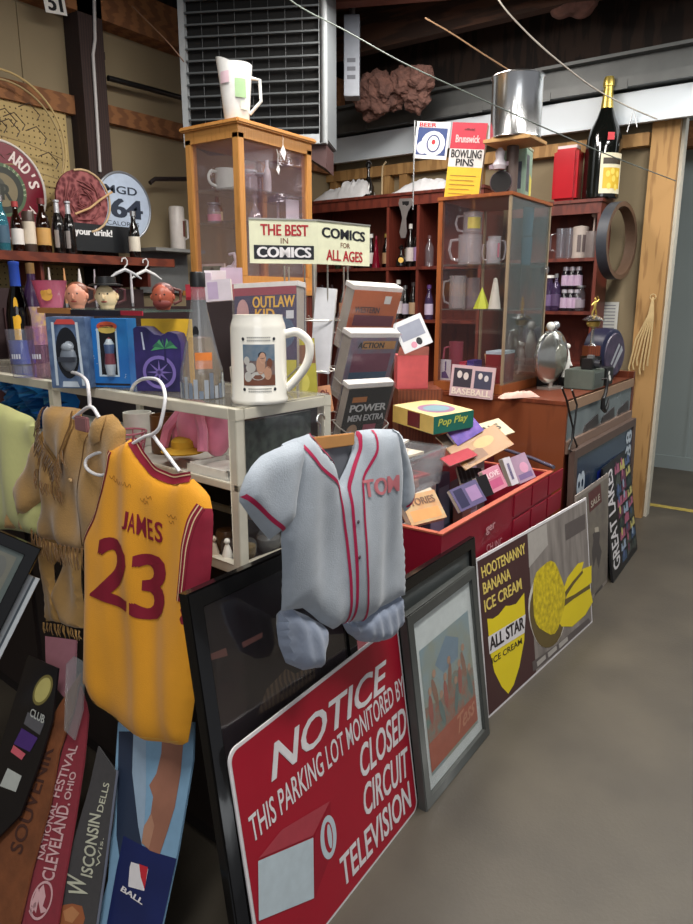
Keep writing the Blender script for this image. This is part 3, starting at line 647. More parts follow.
# ---- souvenir boxes
def carton(name, label, cat, px0, py0, px1, py1, h, d, col, rz=-90, cap=None, group=None, Z=None):
    a = on_cab(px0, py0) if Z is None else at(px0, py0, Z=Z); fr = frz(a, R(rz)); w = fr.L(px1, py1)[0]
    t = thing(name, label, cat, mx=fr.M, group=group); return t, fr, w
B1 = mat('box_steel_blue', (52, 74, 112), .45, 0, kind='noise', scale=26, col2=(112, 134, 166))
t, fr, w = carton('souvenir_box', 'grey blue souvenir box with an oval window showing a helmet', 'box', 52, 388, 90, 391, 0, 0, 0, -62); h = .195; d = .06
m = MB(); m.box(0, w, .0, d, 0, h); m.build('carton', B1, t, bevel=.0015)
m = MB(); m.flat(ellp((w * .5, h * .5), w * .3, h * .36), -.0008, 0); m.build('oval_window', flat((18, 20, 26), .2), t)
m = MB(); v0 = w * .52; m.ell((v0, -.002, h * .42), w * .22, .012, h * .18, 20, 12, 0); m.box(v0 - w * .2, v0 + w * .24, -.018, -.010, h * .38, h * .45, 1); m.flat(ellp((v0 + .004, h * .6), w * .13, h * .07), -.0022, 2); m.ell((v0, -.004, h * .58), w * .16, .01, h * .07, 16, 8, 2)
m.build('helmet', [flat((112, 120, 132), .3), flat((52, 56, 66), .3), flat((150, 158, 168), .3)], t)
m = MB(); m.flat([(w * .2, h * .9), (w * .8, h * .9), (w * .7, h * .97), (w * .3, h * .97)], -.0012, 0); [m.flat([(w * a, h * .04), (w * (a + .07), h * .04), (w * (a + .05 + b), h * .93), (w * (a - .02 + b), h * .93)], -.0014, 1) for a, b in ((.13, .03), (.82, -.04))]; m.flat([(w * .3, .004), (w * .75, .004), (w * .7, h * .1), (w * .32, h * .1)], -.001, 1)
m.build('printing', [flat((196, 70, 66), .5), flat((196, 208, 220), .4)], t)
t, fr, w = carton('souvenir_box', 'bright blue starry souvenir box with a tall window', 'box', 95, 387, 131, 389.5, 0, 0, 0, -64); h = .19
m = MB(); m.box(0, w, 0, .06, 0, h); m.build('carton', mat('box_blue', (24, 84, 168), .4, 0, kind='noise', scale=5, col2=(48, 140, 210)), t, bevel=.0012)
x0, x1, z0, z1 = w * .16, w * .72, h * .16, h * .86
m = MB(); m.flat([(x0, z0), (x1, z0), (x1, z1), (x0, z1)], -.0006, 0); m.flat([(x0 + .008, z0 + .005), (x1 - .005, z0 + .005), (x1 - .005, z1), (x0 + .008, z1)], -.001, 1); m.build('window', [flat((190, 210, 226), .4), flat((20, 16, 20), .2)], t)
m = MB(); m.lathe([(.012, 0), (.016, .03), (.013, .06), (.015, .085), (.006, .1), (0, .105)], (x1 - .024, -.002, z0 + .005), 12, mf=lambda k: k % 3); m.build('figure', [flat((176, 186, 196), .4), flat((120, 60, 70), .4), flat((66, 84, 120), .4)], t)
m = MB(); m.flat(ellp((w * .46, h * .89), w * .28, h * .07), -.0014, 0); m.flat(ellp((w * .46, h * .84), w * .24, h * .05), -.0018, 1); m.flat([(0, h * .03), (w, h * .03), (w, h * .06), (0, h * .06)], -.0008, 2)
words(m, 'COLLECTOR SERIES'[:9], (w * .28, h * .87), (w * .64, h * .87), (w * .28, h * .91), y=-.002, m=2)
random.seed(9)
for i in range(24): c0 = (random.uniform(.02, .98) * w, random.uniform(.1, .95) * h); m.flat(ellp(c0, .0012, .0012, 6), -.0009, 3) if not (x0 < c0[0] < x1) else None
m.build('printing', [flat((200, 82, 50), .5), flat((210, 180, 90), .5), flat((24, 26, 40), .5), SW], t)
t, fr, w = carton('souvenir_box', 'purple and green palm tree box with a yellow back card', 'box', 137, 391, 183, 394, 0, 0, 0, -64); h = .185
c_ = cropf(90, 280, 6.3)
m = MB(); out = [(0, 0), (w, 0), (w, h * .7), (w * .93, h * .83), (w * .75, h * .86), (w * .6, h * .8), (w * .45, h * .82), (w * .28, h * .92), (w * .08, h * .93), (0, h * .9)]; m.prism(out, 0, .055); m.build('carton', mat('box_purple', (56, 44, 110), .4, 0, kind='noise', scale=16, col2=(28, 26, 70)), t, bevel=.0012)
m = MB(); m.box(-.002, w + .012, .056, .06, 0, h * 1.03); m.build('back_card', flat((226, 180, 44), .5), t)
m = MB(); cc = (w * .52, h * .28); m.flat(ellp(cc, w * .36, h * .24), -.0008, 0); m.flat(ellp(cc, w * .29, h * .19), -.0012, 1)
for i in range(8): a = i * .785; m.flat([(cc[0] + .004 * math.sin(a), cc[1] - .004 * math.cos(a)), (cc[0] + w * .28 * math.cos(a), cc[1] + h * .18 * math.sin(a)), (cc[0] - .004 * math.sin(a), cc[1] + .004 * math.cos(a))], -.0016, 0)
for i in range(7):
    a = R(20 + i * 26); pc = (w * .66, h * .62); m.flat([pc, (pc[0] + w * .18 * math.cos(a), pc[1] + h * .12 * math.sin(a) + .006), (pc[0] + w * .3 * math.cos(a), pc[1] + h * .14 * math.sin(a) - .008), (pc[0] + w * .16 * math.cos(a), pc[1] + h * .08 * math.sin(a) - .004)], -.001 - .0002 * (i % 2), 2 + i % 2)
m.flat([(w * .64, h * .4), (w * .7, h * .4), (w * .68, h * .62), (w * .65, h * .62)], -.0009, 1); m.flat([(w * .2, h * .6), (w * .24, h * .6), (w * .2, h * .85), (w * .17, h * .85)], -.001, 4)
m.build('printing', [flat((122, 104, 176), .4), flat((36, 30, 80), .4), flat((74, 150, 100), .4), flat((50, 110, 84), .4), flat((190, 196, 220), .4)], t)
# glass sheet lying on the boxes, with the character mugs on it
zt = Z1 + .004 + .209; a = fc.o + fc.ex * (CW - .93) + fc.ey * .02
gs = thing('glass_shelf_sheet', 'glass sheet lying across the three souvenir boxes with a dark printed edge', 'shelf', mx=Fr((a.x, a.y, zt), fc.ex, (0, 0, 1)).M)
m = MB(); m.box(0, .56, 0, .16, 0, .006); m.build('glass', glass('green_glass', (214, 236, 228), 1.5, .2, (150, 180, 170)), gs)
m = MB(); m.box(0, .2, -.003, 0, -.008, .008, 0); m.box(.2, .46, -.003, 0, -.012, .004, 1); m.box(.46, .56, -.003, 0, -.008, .004, 2); m.build('edge_strip', [flat((190, 128, 74), .5), flat((34, 30, 44), .5), flat((170, 40, 60), .5)], gs)
def onsheet(px, y=.09, Z=None):
    q = hit(px, 300, fc.W(0, y, 0), fc.ey); q.z = (zt + .0065) if Z is None else Z; return q
def head_mug(px, label, skin, hair, hat=None, beard=None, s=1.0):
    s *= .76; b = onsheet(px); t = thing('character_mug', label, 'mug', b, R(-55)); m = MB(); r = .028 * s
    m.ell((0, 0, r * 1.15), r, r * .95, r * 1.2, 20, 14); m.ell((0, -r * .95, r * 1.05), r * .16, r * .2, r * .3, 8, 6); m.ell((-r, 0, r * 1.1), r * .15, r * .2, r * .3, 8, 6); m.ell((r, 0, r * 1.1), r * .15, r * .2, r * .3, 8, 6); m.lathe([(r * .6, 0), (r * .7, r * .3)], n=16); m.build('face', skin, t)
    m = MB(); [m.ell((sx * r * .35, -r * .84, r * 1.35), r * .11, r * .06, r * .09, 8, 6) for sx in (-1, 1)]; m.build('eyes', BLACK, t)
    m = MB(); m.ell((0, -r * .86, r * .62), r * .3, r * .08, r * .08, 10, 6); m.build('mouth', flat((140, 50, 44), .5), t)
    if hair: m = MB(); m.ell((0, r * .22, r * 1.6), r * 1.04, r * .95, r * .85, 18, 10); m.build('hair', hair, t)
    if hat: m = MB(); m.lathe([(r * 1.5, r * 2.1), (r * 1.5, r * 2.2), (r * .95, r * 2.3), (r * .9, r * 2.9), (0, r * 2.95)], n=24); m.build('hat', hat, t)
    if beard: m = MB(); m.ell((0, -r * .4, r * .55), r * .85, r * .62, r * .55, 14, 8); m.build('beard', beard, t)
    m = MB(); m.tube([(r * .9, r * .3, r * 1.9), (r * 1.5, r * .6, r * 1.7), (r * 1.5, r * .6, r * .8), (r * .9, r * .3, r * .5)], r * .14, 8); m.build('handle', hair or skin, t)
head_mug(77, 'ruddy bald faced character mug beside the pink bucket', flat((206, 140, 116), .35), flat((110, 60, 40), .4), s=1.5)
head_mug(107, 'pale faced character mug wearing a black brimmed hat', flat((232, 204, 160), .35), flat((74, 26, 34), .4), hat=BLACK, s=1.45)
head_mug(163, 'red bearded character mug at the right end of the glass sheet', flat((168, 84, 62), .4), flat((96, 44, 40), .5), beard=flat((120, 50, 44), .6), s=1.35)
b = onsheet(51); t = thing('bucket', 'translucent pink plastic bucket with a gold emblem', 'bucket', b, R(-55)); m = MB(); m.lathe([(.034, 0), (.052, .082), (.054, .084), (.05, .082), (.033, .003), (0, .003)], n=28); m.build('body', PINKG, t)
m = MB(); curvblob(m, .0455, 8, .038, 22, .017, 0, .001); curvblob(m, .046, -6, .046, 9, .008, 0, .0014); curvblob(m, .047, 20, .05, 8, .008, 0, .0014); m.build('emblem', flat((206, 150, 60), .4), t)
# bottles and pint glasses at the far left of the cabinet top
b = at(16, 352, Z=Z1 + .004); b = onsheet(17, .2, Z1 + .0045)
t = thing('tall_bottle', 'tall brown bottle in blue foil with a yellow figure label', 'bottle', b, R(-40)); t.scale = (1.15, 1.15, 1.38); m = MB(); m.lathe([(.036, 0), (.038, .006), (.038, .13), (.03, .17), (.016, .21), (.014, .26)], n=28); m.build('glass', BROWNG, t)
m = MB(); m.lathe([(.0168, .2), (.0155, .262), (.017, .264), (.017, .272), (0, .274)], n=20); m.build('foil_neck', flat((38, 70, 160), .35), t)
m = MB(); m.lathe([(.0388, .002), (.0388, .066)], n=28); m.build('blue_label', mat('label_blue', (36, 56, 150), .4, 0, .2, 40), t)
m = MB(); curved(m, .0385, -16, 14, .068, .13, 0, off=.001); curvblob(m, .036, 6, .12, 14, .014, 0, .003); curvblob(m, .03, 0, .158, 12, .022, 0, .003); m.build('yellow_figure', flat((236, 178, 38), .45), t)
b = onsheet(33, .26, Z1 + .0045); t = thing('tall_bottle', 'tall bottle with purple and gold label behind the pint glasses', 'bottle', b); t.scale = (1.1, 1.1, 1.42); m = MB(); m.lathe([(.033, 0), (.034, .006), (.034, .16), (.028, .19), (.014, .22), (.013, .25)], n=24); m.build('glass', flat((52, 30, 60), .2), t); m = MB(); m.lathe([(.0345, .05), (.0345, .15)], n=24); m.build('label', mat('purple_gold', (120, 86, 150), .4, 0, kind='noise', scale=50, col2=(190, 160, 90)), t); m = MB(); m.lathe([(.0145, .235), (.0145, .262), (0, .263)], n=18); m.build('cap', flat((120, 90, 50), .4), t)
for px, lab, tint, hh in ((24, 'clear etched pint glass in front of the blue foil bottle', CLEAR, .15), (44, 'pinkish pint glass beside the helmet box', glass('pinkish_glass', (240, 214, 228), 1.5, .08, (220, 170, 190)), .16)):
    b = on_cab(px, 377); t = thing('pint_glass', lab, 'glass', b, R(-60)); m = MB(); m.lathe([(.03, 0), (.032, .004), (.042, hh), (.040, hh), (.029, .01), (0, .01)], n=28); m.build('glass', glass('pint', (232, 236, 240), 1.6, .10, (190, 190, 210)) if tint is CLEAR else tint, t)
    m = MB(); 
    for i in range(4): curved(m, .0355, -20 + i * 12, -12 + i * 12, .06, .075, 0, n=2, off=.0016)
    m.build('etching', flat((206, 206, 216), .5), t)
# ================================================================== CLOTHES HANGING ON THE CABINET FRONT
fj = Fr((-.28, .5, 0), (-.03, -1, 0), (.15, 0, 1))
d1 = cropf(0, 380, 3.15); d2 = cropf(0, 600, 2.85)
out = LP(fj, *(d1((345, 222), (375, 205), (412, 185), (440, 245), (490, 295), (550, 325), (608, 312), (650, 368), (666, 425), (664, 560), (655, 660)) + [(207, 600), (198, 655), (195, 700), (188, 742)] + d2((523, 412), (470, 410), (375, 378), (335, 350), (300, 312), (262, 270), (238, 235), (236, 100)) + d1((262, 600), (268, 498), (300, 425), (325, 345), (338, 280))))
def jw(x, z): return .006 * math.sin(38 * x + 5 * z) * min(1, (1.25 - z) * 2.2 + .2) + .005 * math.sin(21 * x - 9 * z + 1) + .003 * math.sin(60 * x + 12 * z)
cj = Cloth(out, .024, .07, jw)
MUST = mat('mustard_mesh_cloth', (238, 162, 24), .72, 0, .06, 8, bump=.25, bscale=400, sheen=.2); MAR = mat('maroon_cloth', (136, 16, 44), .75, 0, .08, 30); CRM = flat((226, 190, 150), .7)
t = thing('basketball_jersey', 'mustard yellow sleeveless basketball jersey with maroon 23, on a white hanger', 'jersey', mx=fj.M)
arm = LP(fj, *d1((646, 398), (668, 420), (680, 470), (680, 560), (672, 660), (640, 760), (600, 760), (602, 690), (607, 600), (612, 520), (628, 440)))
m = MB(); cj.mesh(m, .0125, mf=lambda x, z: 1 if inside(x, z, arm) else 0); m.build('cloth', [MUST, MAR], t)
m = MB()
def offs(path, dx): return [(a + dx[0], b + dx[1]) for a, b in path]
neck = d1((420, 190), (446, 240), (492, 286), (550, 314), (604, 304)); left = d1((352, 224), (345, 280), (332, 345), (307, 427), (274, 500), (268, 520)); right = d1((640, 396), (622, 440), (608, 520), (604, 600), (598, 690))
for path, ww in ((neck, 5.5), (left, 5.5), (right, 5.0)):
    P = LP(fj, *path); base = .0205
    cj.ribbon(m, P, base + .003, 0, y=-.0016)
    for s_ in (-.0052, .0052):
        V = [Vector(q) for q in P]; Q = []
        for i, q in enumerate(V):
            d = (V[min(i + 1, len(V) - 1)] - V[max(i - 1, 0)]).normalized(); Q.append((q.x - d.y * s_, q.y + d.x * s_))
        cj.ribbon(m, Q, .0030, 1, y=-.0026)
m.build('trim', [MAR, CRM], t)
m = MB(); hem = LP(fj, *d2((240, 225), (262, 258), (300, 298), (335, 335), (375, 363), (470, 394), (524, 396))); cj.ribbon(m, hem, .002, 0, y=-.001); m.build('hem_seam', flat((244, 196, 90), .8), t)
m = MB(); G = lambda *q: LP(fj, *d1(*q))
for ch, a, b, c in (('J', (420, 462), (438, 470), (424, 405)), ('A', (440, 471), (458, 480), (443, 411)), ('M', (461, 481), (487, 494), (462, 418)), ('E', (492, 496), (509, 503), (492, 432)), ('S', (513, 504), (536, 512), (515, 440))): words(m, ch, *G(a, b, c), y=-.0016, bold=.03, yf=cj.yf)
for ch, a, b, c in (('2', (314, 672), (430, 722), (338, 480)), ('3', (440, 742), (540, 760), (450, 540))): words(m, ch, *G(a, b, c), y=-.0018, bold=.05, yf=cj.yf)
m.build('lettering', MAR, t)
m = MB()
for (x, y) in ((360, 300), (372, 310), (385, 318), (410, 320), (425, 325), (470, 370), (480, 378), (490, 362), (550, 420), (556, 440), (565, 425)):
    q = G((x, y), (x + 8, y + 14), (x + 14, y - 4), (x + 18, y + 12)); cj.ribbon(m, q, .0014, 0, y=-.0014, step=.004)
m.build('signatures', flat((150, 92, 20), .8), t)
# white hanger
def htube(name, label, fr, segs, r, mt, offs_=0):
    t = thing(name, label, 'hanger', mx=fr.M); 
    for nm, pts in segs:
        m = MB(); P = [fr.L(x, y, yy) + (yy,) for x, y, yy in pts]; m.tube(smooth([(p_[0], p_[2], p_[1]) for p_ in P]), r, 10); m.build(nm, mt, t)
    return t
def cc3(cf, *p): return [cf((a, b))[0] + (y,) for a, b, y in p]
WPL = flat((238, 236, 238), .3)
htube('clothes_hanger', 'white tubular plastic hanger carrying the yellow basketball jersey', fj, [('hook', cc3(d1, (412, 38, .12), (425, 12, .10), (455, -4, .07), (500, 2, .03), (520, 50, -.0), (508, 130, -.005), (495, 160, -.005), (470, 176, -.004))),
    ('shoulder_bar', cc3(d1, (330, 226, .012), (300, 232, .012), (274, 248, .01), (270, 272, .008), (290, 292, .006), (322, 300, .004), (345, 282, .004), (400, 215, .0), (470, 174, .0), (500, 200, .0), (530, 240, .0), (566, 288, .004)))], .0045, WPL)
# buckskin jacket
fk = Fr((-.055, .9, 0), (-.08, -1, 0), (0, 0, 1)); e2 = cropf(0, 370, 5.436); e3 = cropf(0, 520, 4.618)
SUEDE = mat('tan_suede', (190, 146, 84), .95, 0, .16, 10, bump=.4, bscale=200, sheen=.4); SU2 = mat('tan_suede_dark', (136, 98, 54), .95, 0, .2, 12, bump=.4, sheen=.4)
t = thing('fringed_jacket', 'tan suede child jacket with fringed yoke hanging behind the yellow jersey', 'jacket', mx=fk.M)
def sw(x, z): return .008 * math.sin(30 * x + 14 * z) + .005 * math.sin(55 * x - 20 * z)
body = LP(fk, *(e2((262, 190), (330, 196), (432, 212), (440, 260), (470, 350), (520, 340), (560, 250), (605, 240)) + [(125, 430), (128, 520), (122, 545)] + e2((560, 985), (430, 975), (330, 950), (225, 905), (212, 820), (228, 700), (236, 600), (246, 450), (238, 330), (240, 250))))
cbk = Cloth(body, .02, .05, sw); m = MB(); cbk.mesh(m, .014); m.build('body', SUEDE, t)
sl = LP(fk, *e2((250, 300), (190, 440), (130, 560), (80, 660), (62, 740), (55, 850), (100, 868), (146, 876), (140, 780), (170, 770), (225, 700), (240, 620), (262, 420)))
csl = Cloth(sl, .018, .03, lambda x, z: sw(x, z) - .006); m = MB(); csl.mesh(m, .012); m.build('sleeve', SUEDE, t)
cap_ = LP(fk, *e2((262, 196), (330, 200), (428, 216), (434, 300), (420, 400), (400, 470), (380, 545), (330, 470), (280, 360), (262, 280)))
ccp = Cloth(cap_, .007, .02, lambda x, z: cbk.yf(x, z) - .006); m = MB(); ccp.mesh(m, .012); m.build('yoke', SUEDE, t)
cap2 = LP(fk, *e2((556, 250), (600, 246), (604, 300), (596, 380), (560, 400), (500, 350), (520, 320))); c2p = Cloth(cap2, .006, .02, lambda x, z: cbk.yf(x, z) - .006); m = MB(); c2p.mesh(m, .014); m.build('yoke', SUEDE, t)
random.seed(11)
def fringe(parent, fr, path, dirn, n, ln, yfun, mt, w=.0035, jit=.012):
    P = [Vector(q) for q in path]; m = MB(); tot = sum((P[i + 1] - P[i]).length for i in range(len(P) - 1))
    for k in range(n):
        s = tot * k / (n - 1); i = 0
        while i < len(P) - 2 and s > (P[i + 1] - P[i]).length: s -= (P[i + 1] - P[i]).length; i += 1
        a = P[i].lerp(P[i + 1], min(1, s / (P[i + 1] - P[i]).length)); l = ln * random.uniform(.7, 1.2)
        b = a + Vector((dirn[0] * l + random.uniform(-jit, jit), dirn[1] * l)); c = a.lerp(b, .5) + Vector((random.uniform(-.004, .004), 0)); y = yfun(a.x, a.y) - .003 - .002 * (k % 3)
        m.tube([(a.x, y, a.y), (c.x, y - .004, c.y), (b.x, y - .001, b.y)], w / 2, 4, radii=[w / 2, w / 2, w * .3])
    return m.build('fringe', mt, parent)
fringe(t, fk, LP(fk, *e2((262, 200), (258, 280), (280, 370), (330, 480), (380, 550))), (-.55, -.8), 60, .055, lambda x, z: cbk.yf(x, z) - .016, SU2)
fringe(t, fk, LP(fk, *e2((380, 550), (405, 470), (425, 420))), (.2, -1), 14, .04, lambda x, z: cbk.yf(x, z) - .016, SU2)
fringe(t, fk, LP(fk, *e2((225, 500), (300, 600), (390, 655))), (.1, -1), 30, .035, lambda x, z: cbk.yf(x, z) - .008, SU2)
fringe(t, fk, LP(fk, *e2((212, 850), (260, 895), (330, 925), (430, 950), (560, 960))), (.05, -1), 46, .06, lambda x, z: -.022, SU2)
m = MB(); q = fk.L(*e2((432, 590))[0]); m.ell((q[0], cbk.yf(*q) - .006, q[1]), .01, .004, .007, 12, 8); m.build('toggle', flat((206, 170, 120), .5), t)
m = MB()
for P_ in (((428, 216), (434, 300), (420, 400), (400, 470), (380, 545), (330, 470), (280, 360), (262, 280), (262, 196)), ((470, 350), (478, 480), (474, 640), (480, 800), (470, 950)), ((246, 470), (256, 600), (236, 720)), ((556, 250), (500, 350), (560, 400))): cbk.ribbon(m, LP(fk, *e2(*P_)), .004, 0, y=-.0155 if P_[0] == (428, 216) else -.002)
m.build('seams', flat((116, 82, 44), .9), t)
fp_ = Fr((-.045, .9, 0), (-.08, -1, 0), (0, 0, 1))
tr = thing('suede_trousers', 'tan suede child trousers with fringed cuffs hanging below the suede jacket', 'trousers', mx=fp_.M)
legs = LP(fp_, *(e3((205, 100), (380, 150), (384, 300), (384, 480), (378, 500), (300, 475), (298, 440), (270, 400), (262, 330), (215, 240)) ))
for q, nm in ((e3((205, 70), (300, 110), (250, 210), (262, 300), (290, 440), (296, 475), (212, 468), (208, 330)), 'trouser_leg'), (e3((300, 120), (388, 140), (390, 470), (384, 505), (302, 478), (285, 400), (262, 335), (300, 200)), 'trouser_leg')):
    cl_ = Cloth(LP(fp_, *q), .022, .03, lambda x, z: sw(x, z) * .8); m = MB(); cl_.mesh(m, .014); m.build(nm, mat('tan_trousers', (196, 152, 88), .9, 0, .1, 10, bump=.3, sheen=.3), tr)
fringe(tr, fp_, LP(fp_, *e3((212, 468), (296, 478))), (.05, -1), 16, .035, lambda x, z: -.006, SUEDE); fringe(tr, fp_, LP(fp_, *e3((304, 480), (384, 508))), (.05, -1), 14, .035, lambda x, z: -.006, SUEDE)
htube('clothes_hanger', 'clear plastic hanger with pink clip bar carrying the suede jacket', fk, [('hook', cc3(e2, (300, 30, .05), (330, 5, .04), (420, 20, .02), (470, 60, -.01), (482, 120, -.02), (488, 190, -.02))), ('shoulder_bar', cc3(e2, (400, 260, -.02), (490, 200, -.022), (540, 260, -.02)))], .005, flat((226, 222, 224), .2))
m = MB(); q = fk.L(*e2((490, 270))[0]); m.box(q[0] - .03, q[0] + .03, -.03, -.018, q[1] - .028, q[1] + .012); tag(m.build('garment_clip', flat((150, 104, 108), .3), mx=fk.M, bevel=.003), 'mauve plastic clip at the neck of the suede jacket', 'clip')
# pale yellow garment
fy = Fr((-.02, 1.2, 0), (-.08, -1, 0), (0, 0, 1))
t = thing('yellow_shirt', 'pale yellow green shirt hanging at the far left of the white cabinet', 'shirt', mx=fy.M)
q = [(-70, 398), (-20, 396), (0, 402), (11, 408), (33, 419), (39, 426), (36, 450), (40, 480), (42, 520), (40, 534), (10, 530), (-60, 525)]
cy = Cloth(LP(fy, *q), .028, .07, lambda x, z: .008 * math.sin(26 * x + 6 * z) + .005 * math.sin(40 * x - 12 * z)); m = MB(); cy.mesh(m, .016); m.build('cloth', mat('pale_lime_cloth', (222, 222, 148), .85, 0, .05, 8, sheen=.3, bump=.15), t)
# ================================================================== LOW LEFT: PENNANTS AND POSTERS LEANING ON THE CUPBOARD
fl = Fr((-.455, 1.9, 0), (-.03, -1, 0), (.31, 0, .42))
f4 = cropf(0, 700, 4.125); f5 = cropf(90, 700, 4.127)
def sheet(name, label, cat, pts, off, col, th=.006, fr=fl):
    P = LPo(fr, off, *pts); zb = min(p_[1] for p_ in P); x0 = min(p_[0] for p_ in P)
    t = thing(name, label, cat, mx=fr.at(x0, zb, off).M); sub = fr.at(x0, zb, off)
    m = MB(); m.prism([(a - x0, b - zb) for a, b in P], 0, th); return t, sub, m
def LPo(fr, off, *p): return [fr.L(a, b, off) for a, b in p]
t, s_, m = sheet('player_poster', 'light blue poster of a bare arm above a navy base, under the yellow jersey', 'poster', [(118, 722), (194, 722), (193, 760), (178, 850), (160, 935), (140, 985), (80, 985), (108, 880)], 0, 0)
m.build('board', flat((128, 166, 196), .5), t)
m = MB(); Q = lambda *p_: LP(s_, *f5(*p_))
m.flat(Q((130, 130), (232, 130), (232, 380), (225, 520), (210, 590), (130, 560), (110, 400)), -.0008, 4); m.flat(Q((215, 600), (290, 635), (358, 655), (300, 924), (260, 1150), (0, 1150), (70, 924), (110, 700), (140, 560)), -.001, 0); m.flat(Q((120, 130), (180, 130), (175, 300), (200, 520), (215, 600), (130, 700), (110, 560)), -.0009, 3)  # the dark left strip is shadow painted onto the poster
m.flat(Q((300, 130), (388, 130), (385, 190), (376, 300), (352, 440), (322, 540), (290, 636), (250, 622), (215, 590), (222, 530), (252, 470), (262, 400), (246, 352), (275, 305), (296, 220)), -.0014, 1)
m.flat(Q((215, 590), (225, 520), (255, 470), (268, 520), (245, 615)), -.0018, 2)
m.build('printed_face', [mat('poster_navy', (22, 34, 88), .4, 0, .15, 8), mat('skin_print', (156, 106, 86), .6, 0, .12, 12), flat((176, 130, 106), .6), flat((40, 52, 74), .5), flat((150, 172, 194), .5)], t)
m = MB(); m.flat(Q((172, 668), (240, 690), (242, 700), (226, 788), (160, 770), (166, 690)), -.0018, 0); m.flat(Q((205, 676), (242, 690), (228, 782), (212, 730)), -.0022, 1); m.flat(Q((186, 684), (206, 700), (200, 735), (216, 770), (206, 782), (186, 745), (180, 700)), -.0024, 0)
words(m, 'BALL', *Q((128, 786), (218, 846), (138, 766)), y=-.0022, bold=.05); m.build('league_logo', [SW, flat((196, 40, 54), .5)], t)
t, s_, m = sheet('felt_pennant', 'charcoal Wisconsin Dells felt pennant in a clear sleeve', 'pennant', f4((405, 190), (480, 300), (462, 500), (425, 700), (385, 1000), (210, 1000), (255, 800), (310, 560), (370, 350)), -.02, 0)
FELT = mat('felt_charcoal', (58, 56, 58), .95, 0, .1, 60, sheen=.3); m.build('felt', FELT, t)
m = MB(); Q = lambda *p_: LP(s_, *f4(*p_))
for s, a, b, c, bo in (('W', (368, 824), (352, 735), (286, 796), .02), ('ISCONSIN', (382, 735), (418, 475), (334, 722), .02), ('DELLS', (425, 465), (454, 345), (400, 458), .01), ('Wis.', (412, 690), (430, 570), (396, 686), 0)): words(m, s, *Q(a, b, c), y=-.0012, bold=bo)
m.build('lettering', flat((196, 196, 176), .8), t)
m = MB(); m.flat(Q((235, 890), (262, 845), (300, 840), (340, 850), (352, 900), (335, 960), (225, 960)), -.001, 0); m.flat(Q((262, 870), (300, 850), (330, 880), (300, 920), (270, 910)), -.0014, 1); m.build('scene_picture', [flat((158, 92, 56), .8), flat((186, 128, 84), .8)], t)
m = MB(); P = Q((395, 170), (490, 290), (478, 500), (440, 700), (398, 1010), (385, 1010)); m.prism(Q((485, 290), (492, 292), (440, 720), (398, 1010), (390, 1010), (432, 720)), -.004, -.002); m.build('sleeve_edge', flat((110, 116, 134), .2), t)
t, s_, m = sheet('felt_pennant', 'crimson Cleveland Ohio festival felt pennant', 'pennant', f4((330, -60), (352, 10), (362, 60), (345, 250), (310, 480), (262, 760), (225, 1000), (60, 1000), (120, 700), (190, 480), (240, 280), (290, 60)), -.035, 0)
m.build('felt', mat('felt_crimson', (132, 20, 42), .95, 0, .1, 60, sheen=.3), t)
m = MB(); Q = lambda *p_: LP(s_, *f4(*p_)); 
for s, a, b, c in (('CLEVELAND.', (222, 752), (292, 428), (172, 736)), ('OHIO', (290, 415), (318, 300), (264, 408)), ('FESTIVAL', (245, 408), (324, 190), (212, 396)), ('NATIONAL', (180, 664), (240, 425), (154, 654))): words(m, s, *Q(a, b, c), y=-.0012, bold=.015, shear=-.1)
m.build('lettering', flat((214, 176, 178), .8), t)
m = MB(); 
cc = Q((172, 826))[0]; P = []; 
for i in range(29): a_ = i * 2 * math.pi / 28; P.append((cc[0] + .036 * math.cos(a_), cc[1] + .042 * math.sin(a_)))
for a_, b_ in zip(P, P[1:]):
    m.add([(a_[0], -.0014, a_[1]), (b_[0], -.0014, b_[1]), (cc[0] + (b_[0] - cc[0]) * .86, -.0014, cc[1] + (b_[1] - cc[1]) * .86), (cc[0] + (a_[0] - cc[0]) * .86, -.0014, cc[1] + (a_[1] - cc[1]) * .86)], [(0, 1, 2, 3)])
for q in (((130, 840), (158, 770), (165, 800), (150, 880)), ((165, 780), (182, 760), (190, 810), (178, 850), (200, 870), (170, 880), (160, 830)), ((120, 870), (150, 830), (150, 850), (128, 890))): m.flat(Q(*q), -.0014)
m.build('emblem', flat((214, 170, 174), .8), t)
t, s_, m = sheet('leather_pennant', 'orange brown pennant with stamped letters at the lower left', 'pennant', f4((330, -110), (300, 40), (240, 220), (205, 430), (130, 700), (60, 1000), (-120, 1000), (-60, 600), (0, 400), (150, 180), (250, 10)), -.05, 0)
m.build('leather', mat('burnt_leather', (118, 68, 38), .7, 0, .25, 18, bump=.3), t)
m = MB(); words(m, 'SOUVENIR', *LP(s_, *f4((90, 640), (225, 200), (40, 620))), y=-.0012, bold=.02); m.build('stamped_letters', flat((70, 38, 28), .8), t)
t, s_, m = sheet('souvenir_card', 'black souvenir card with a gold medallion and purple print at lower left', 'card', [(28, 655), (58, 668), (52, 720), (40, 760), (20, 815), (-14, 850), (-30, 830), (2, 740)], -.07, 0)
m.build('card', flat((20, 18, 22), .35), t)
m = MB(); cc = LP(s_, (43, 690))[0]; m.flat(ellp(cc, .038, .042), -.001, 0); m.flat(ellp(cc, .03, .034), -.0014, 1); m.flat(LP(s_, (28, 712), (45, 722), (40, 735), (24, 724)), -.001, 2); m.flat(LP(s_, (22, 728), (38, 738), (30, 752), (14, 744)), -.001, 3); m.flat(LP(s_, (8, 768), (22, 776), (16, 792), (0, 786)), -.001, 4); m.flat(LP(s_, (14, 745), (26, 754), (22, 760), (11, 752)), -.0014, 5)
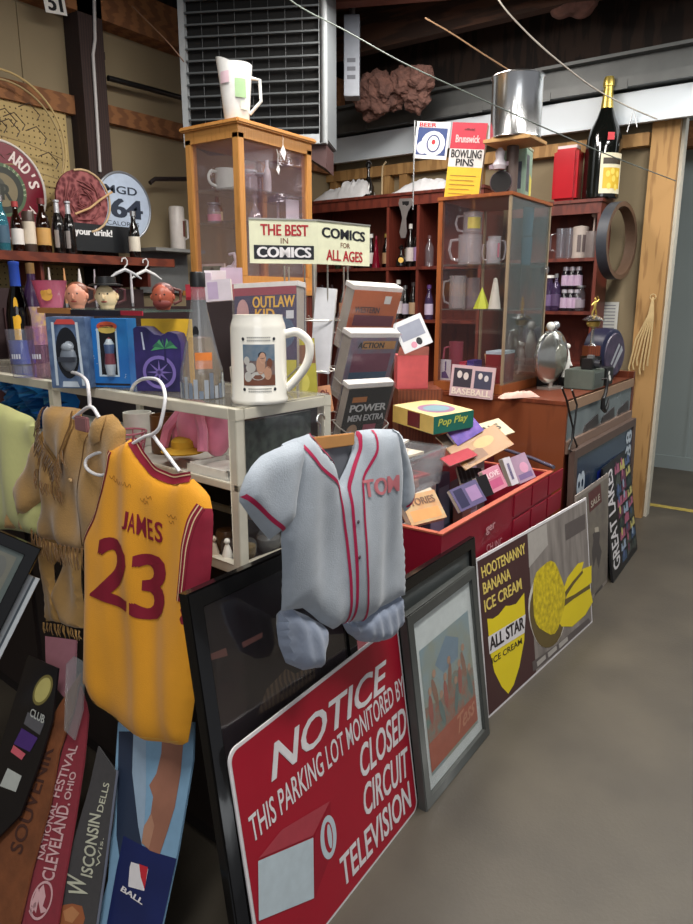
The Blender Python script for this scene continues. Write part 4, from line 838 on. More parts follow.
words(m, 'CLUB', *LP(s_, (30, 716), (44, 724), (32, 708)), y=-.0018, m=4); m.build('printing', [flat((120, 110, 60), .4), flat((190, 180, 110), .4), flat((90, 90, 96), .4), flat((72, 44, 116), .4), flat((180, 184, 180), .4), flat((206, 96, 110), .4)], t)
t, s_, m = sheet('pink_card', 'dull pink card sticking up between the pennants and the suede trousers', 'card', [(45, 636), (76, 640), (74, 690), (66, 700), (46, 676)], -.01, 0); m.build('card', flat((150, 100, 112), .6), t)
t, s_, m = sheet('plastic_sleeve', 'clear plastic sleeve with white corner standing above the pennants', 'sleeve', [(66, 664), (74, 656), (84, 662), (82, 710), (74, 740), (64, 730)], -.062, 0, ); m.build('sleeve', PLASTIC, t)
# frame at the far left
fa = Fr((-.42, .95, 0), (.72, -.7, 0), (.13, .13, .95)); f3 = e3
P = LP(fa, *[(41, 549), (-62, 508), (-135, 700), (-35, 748)]); A = Vector(P[3]); Bx = Vector(P[2])
v0 = Vector(LP(fa, (-8, 660))[0]); TLc, TRc = Vector(LP(fa, (-60, 506))[0]), Vector(LP(fa, (41, 549))[0]); BRc = Vector(LP(fa, (-22, 700))[0])
ex2 = (TRc - TLc); w = ex2.length; ex2.normalize(); up2 = Vector((-ex2.y, ex2.x)); hh = .36; o2 = TLc - up2 * hh
sub = Fr(fa.W(o2.x, 0, o2.y), fa.ex * ex2.x + fa.ez * ex2.y, fa.ex * up2.x + fa.ez * up2.y)
t = thing('tilted_framed_print', 'black framed grey print tilted at the far left edge of the picture', 'picture', mx=sub.M)
frame_mb(w, hh, .034, 0, .022).build('picture_frame', BLK, t, bevel=.002); m = MB(); m.box(.02, w - .02, .008, .018, .02, hh - .02); m.build('mat_board', flat((96, 106, 104), .6), t)
m = MB(); m.flat([(.045, .05), (w - .05, .05), (w - .05, hh - .05), (.045, hh - .05)], .0074, 0); m.flat(ellp((w - .085, hh - .1), .022, .04), .0068, 1); m.flat(ellp((w - .085, hh - .17), .018, .024), .0068, 1); m.flat([(w - .15, hh - .25), (w - .055, hh - .25), (w - .055, hh - .2), (w - .15, hh - .2)], .0068, 0)
words(m, 'Red', (w - .13, hh - .245), (w - .06, hh - .245), (w - .13, hh - .215), y=.0062, m=2, shear=.2); m.build('print', [mat('aged_print', (120, 120, 110), .6, 0, .08, 14), flat((110, 112, 108), .6), flat((150, 44, 50), .6)], t)
sub2 = Fr(sub.W(.05, .035, -.09), sub.ex, sub.ez); t = thing('white_board', 'white edged board tilted behind the black framed print at the far left', 'board', mx=sub2.M); m = MB(); m.box(0, w - .022, 0, .008, 0, hh); m.build('board', flat((206, 212, 218), .5), t); m = MB(); m.box(w - .04, w - .034, -.001, 0, .0, hh); m.build('edge_line', flat((90, 100, 110), .5), t)
# ================================================================== GREY BASEBALL UNIFORM
fg = Fr((0, .055, 0), (1, 0, 0), (0, .012, 1)); g3 = cropf(180, 400, 2.8875)
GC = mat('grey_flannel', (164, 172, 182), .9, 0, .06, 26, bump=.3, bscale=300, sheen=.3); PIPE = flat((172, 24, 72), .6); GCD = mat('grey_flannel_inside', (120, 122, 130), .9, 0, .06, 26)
def gw(x, z): return .008 * math.sin(28 * x + 6 * z) * min(1, max(.15, (1.2 - z) * 3)) + .006 * math.sin(17 * x - 12 * z) + .002 * math.sin(70 * x)
t = thing('baseball_shirt', 'grey short sleeved baseball shirt with red piping and TOM on the chest', 'shirt', mx=fg.M)
body = LP(fg, *g3((370, 97), (330, 112), (298, 128), (288, 200), (292, 290), (283, 400), (292, 520), (298, 612), (330, 606), (352, 600), (380, 622), (402, 642), (438, 661), (470, 648), (487, 640), (520, 640), (556, 612), (600, 592), (640, 562), (640, 430), (634, 300), (632, 200), (612, 84), (560, 84), (516, 90), (500, 150), (462, 240), (440, 185), (400, 135)))
cg = Cloth(body, .03, .07, gw); m = MB(); cg.mesh(m, .0125); m.build('cloth', GC, t)
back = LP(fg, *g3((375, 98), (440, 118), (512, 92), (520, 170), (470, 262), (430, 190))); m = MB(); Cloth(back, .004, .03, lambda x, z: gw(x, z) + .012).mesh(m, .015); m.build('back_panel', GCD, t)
s1 = LP(fg, *g3((334, 112), (300, 124), (262, 140), (228, 160), (196, 190), (178, 218), (163, 266), (163, 292), (200, 345), (246, 400), (268, 375), (290, 348), (302, 330), (318, 240), (336, 160)))
cs1 = Cloth(s1, .026, .04, lambda x, z: gw(x, z) - .014); m = MB(); cs1.mesh(m, .012); m.build('sleeve', GC, t)
s2 = LP(fg, *g3((600, 82), (618, 90), (640, 150), (658, 205), (671, 252), (664, 285), (642, 322), (632, 300), (628, 220), (606, 130)))
cs2 = Cloth(s2, .018, .03, lambda x, z: gw(x, z) - .008); m = MB(); cs2.mesh(m, .012); m.build('sleeve', GC, t)
m = MB()
for P in (((330, 120), (345, 152), (368, 185), (410, 218), (438, 240), (447, 300), (458, 400), (466, 520), (470, 646)), ((368, 98), (385, 125), (410, 155), (438, 180)), ((553, 86), (546, 140), (525, 185), (502, 225), (498, 350), (500, 470), (508, 560), (520, 636)), ((517, 90), (512, 140), (490, 190), (470, 250), (473, 350), (478, 500), (482, 640))):
    cg.ribbon(m, LP(fg, *g3(*P)), .0085, 0, y=-.0016)
cs1.ribbon(m, LP(fg, *g3((165, 272), (200, 305), (236, 342), (268, 370))), .009, 0, y=-.0016); cs2.ribbon(m, LP(fg, *g3((664, 250), (655, 280), (638, 306))), .007, 0, y=-.0016)
m.build('piping', PIPE, t)
m = MB(); words(m, 'TOM', *LP(fg, *g3((503, 279), (598, 257), (500, 228))), y=-.002, bold=.05, yf=cg.yf); m.build('lettering', flat((206, 120, 128), .8), t)
for z in (345, 445):
    q = fg.L(*g3((481, z))[0]); m = MB(); m.ell((q[0], cg.yf(*q) - .003, q[1]), .005, .002, .005, 12, 8); m.build('button', flat((90, 70, 80), .3), t)
tr = thing('baseball_trousers', 'grey gathered knickerbocker trousers hanging below the baseball shirt', 'trousers', mx=fg.M)
for q in (((298, 618), (330, 604), (380, 628), (420, 652), (420, 690), (412, 740), (400, 772), (360, 782), (322, 765), (305, 715), (296, 660)), ((480, 645), (520, 636), (560, 610), (640, 560), (643, 640), (634, 662), (606, 694), (560, 702), (530, 700), (500, 678))):
    cl_ = Cloth(LP(fg, *g3(*q)), .03, .035, lambda x, z: gw(x, z) * .7 + .012 + .003 * math.sin(150 * x + 30 * z)); m = MB(); cl_.mesh(m, .011); m.build('trouser_leg', mat('grey_flannel_blue', (142, 152, 172), .9, 0, .08, 20, bump=.3, sheen=.3), tr)
htube('clothes_hanger', 'wooden hanger with a wire hook carrying the grey baseball shirt', fg, [('hook', cc3(g3, (405, 95, .0), (404, 72, .0), (395, 60, .002), (400, 44, .01), (412, 42, .015), (418, 55, .02)))], .002, STEEL)
h_ = [o for o in C.objects if o.get('label', '').startswith('wooden hanger')][0]
m = MB(); a = fg.L(*g3((388, 122))[0]); b = fg.L(*g3((505, 108))[0]); m.bar((a[0], .004, a[1] - .004), (b[0], .004, b[1] - .004), .008, .03); m.build('wooden_bar', flat((196, 142, 84), .5), h_, bevel=.002)
# ================================================================== COUNTER AND RED BIN
m = MB(); ct = thing('counter', 'dark red painted counter behind the framed pictures and ice cream sign', 'counter', (0, 0, 0))
m.box(.4, 2.12, .2, 1.2, 0, .48); m.box(.4, 2.12, .54, 1.2, .48, .78); m.build('carcass', mat('dark_red_paint', (84, 18, 30), .5, 0, .15, 5), ct)
m = MB(); m.box(.39, 2.13, .535, 1.21, .78, .8); m.build('counter_top', WOODD, ct, bevel=.002)
RP = mat('red_paint', (140, 22, 44), .42, 0, .08, 6); bx0, bx1, by0, by1, bz = .822, 1.9, .157, .53, .78
BB0 = .482
bn = thing('red_bin', 'open topped red wooden bin full of cassettes and books on the counter front', 'bin', (bx0, by0, BB0))
W_, D_, H_ = bx1 - bx0, by1 - by0, bz - BB0
m = MB(); k = .018; m.box(0, W_, 0, k, 0, H_ - .006); m.box(0, W_, D_ - k, D_, 0, H_ - .006); m.box(0, k, k, D_ - k, 0, H_ - .006); m.box(W_ - k, W_, k, D_ - k, 0, H_ - .006); m.box(k, W_ - k, k, D_ - k, 0, .02); m.build('box', RP, bn)
m = MB(); m.box(-.002, W_ + .002, -.003, k + .002, H_ - .006, H_); m.box(-.002, k + .002, k, D_, H_ - .006, H_); m.box(W_ - k, W_ + .002, k, D_, H_ - .006, H_); m.build('rim', flat((176, 88, 66), .5), bn)
for i in range(3):
    for j in range(2):
        m = MB(); x = .62 + i * .2; z = .09 + j * .105; m.box(x, x + .185, -.006, 0, z, z + .092); m.build('raised_panel', RP, bn, bevel=.002)
fb = Fr((bx0, by0, BB0), (1, 0, 0), (0, 0, 1)); r8 = cropf(390, 480, 6.3)
m = MB(); words(m, 'ger', *LP(fb, *r8((596, 350), (655, 310), (592, 300))), y=-.0068); words(m, 'CH INC.', *LP(fb, *r8((600, 455), (705, 400), (598, 408))), y=-.0068, bold=0); m.build('lettering', flat((214, 160, 166), .5), bn)
m = MB(); m.tube([(2.13, .5, .8), (2.02, .3, .797), (1.93, .165, .79)], .009, 10); m2 = m; 
tag(m.build('metal_rod', flat((150, 150, 178), .25, metal=.8), None), 'shiny grey metal rod lying across the far end of the red bin', 'rod')
def card3(bl, br, tl, d, rz, tilt=0):
    o = at(bl[0], bl[1], d=d); f = frz(o, R(rz)); ez = f.ez * math.cos(R(tilt)) + f.ey * math.sin(R(tilt)); f = Fr(o, f.ex, ez)
    P = f.L(*br); Q = f.L(*tl); e = f.ex * P[0] + f.ez * P[1]; u_ = f.ex * Q[0] + f.ez * Q[1]
    g_ = Fr(o, e, u_); return g_, Vector(P).length, abs(Vector(g_.L(*tl))[1])
def book(name, label, cat, bl, br, tl, d, rz, tilt, th, cover, page=(214, 206, 190), prints=None, group=None):
    f, w, h = card3(bl, br, tl, d, rz, tilt); t = thing(name, label, cat, mx=f.M, group=group)
    m = MB(); m.box(.001, w - .001, .001, th - .001, .001, h - .001); m.build('pages', flat(page, .7), t)
    m = MB(); m.box(0, w, 0, .0012, 0, h); m.box(0, w, th - .0012, th, 0, h); m.build('cover', cover if not isinstance(cover, tuple) else flat(cover, .4), t)
    if prints:
        m = MB(); ms = []
        for i, (col, pts) in enumerate(prints):
            mt = col if not isinstance(col, tuple) else flat(col, .45)
            if mt not in ms: ms.append(mt)
            if isinstance(pts, str): continue
            if pts[0] == 'T': words(m, pts[1], (pts[2] * w, pts[3] * h), (pts[4] * w, pts[3] * h), (pts[2] * w, pts[5] * h), y=-.0012 - .0002 * i, m=ms.index(mt), bold=.04)
            elif pts[0] == 'E': m.flat(ellp((pts[1] * w, pts[2] * h), pts[3] * w, pts[4] * h, 16), -.0004 - .0003 * i, ms.index(mt))
            else: m.flat([(a * w, b * h) for a, b in pts], -.0004 - .0003 * i, ms.index(mt))
        m.build('printing', ms, t)
    return t, f, w, h
Rr = lambda a, b, c, d: [(a, b), (c, b), (c, d), (a, d)]
WW = (232, 230, 226)
# in the red bin
book('video_case', 'orange and cream video case lying lengthwise at the near end of the red bin', 'case', (412, 526), (447, 517), (405, 496), 2.43, -22, 40, .026, mat('orange_print', (196, 140, 96), .35, 0, kind='noise', scale=20, col2=(190, 170, 130)), prints=[((222, 150, 90), Rr(.1, .1, .9, .45)), ((120, 90, 70), ('T', 'STORIES', .1, .6, .9, .85))])
book('video_case', 'cream backed video case standing behind the orange one in the red bin', 'case', (404, 518), (440, 503), (398, 500), 2.56, -22, 40, .02, (120, 88, 76), prints=[((204, 190, 170), Rr(0, .8, 1, 1))])
book('cassette_case', 'purple and grey cassette case beside the orange video case in the red bin', 'case', (461, 512), (487, 500), (452, 489), 2.62, -25, 35, .02, (92, 84, 120), prints=[((40, 38, 70), Rr(.08, .1, .4, .9)), ((150, 120, 160), Rr(.5, .2, .92, .8))])
book('cassette_case', 'black glossy cassette case wedged in the middle of the red bin', 'case', (484, 498), (494, 494), (475, 478), 2.75, -30, 25, .03, (24, 22, 26))
book('paperback', 'pink covered book standing in the red bin', 'book', (492, 494), (508, 486), (483, 471), 2.83, -30, 25, .03, (206, 136, 156), prints=[((190, 90, 130), Rr(.15, .15, .85, .5)), ((240, 214, 220), ('T', 'LOVE', .15, .6, .85, .82))])
book('paperback', 'white spined lilac book at the far end of the red bin', 'book', (512, 486), (519, 483), (503, 459), 2.98, -30, 20, .03, (214, 206, 214), prints=[((110, 100, 140), ('T', 'IIII', .3, .2, .6, .8))])
book('paperback', 'mauve picture book leaning beside the white spined book in the red bin', 'book', (520, 484), (536, 477), (510, 458), 3.02, -28, 28, .016, (166, 138, 160), prints=[((206, 150, 176), ('E', .6, .5, .25, .2)), ((120, 100, 140), Rr(.1, .1, .9, .3))])
book('vinyl_tray', 'black ribbed plastic tray in the red bin below the tan comic', 'tray', (461, 483), (486, 485), (453, 466), 2.9, -35, 60, .02, (30, 28, 32), prints=[((70, 68, 74), Rr(.1 + .18 * i, .1, .16 + .18 * i, .9)) for i in range(5)])
random.seed(21)
for i, (px, py, c, lb) in enumerate(((444, 508, (196, 190, 186), 'grey case under the purple cassette case'), (500, 480, (70, 60, 84), 'dark purple case between the two standing books'), (428, 500, (90, 56, 50), 'brown case behind the cream video case'))):
    p0 = at(px, py, Y=.34 + .0 * i); t = thing('cassette_case', lb + ' in the red bin', 'case', (.98 + i * .27, .42, .505), R(6 * i)); m = MB(); m.box(-.08, .08, -.02, .02, 0, .2); m.build('case', flat(c, .35), t, bevel=.002); m = MB(); m.box(-.07, .07, -.0206, -.02, .02, .18); m.build('insert', flat(tuple(min(255, v + 40) for v in c), .4), t)
m = MB(); m.box(0, 1.03, 0, .08, 0, .058); tag(m.build('wooden_riser', WOODR, loc=(.86, .43, .5025)), 'low wooden riser under the back row of cases in the red bin', 'riser')
bc = [((196, 186, 176), 'cream cassette case at the near end of the back row in the red bin'), ((60, 44, 60), 'dark plum cassette case second in the back row of the red bin'), ((178, 120, 96), 'tan cassette case third in the back row of the red bin'), ((210, 204, 200), 'white cassette case fourth in the back row of the red bin'),
      ((70, 76, 96), 'slate blue cassette case fifth in the back row of the red bin'), ((150, 60, 66), 'dull red cassette case sixth in the back row of the red bin'), ((186, 170, 190), 'pale lilac cassette case seventh in the back row of the red bin'), ((96, 90, 90), 'grey cassette case last in the back row of the red bin')]
for i, (c, l) in enumerate(bc):
    t = thing('cassette_case', l, 'case', (.87 + i * .125, .455 + .01 * (i % 2), .503 + .06), R(-6 + 5 * (i % 3))); t.rotation_euler.x = R(-3); m = MB(); m.box(0, .11, 0, .03, 0, .235 + .02 * (i % 3)); m.build('case', flat(c, .35), t, bevel=.002); m = MB(); m.box(.012, .098, -.0006, 0, .03, .2); m.build('insert', flat(tuple(max(0, min(255, v + (44 if v < 120 else -50))) for v in c), .4), t)
for i, (c, l) in enumerate((((206, 150, 104), 'orange video case lying behind the front row at the near end of the bin'), ((110, 96, 120), 'grey violet video case lying behind the pink book in the bin'), ((190, 182, 170), 'cream video case lying at the middle of the bin'))):
    t = thing('video_case', l, 'case', (.9 + i * .3, .27, .62 + .01 * i), R(4 - 5 * i)); t.rotation_euler.x = R(-30); m = MB(); m.box(0, .22, 0, .1, 0, .03); m.build('case', flat(c, .35), t, bevel=.002)
# piles on the counter
t, f, w, h = book('comic_book', 'tan covered comic book curling on the pile behind the red bin', 'comic', (466, 470), (514, 444), (459, 442), 2.85, -32, 50, .006, (158, 112, 62), prints=[((120, 80, 50), Rr(.1, .1, .5, .5)), ((190, 150, 90), ('E', .6, .6, .2, .2))])
book('comic_book', 'cream comic book with black writing on top of the tan comic', 'comic', (452, 452), (515, 432), (465, 428), 2.9, -32, 62, .006, (206, 192, 160), prints=[((60, 50, 50), ('T', 'SERIALS', .3, .4, .9, .75)), ((90, 80, 70), Rr(0, 0, .3, 1))])
book('comic_book', 'red edged comic book sticking out below the cream comic', 'comic', (450, 466), (478, 455), (446, 456), 2.8, -32, 66, .006, (168, 60, 70))
book('snack_bag', 'blue and purple shiny bag lying between the board game and the comics', 'bag', (458, 446), (484, 430), (452, 430), 2.92, -30, 40, .014, mat('purple_foil', (92, 80, 160), .25, .4, kind='noise', scale=22, col2=(140, 110, 190)))
bt = at(404, 499, Z=.801) ; t = thing('storage_tub', 'clear plastic tub of papers on the counter behind the grey baseball shirt', 'tub', (.86, .44, .802), R(0)); m = MB(); P0 = [(0, 0), (.48, 0), (.48, .3), (0, .3)]
V = [(x, y, 0) for x, y in P0] + [(x * 1.07 - .015, y * 1.1 - .015, .15) for x, y in P0]; m.add(V, [(3, 2, 1, 0), (0, 1, 5, 4), (1, 2, 6, 5), (2, 3, 7, 6), (3, 0, 4, 7)]); V = [(x * .97 + .005, y * .97 + .005, .004) for x, y in P0] + [(x * 1.05 - .01, y * 1.08 - .012, .15) for x, y in P0]; m.add(V, [(0, 1, 2, 3), (4, 5, 1, 0), (5, 6, 2, 1), (6, 7, 3, 2), (7, 4, 0, 3)]); m.build('body', glass('tub_plastic', (240, 244, 246), 1.5, .35, (226, 230, 236), .15), t)
m = MB(); z = .151; m.tube([(-.016, -.016, z), (.5, -.016, z), (.5, .316, z), (-.016, .316, z)], .006, 8, closed=True); m.build('rim', PLASTIC, t)
random.seed(4); cols = [(226, 222, 214), (186, 60, 56), (236, 234, 230), (168, 150, 150), (120, 70, 64), (222, 214, 196), (96, 108, 132), (230, 226, 220)]
for i in range(8):
    t = thing('leaflet', ['white folded leaflet at the bottom of the clear tub', 'red printed leaflet in the clear tub', 'white glossy leaflet near the top of the clear tub', 'grey pink leaflet in the clear tub', 'brown booklet in the clear tub', 'cream booklet in the clear tub', 'blue grey folder standing in the clear tub', 'white sheet on top of the papers in the clear tub'][i], 'leaflet', (.90 + .2 * (i % 2) + random.uniform(0, .03), .50 + .006 * i, .812 + .022 * i), R(random.uniform(-14, 10))); m = MB()
    m.box(0, .2, 0, .16, 0, .01); m.build('sheets', flat(cols[i], .5), t); m = MB(); m.box(.02, .18, .03, .09, .0101, .0106); m.build('printing', flat(cols[(i + 3) % 8], .5), t)
# board game box
A3 = at(434, 436, d=2.86); best = None; rt = Vector((math.sin(HD), -math.cos(HD), 0)); fw_ = Vector((math.cos(HD), math.sin(HD), 0))
for i in range(0, 50):
    for j in range(-12, 13, 4):
        n_ = (Vector((0, 0, 1)) - fw_ * math.tan(R(i)) + rt * math.tan(R(j))).normalized(); A_ = at(434, 417, d=2.84); B_ = hit(474, 410, A_, n_) - A_; C_ = hit(393, 405, A_, n_) - A_
        sc_ = abs(B_.normalized().dot(C_.normalized())) + .006 * i + .004 * abs(j)
        if best is None or sc_ < best[0]: best = (sc_, n_, A_, B_, C_)
_, n_, A_, B_, C_ = best; hh = .075; gm = Fr(A_ - n_ * hh, B_, n_); w1 = B_.length; w2 = abs(C_.dot(gm.ey))
t = thing('game_box', 'yellow and green board game box lying on the papers in the clear tub', 'box', mx=gm.M); m = MB()
m.box(0, w1, 0, w2, 0, hh, [1, 2, 0, 1, 1, 1]); m.build('box', [flat((30, 110, 96), .5), flat((206, 176, 96), .5), flat((222, 196, 138), .5)], t, bevel=.001)
m = MB(); words(m, 'Pop Play', (w1 * .1, hh * .3), (w1 * .85, hh * .36), (w1 * .1, hh * .82), y=-.001, shear=.2); m.build('script_lettering', flat((196, 206, 90), .5), t)
m = MB(); m.add([(x, y, hh + .0006) for x, y in ellp((w1 * .5, w2 * .42), w1 * .36, w2 * .3)], [tuple(range(28))], 0); m.add([(x, y, hh + .001) for x, y in ellp((w1 * .5, w2 * .42), w1 * .26, w2 * .2)], [tuple(range(28))], 1); m.add([(-.0006, w2 * .32, hh * .1), (-.0006, w2 * .32, hh * .95), (-.0006, w2 * .62, hh * .95), (-.0006, w2 * .62, hh * .1)], [(0, 1, 2, 3)], 2)
m.build('printing', [flat((150, 110, 140), .5), flat((120, 150, 160), .5), flat((96, 30, 34), .5)], t)
# pink boxes and pamphlet
CP = flat((216, 96, 100), .6)
p0 = at(397, 389, d=3.15); t = thing('pink_box', 'coral pink cardboard box behind the magazine rack, beside the glass case', 'box', (p0.x, p0.y, p0.z), R(-50)); m = MB(); m.box(0, .14, 0, .1, 0, .15); m.build('carton', CP, t, bevel=.001); m = MB(); m.add([(0, 0, .15), (.14, 0, .15), (.135, -.03, .19), (.005, -.03, .19)], [(0, 1, 2, 3)]); m.add([(0, .001, .15), (.14, .001, .15), (.135, -.029, .19), (.005, -.029, .19)], [(3, 2, 1, 0)]); m.build('flap', flat((206, 132, 128), .6), t)
book('pamphlet', 'white printed pamphlet sticking up from the coral pink box', 'pamphlet', (405, 354), (433, 342), (391, 325), 2.82, -50, 15, .006, (226, 226, 228), prints=[((150, 154, 170), Rr(.1, .35, .9, .85)), ((30, 30, 34), ('E', .6, .2, .1, .12)), ((220, 150, 170), ('E', .4, .15, .1, .1))])
t = thing('crate', 'low wooden crate holding up the coral pink box at the back of the counter', 'crate', (p0.x - .02, p0.y - .02, .801), R(-50)); m = MB(); m.box(0, .2, 0, .16, 0, p0.z - .802); m.build('box', WOODR, t)
# ================================================================== COMIC SPINNER RACK
sp = at(318, 264, d=2.12); pole = Vector((sp.x + .11, sp.y + .1, .8))
WIRE = flat((196, 192, 184), .3, metal=.7)
t = thing('comic_rack', 'wire spinner rack for comics topped with a two sided header sign', 'rack', pole)
m = MB(); m.cyl((0, 0, 0), (0, 0, sp.z - .8 + .02), .008, 12); m.build('pole', WIRE, t)
m = MB(); m.lathe([(.15, 0), (.155, .006), (.03, .02), (.012, .03)], n=32); m.build('base', flat((120, 116, 110), .4, metal=.6), t)
vd = lambda a: Vector((math.cos(HD - R(a)), math.sin(HD - R(a)), 0))      # a: degrees right of straight ahead
def wires(parent, name, ang, lat, z0, z1, w, tiltx=.0):
    pass
m = MB()
for a, r in ((-160, .08), (-110, .1), (-60, .1), (150, .09), (100, .11), (60, .11), (0, .11)):
    e = vd(a) * r; m.cyl((e.x, e.y, .18), (e.x, e.y, sp.z - .8), .0028, 6)
for z in (.2, .36, .52, .68): m.ring((0, 0, z), .105, .0025, axis='z', n=28, k=6)
m.build('upright_wires', WIRE, t)
for a0_, z_ in ((-70, .62), (-45, .5), (-75, .4), (30, .66), (45, .52), (60, .42), (10, .3)):
    e_ = vd(a0_); s_ = vd(a0_ + 90); m = MB(); m.tube(smooth([tuple(e_ * .1 + s_ * -.09 + Vector((0, 0, z_ + .03))), tuple(e_ * .14 + s_ * -.08 + Vector((0, 0, z_ - .01))), tuple(e_ * .16 + Vector((0, 0, z_ - .03))), tuple(e_ * .14 + s_ * .08 + Vector((0, 0, z_ - .01))), tuple(e_ * .1 + s_ * .09 + Vector((0, 0, z_ + .03)))]), .0024, 6); m.build('wire_arm', WIRE, t)
def pocket(fr, w, h, name='pocket'):        # a wire pocket in front of a magazine
    m = MB(); B = [(-.01, -.012, h * .3), (w * .25, -.024, h * .12), (w * .5, -.03, h * .06), (w * .75, -.024, h * .12), (w + .01, -.012, h * .3)]
    m.tube(B, .0022, 6); m.tube([(-.012, .03, h * .32), (-.012, -.01, h * .3), (0, -.014, -.01), (w * .5, -.016, -.014), (w, -.014, -.01), (w + .012, -.01, h * .3), (w + .012, .03, h * .32)], .0022, 6)
    m.tube([(w * .5, -.03, h * .06), (w * .5, -.016, -.014), (w * .5, .03, -.014)], .0022, 6)
    m.M = pole_inv @ fr.M; m.v = [tuple(m.M @ Vector(v)) for v in m.v]; return m.build(name, WIRE, t)
pole_inv = Matrix.Translation(-pole)
# header sign
SY = flat((222, 222, 192), .45); SRd = flat((170, 34, 44), .5)
eL = vd(75) ; eR = vd(45)
tl_ = at(316, 222, d=2.12); hs = tl_.z - sp.z
fL = Fr(Vector(sp) - eL * .2, eL, (0, 0, 1)); fR = Fr(Vector(sp), eR, (0, 0, 1)); wL = .2; wR = .2
wL = -(fL.L(250, 262)[0] - .2) ; fL = Fr(Vector(sp) - eL * wL, eL, (0, 0, 1)); wR = fR.L(369.5, 267)[0]
for f_, w_, nm in ((fL, wL, 'l'), (fR, wR, 'r')):
    m = MB(); m.box(0, w_, 0, .004, 0, hs); m.box(0, w_, -.003, .005, hs, hs + .004, 1); o = m.build('header_panel', [SY, WIRE], t); o.matrix_local = pole_inv @ f_.M
    m = MB()
    if nm == 'l':
        words(m, 'THE BEST', (w_ * .16, hs * .64), (w_ * .86, hs * .64), (w_ * .16, hs * .9), y=-.001, bold=.04); words(m, 'IN', (w_ * .45, hs * .46), (w_ * .56, hs * .46), (w_ * .45, hs * .59), y=-.001, m=2, bold=.01)
        m.flat([(w_ * .06, hs * .1), (w_ * .94, hs * .1), (w_ * .94, hs * .42), (w_ * .06, hs * .42)], -.0008, 1); words(m, 'COMICS', (w_ * .1, hs * .14), (w_ * .9, hs * .14), (w_ * .1, hs * .38), y=-.0012, m=3, bold=.06)
    else:
        words(m, 'COMICS', (w_ * .07, hs * .64), (w_ * .9, hs * .6), (w_ * .07, hs * .88), y=-.001, m=1, bold=.05); words(m, 'FOR', (w_ * .42, hs * .42), (w_ * .6, hs * .41), (w_ * .42, hs * .54), y=-.001, m=2, bold=.01); words(m, 'ALL AGES', (w_ * .15, hs * .1), (w_ * .85, hs * .08), (w_ * .15, hs * .36), y=-.001, m=0, bold=.03)
    o2 = m.build('lettering', [SRd, flat((24, 26, 34), .5), flat((120, 80, 60), .5), SW], o)
# comics in the rack
BAG = glass('comic_bag', (240, 240, 242), 1.45, .45, (226, 222, 222), .15)
def bagged(label, bl, br, tl, d, rz, tilt, th, cover, prints, pk=True):
    x = book('comic_book', label, 'comic', bl, br, tl, d, rz, tilt, th, cover, page=(168, 158, 148), prints=prints); t2, f, w, h = x
    m = MB(); m.box(-.006, w + .006, -.004, th + .002, h * .1, h + .012); m.build('plastic_bag', BAG if False else glass('bag_film', (246, 246, 248), 1.45, .12, (232, 228, 228), .1), t2)
    m = MB(); m.box(-.004, w + .004, .004, th, h, h + .014); m.build('bag_top', flat((232, 226, 222), .4), t2)
    if pk: pocket(f, w, h)
    return x
NAVY = mat('comic_navy', (48, 44, 84), .4, 0, kind='noise', scale=25, col2=(76, 60, 92))
bagged('bagged Outlaw Kid comic facing front on the left of the spinner rack', (236, 400), (297, 401), (224, 289), 2.1, -76, 6, .055, NAVY, [((150, 50, 70), Rr(0, .93, 1, 1)), ((232, 180, 60), ('T', 'OUTLAW', .3, .82, .98, .92)), ((226, 170, 60), ('T', 'KID', .34, .71, .66, .81)), ((70, 90, 120), ('E', .78, .6, .2, .14)), ((196, 150, 150), ('E', .14, .78, .1, .12)), ((214, 214, 220), Rr(.84, .72, .96, .79)), ((190, 180, 60), Rr(.5, 0, 1, .36))])
book('comic_book', 'yellow green covered comic low behind the stein handle', 'comic', (283, 402), (318, 400), (283, 340), 2.05, -58, 6, .008, (170, 160, 50), prints=[((120, 80, 60), Rr(0, .6, 1, .9)), ((200, 190, 90), ('E', .5, .3, .3, .2))])
book('comic_book', 'white backed comic seen from behind in the middle of the spinner rack', 'comic', (309, 372), (329, 374), (303, 286), 2.25, -62, 5, .02, (226, 226, 230))
book('comic_book', 'orange covered comic low in the middle of the spinner rack', 'comic', (321, 413), (334, 411), (322, 386), 2.12, -50, 5, .006, (214, 150, 110), prints=[((130, 60, 50), ('T', 'Oh', .15, .5, .85, .85)), ((170, 80, 60), ('E', .5, .25, .3, .2))])
book('comic_book', 'pale bagged comic behind the skyline bottle on the left of the rack', 'comic', (206, 302), (232, 300), (198, 281), 2.3, -58, 6, .02, (206, 196, 206), prints=[((180, 160, 190), Rr(.1, .1, .5, .9))])
bagged('bagged orange comic at the top of the right side of the rack', (341, 350), (387, 350), (356, 290), 2.25, -20, -19, .05, mat('comic_orange', (206, 104, 60), .4, 0, kind='noise', scale=18, col2=(186, 84, 56)), [((206, 110, 64), Rr(0, .55, 1, 1)), ((120, 50, 70), Rr(.1, .42, .95, .6)), ((196, 180, 170), Rr(0, .1, 1, .34)), ((238, 236, 232), Rr(.66, .8, .8, .93)), ((90, 60, 60), ('T', 'WESTERN', .08, .64, .6, .74))])
bagged('bagged comic with a purple and green cover in the middle of the right side', (338, 400), (384, 397), (354, 338), 2.19, -20, -19, .05, mat('comic_mix', (150, 110, 130), .4, 0, kind='noise', scale=30, col2=(120, 130, 150)), [((206, 150, 90), Rr(.25, .82, .95, .95)), ((134, 70, 96), Rr(.1, .45, .9, .75)), ((70, 100, 130), Rr(.1, .34, .9, .45)), ((150, 170, 70), Rr(.05, .05, .9, .28)), ((60, 60, 60), ('T', 'ACTION', .15, .84, .7, .93))])
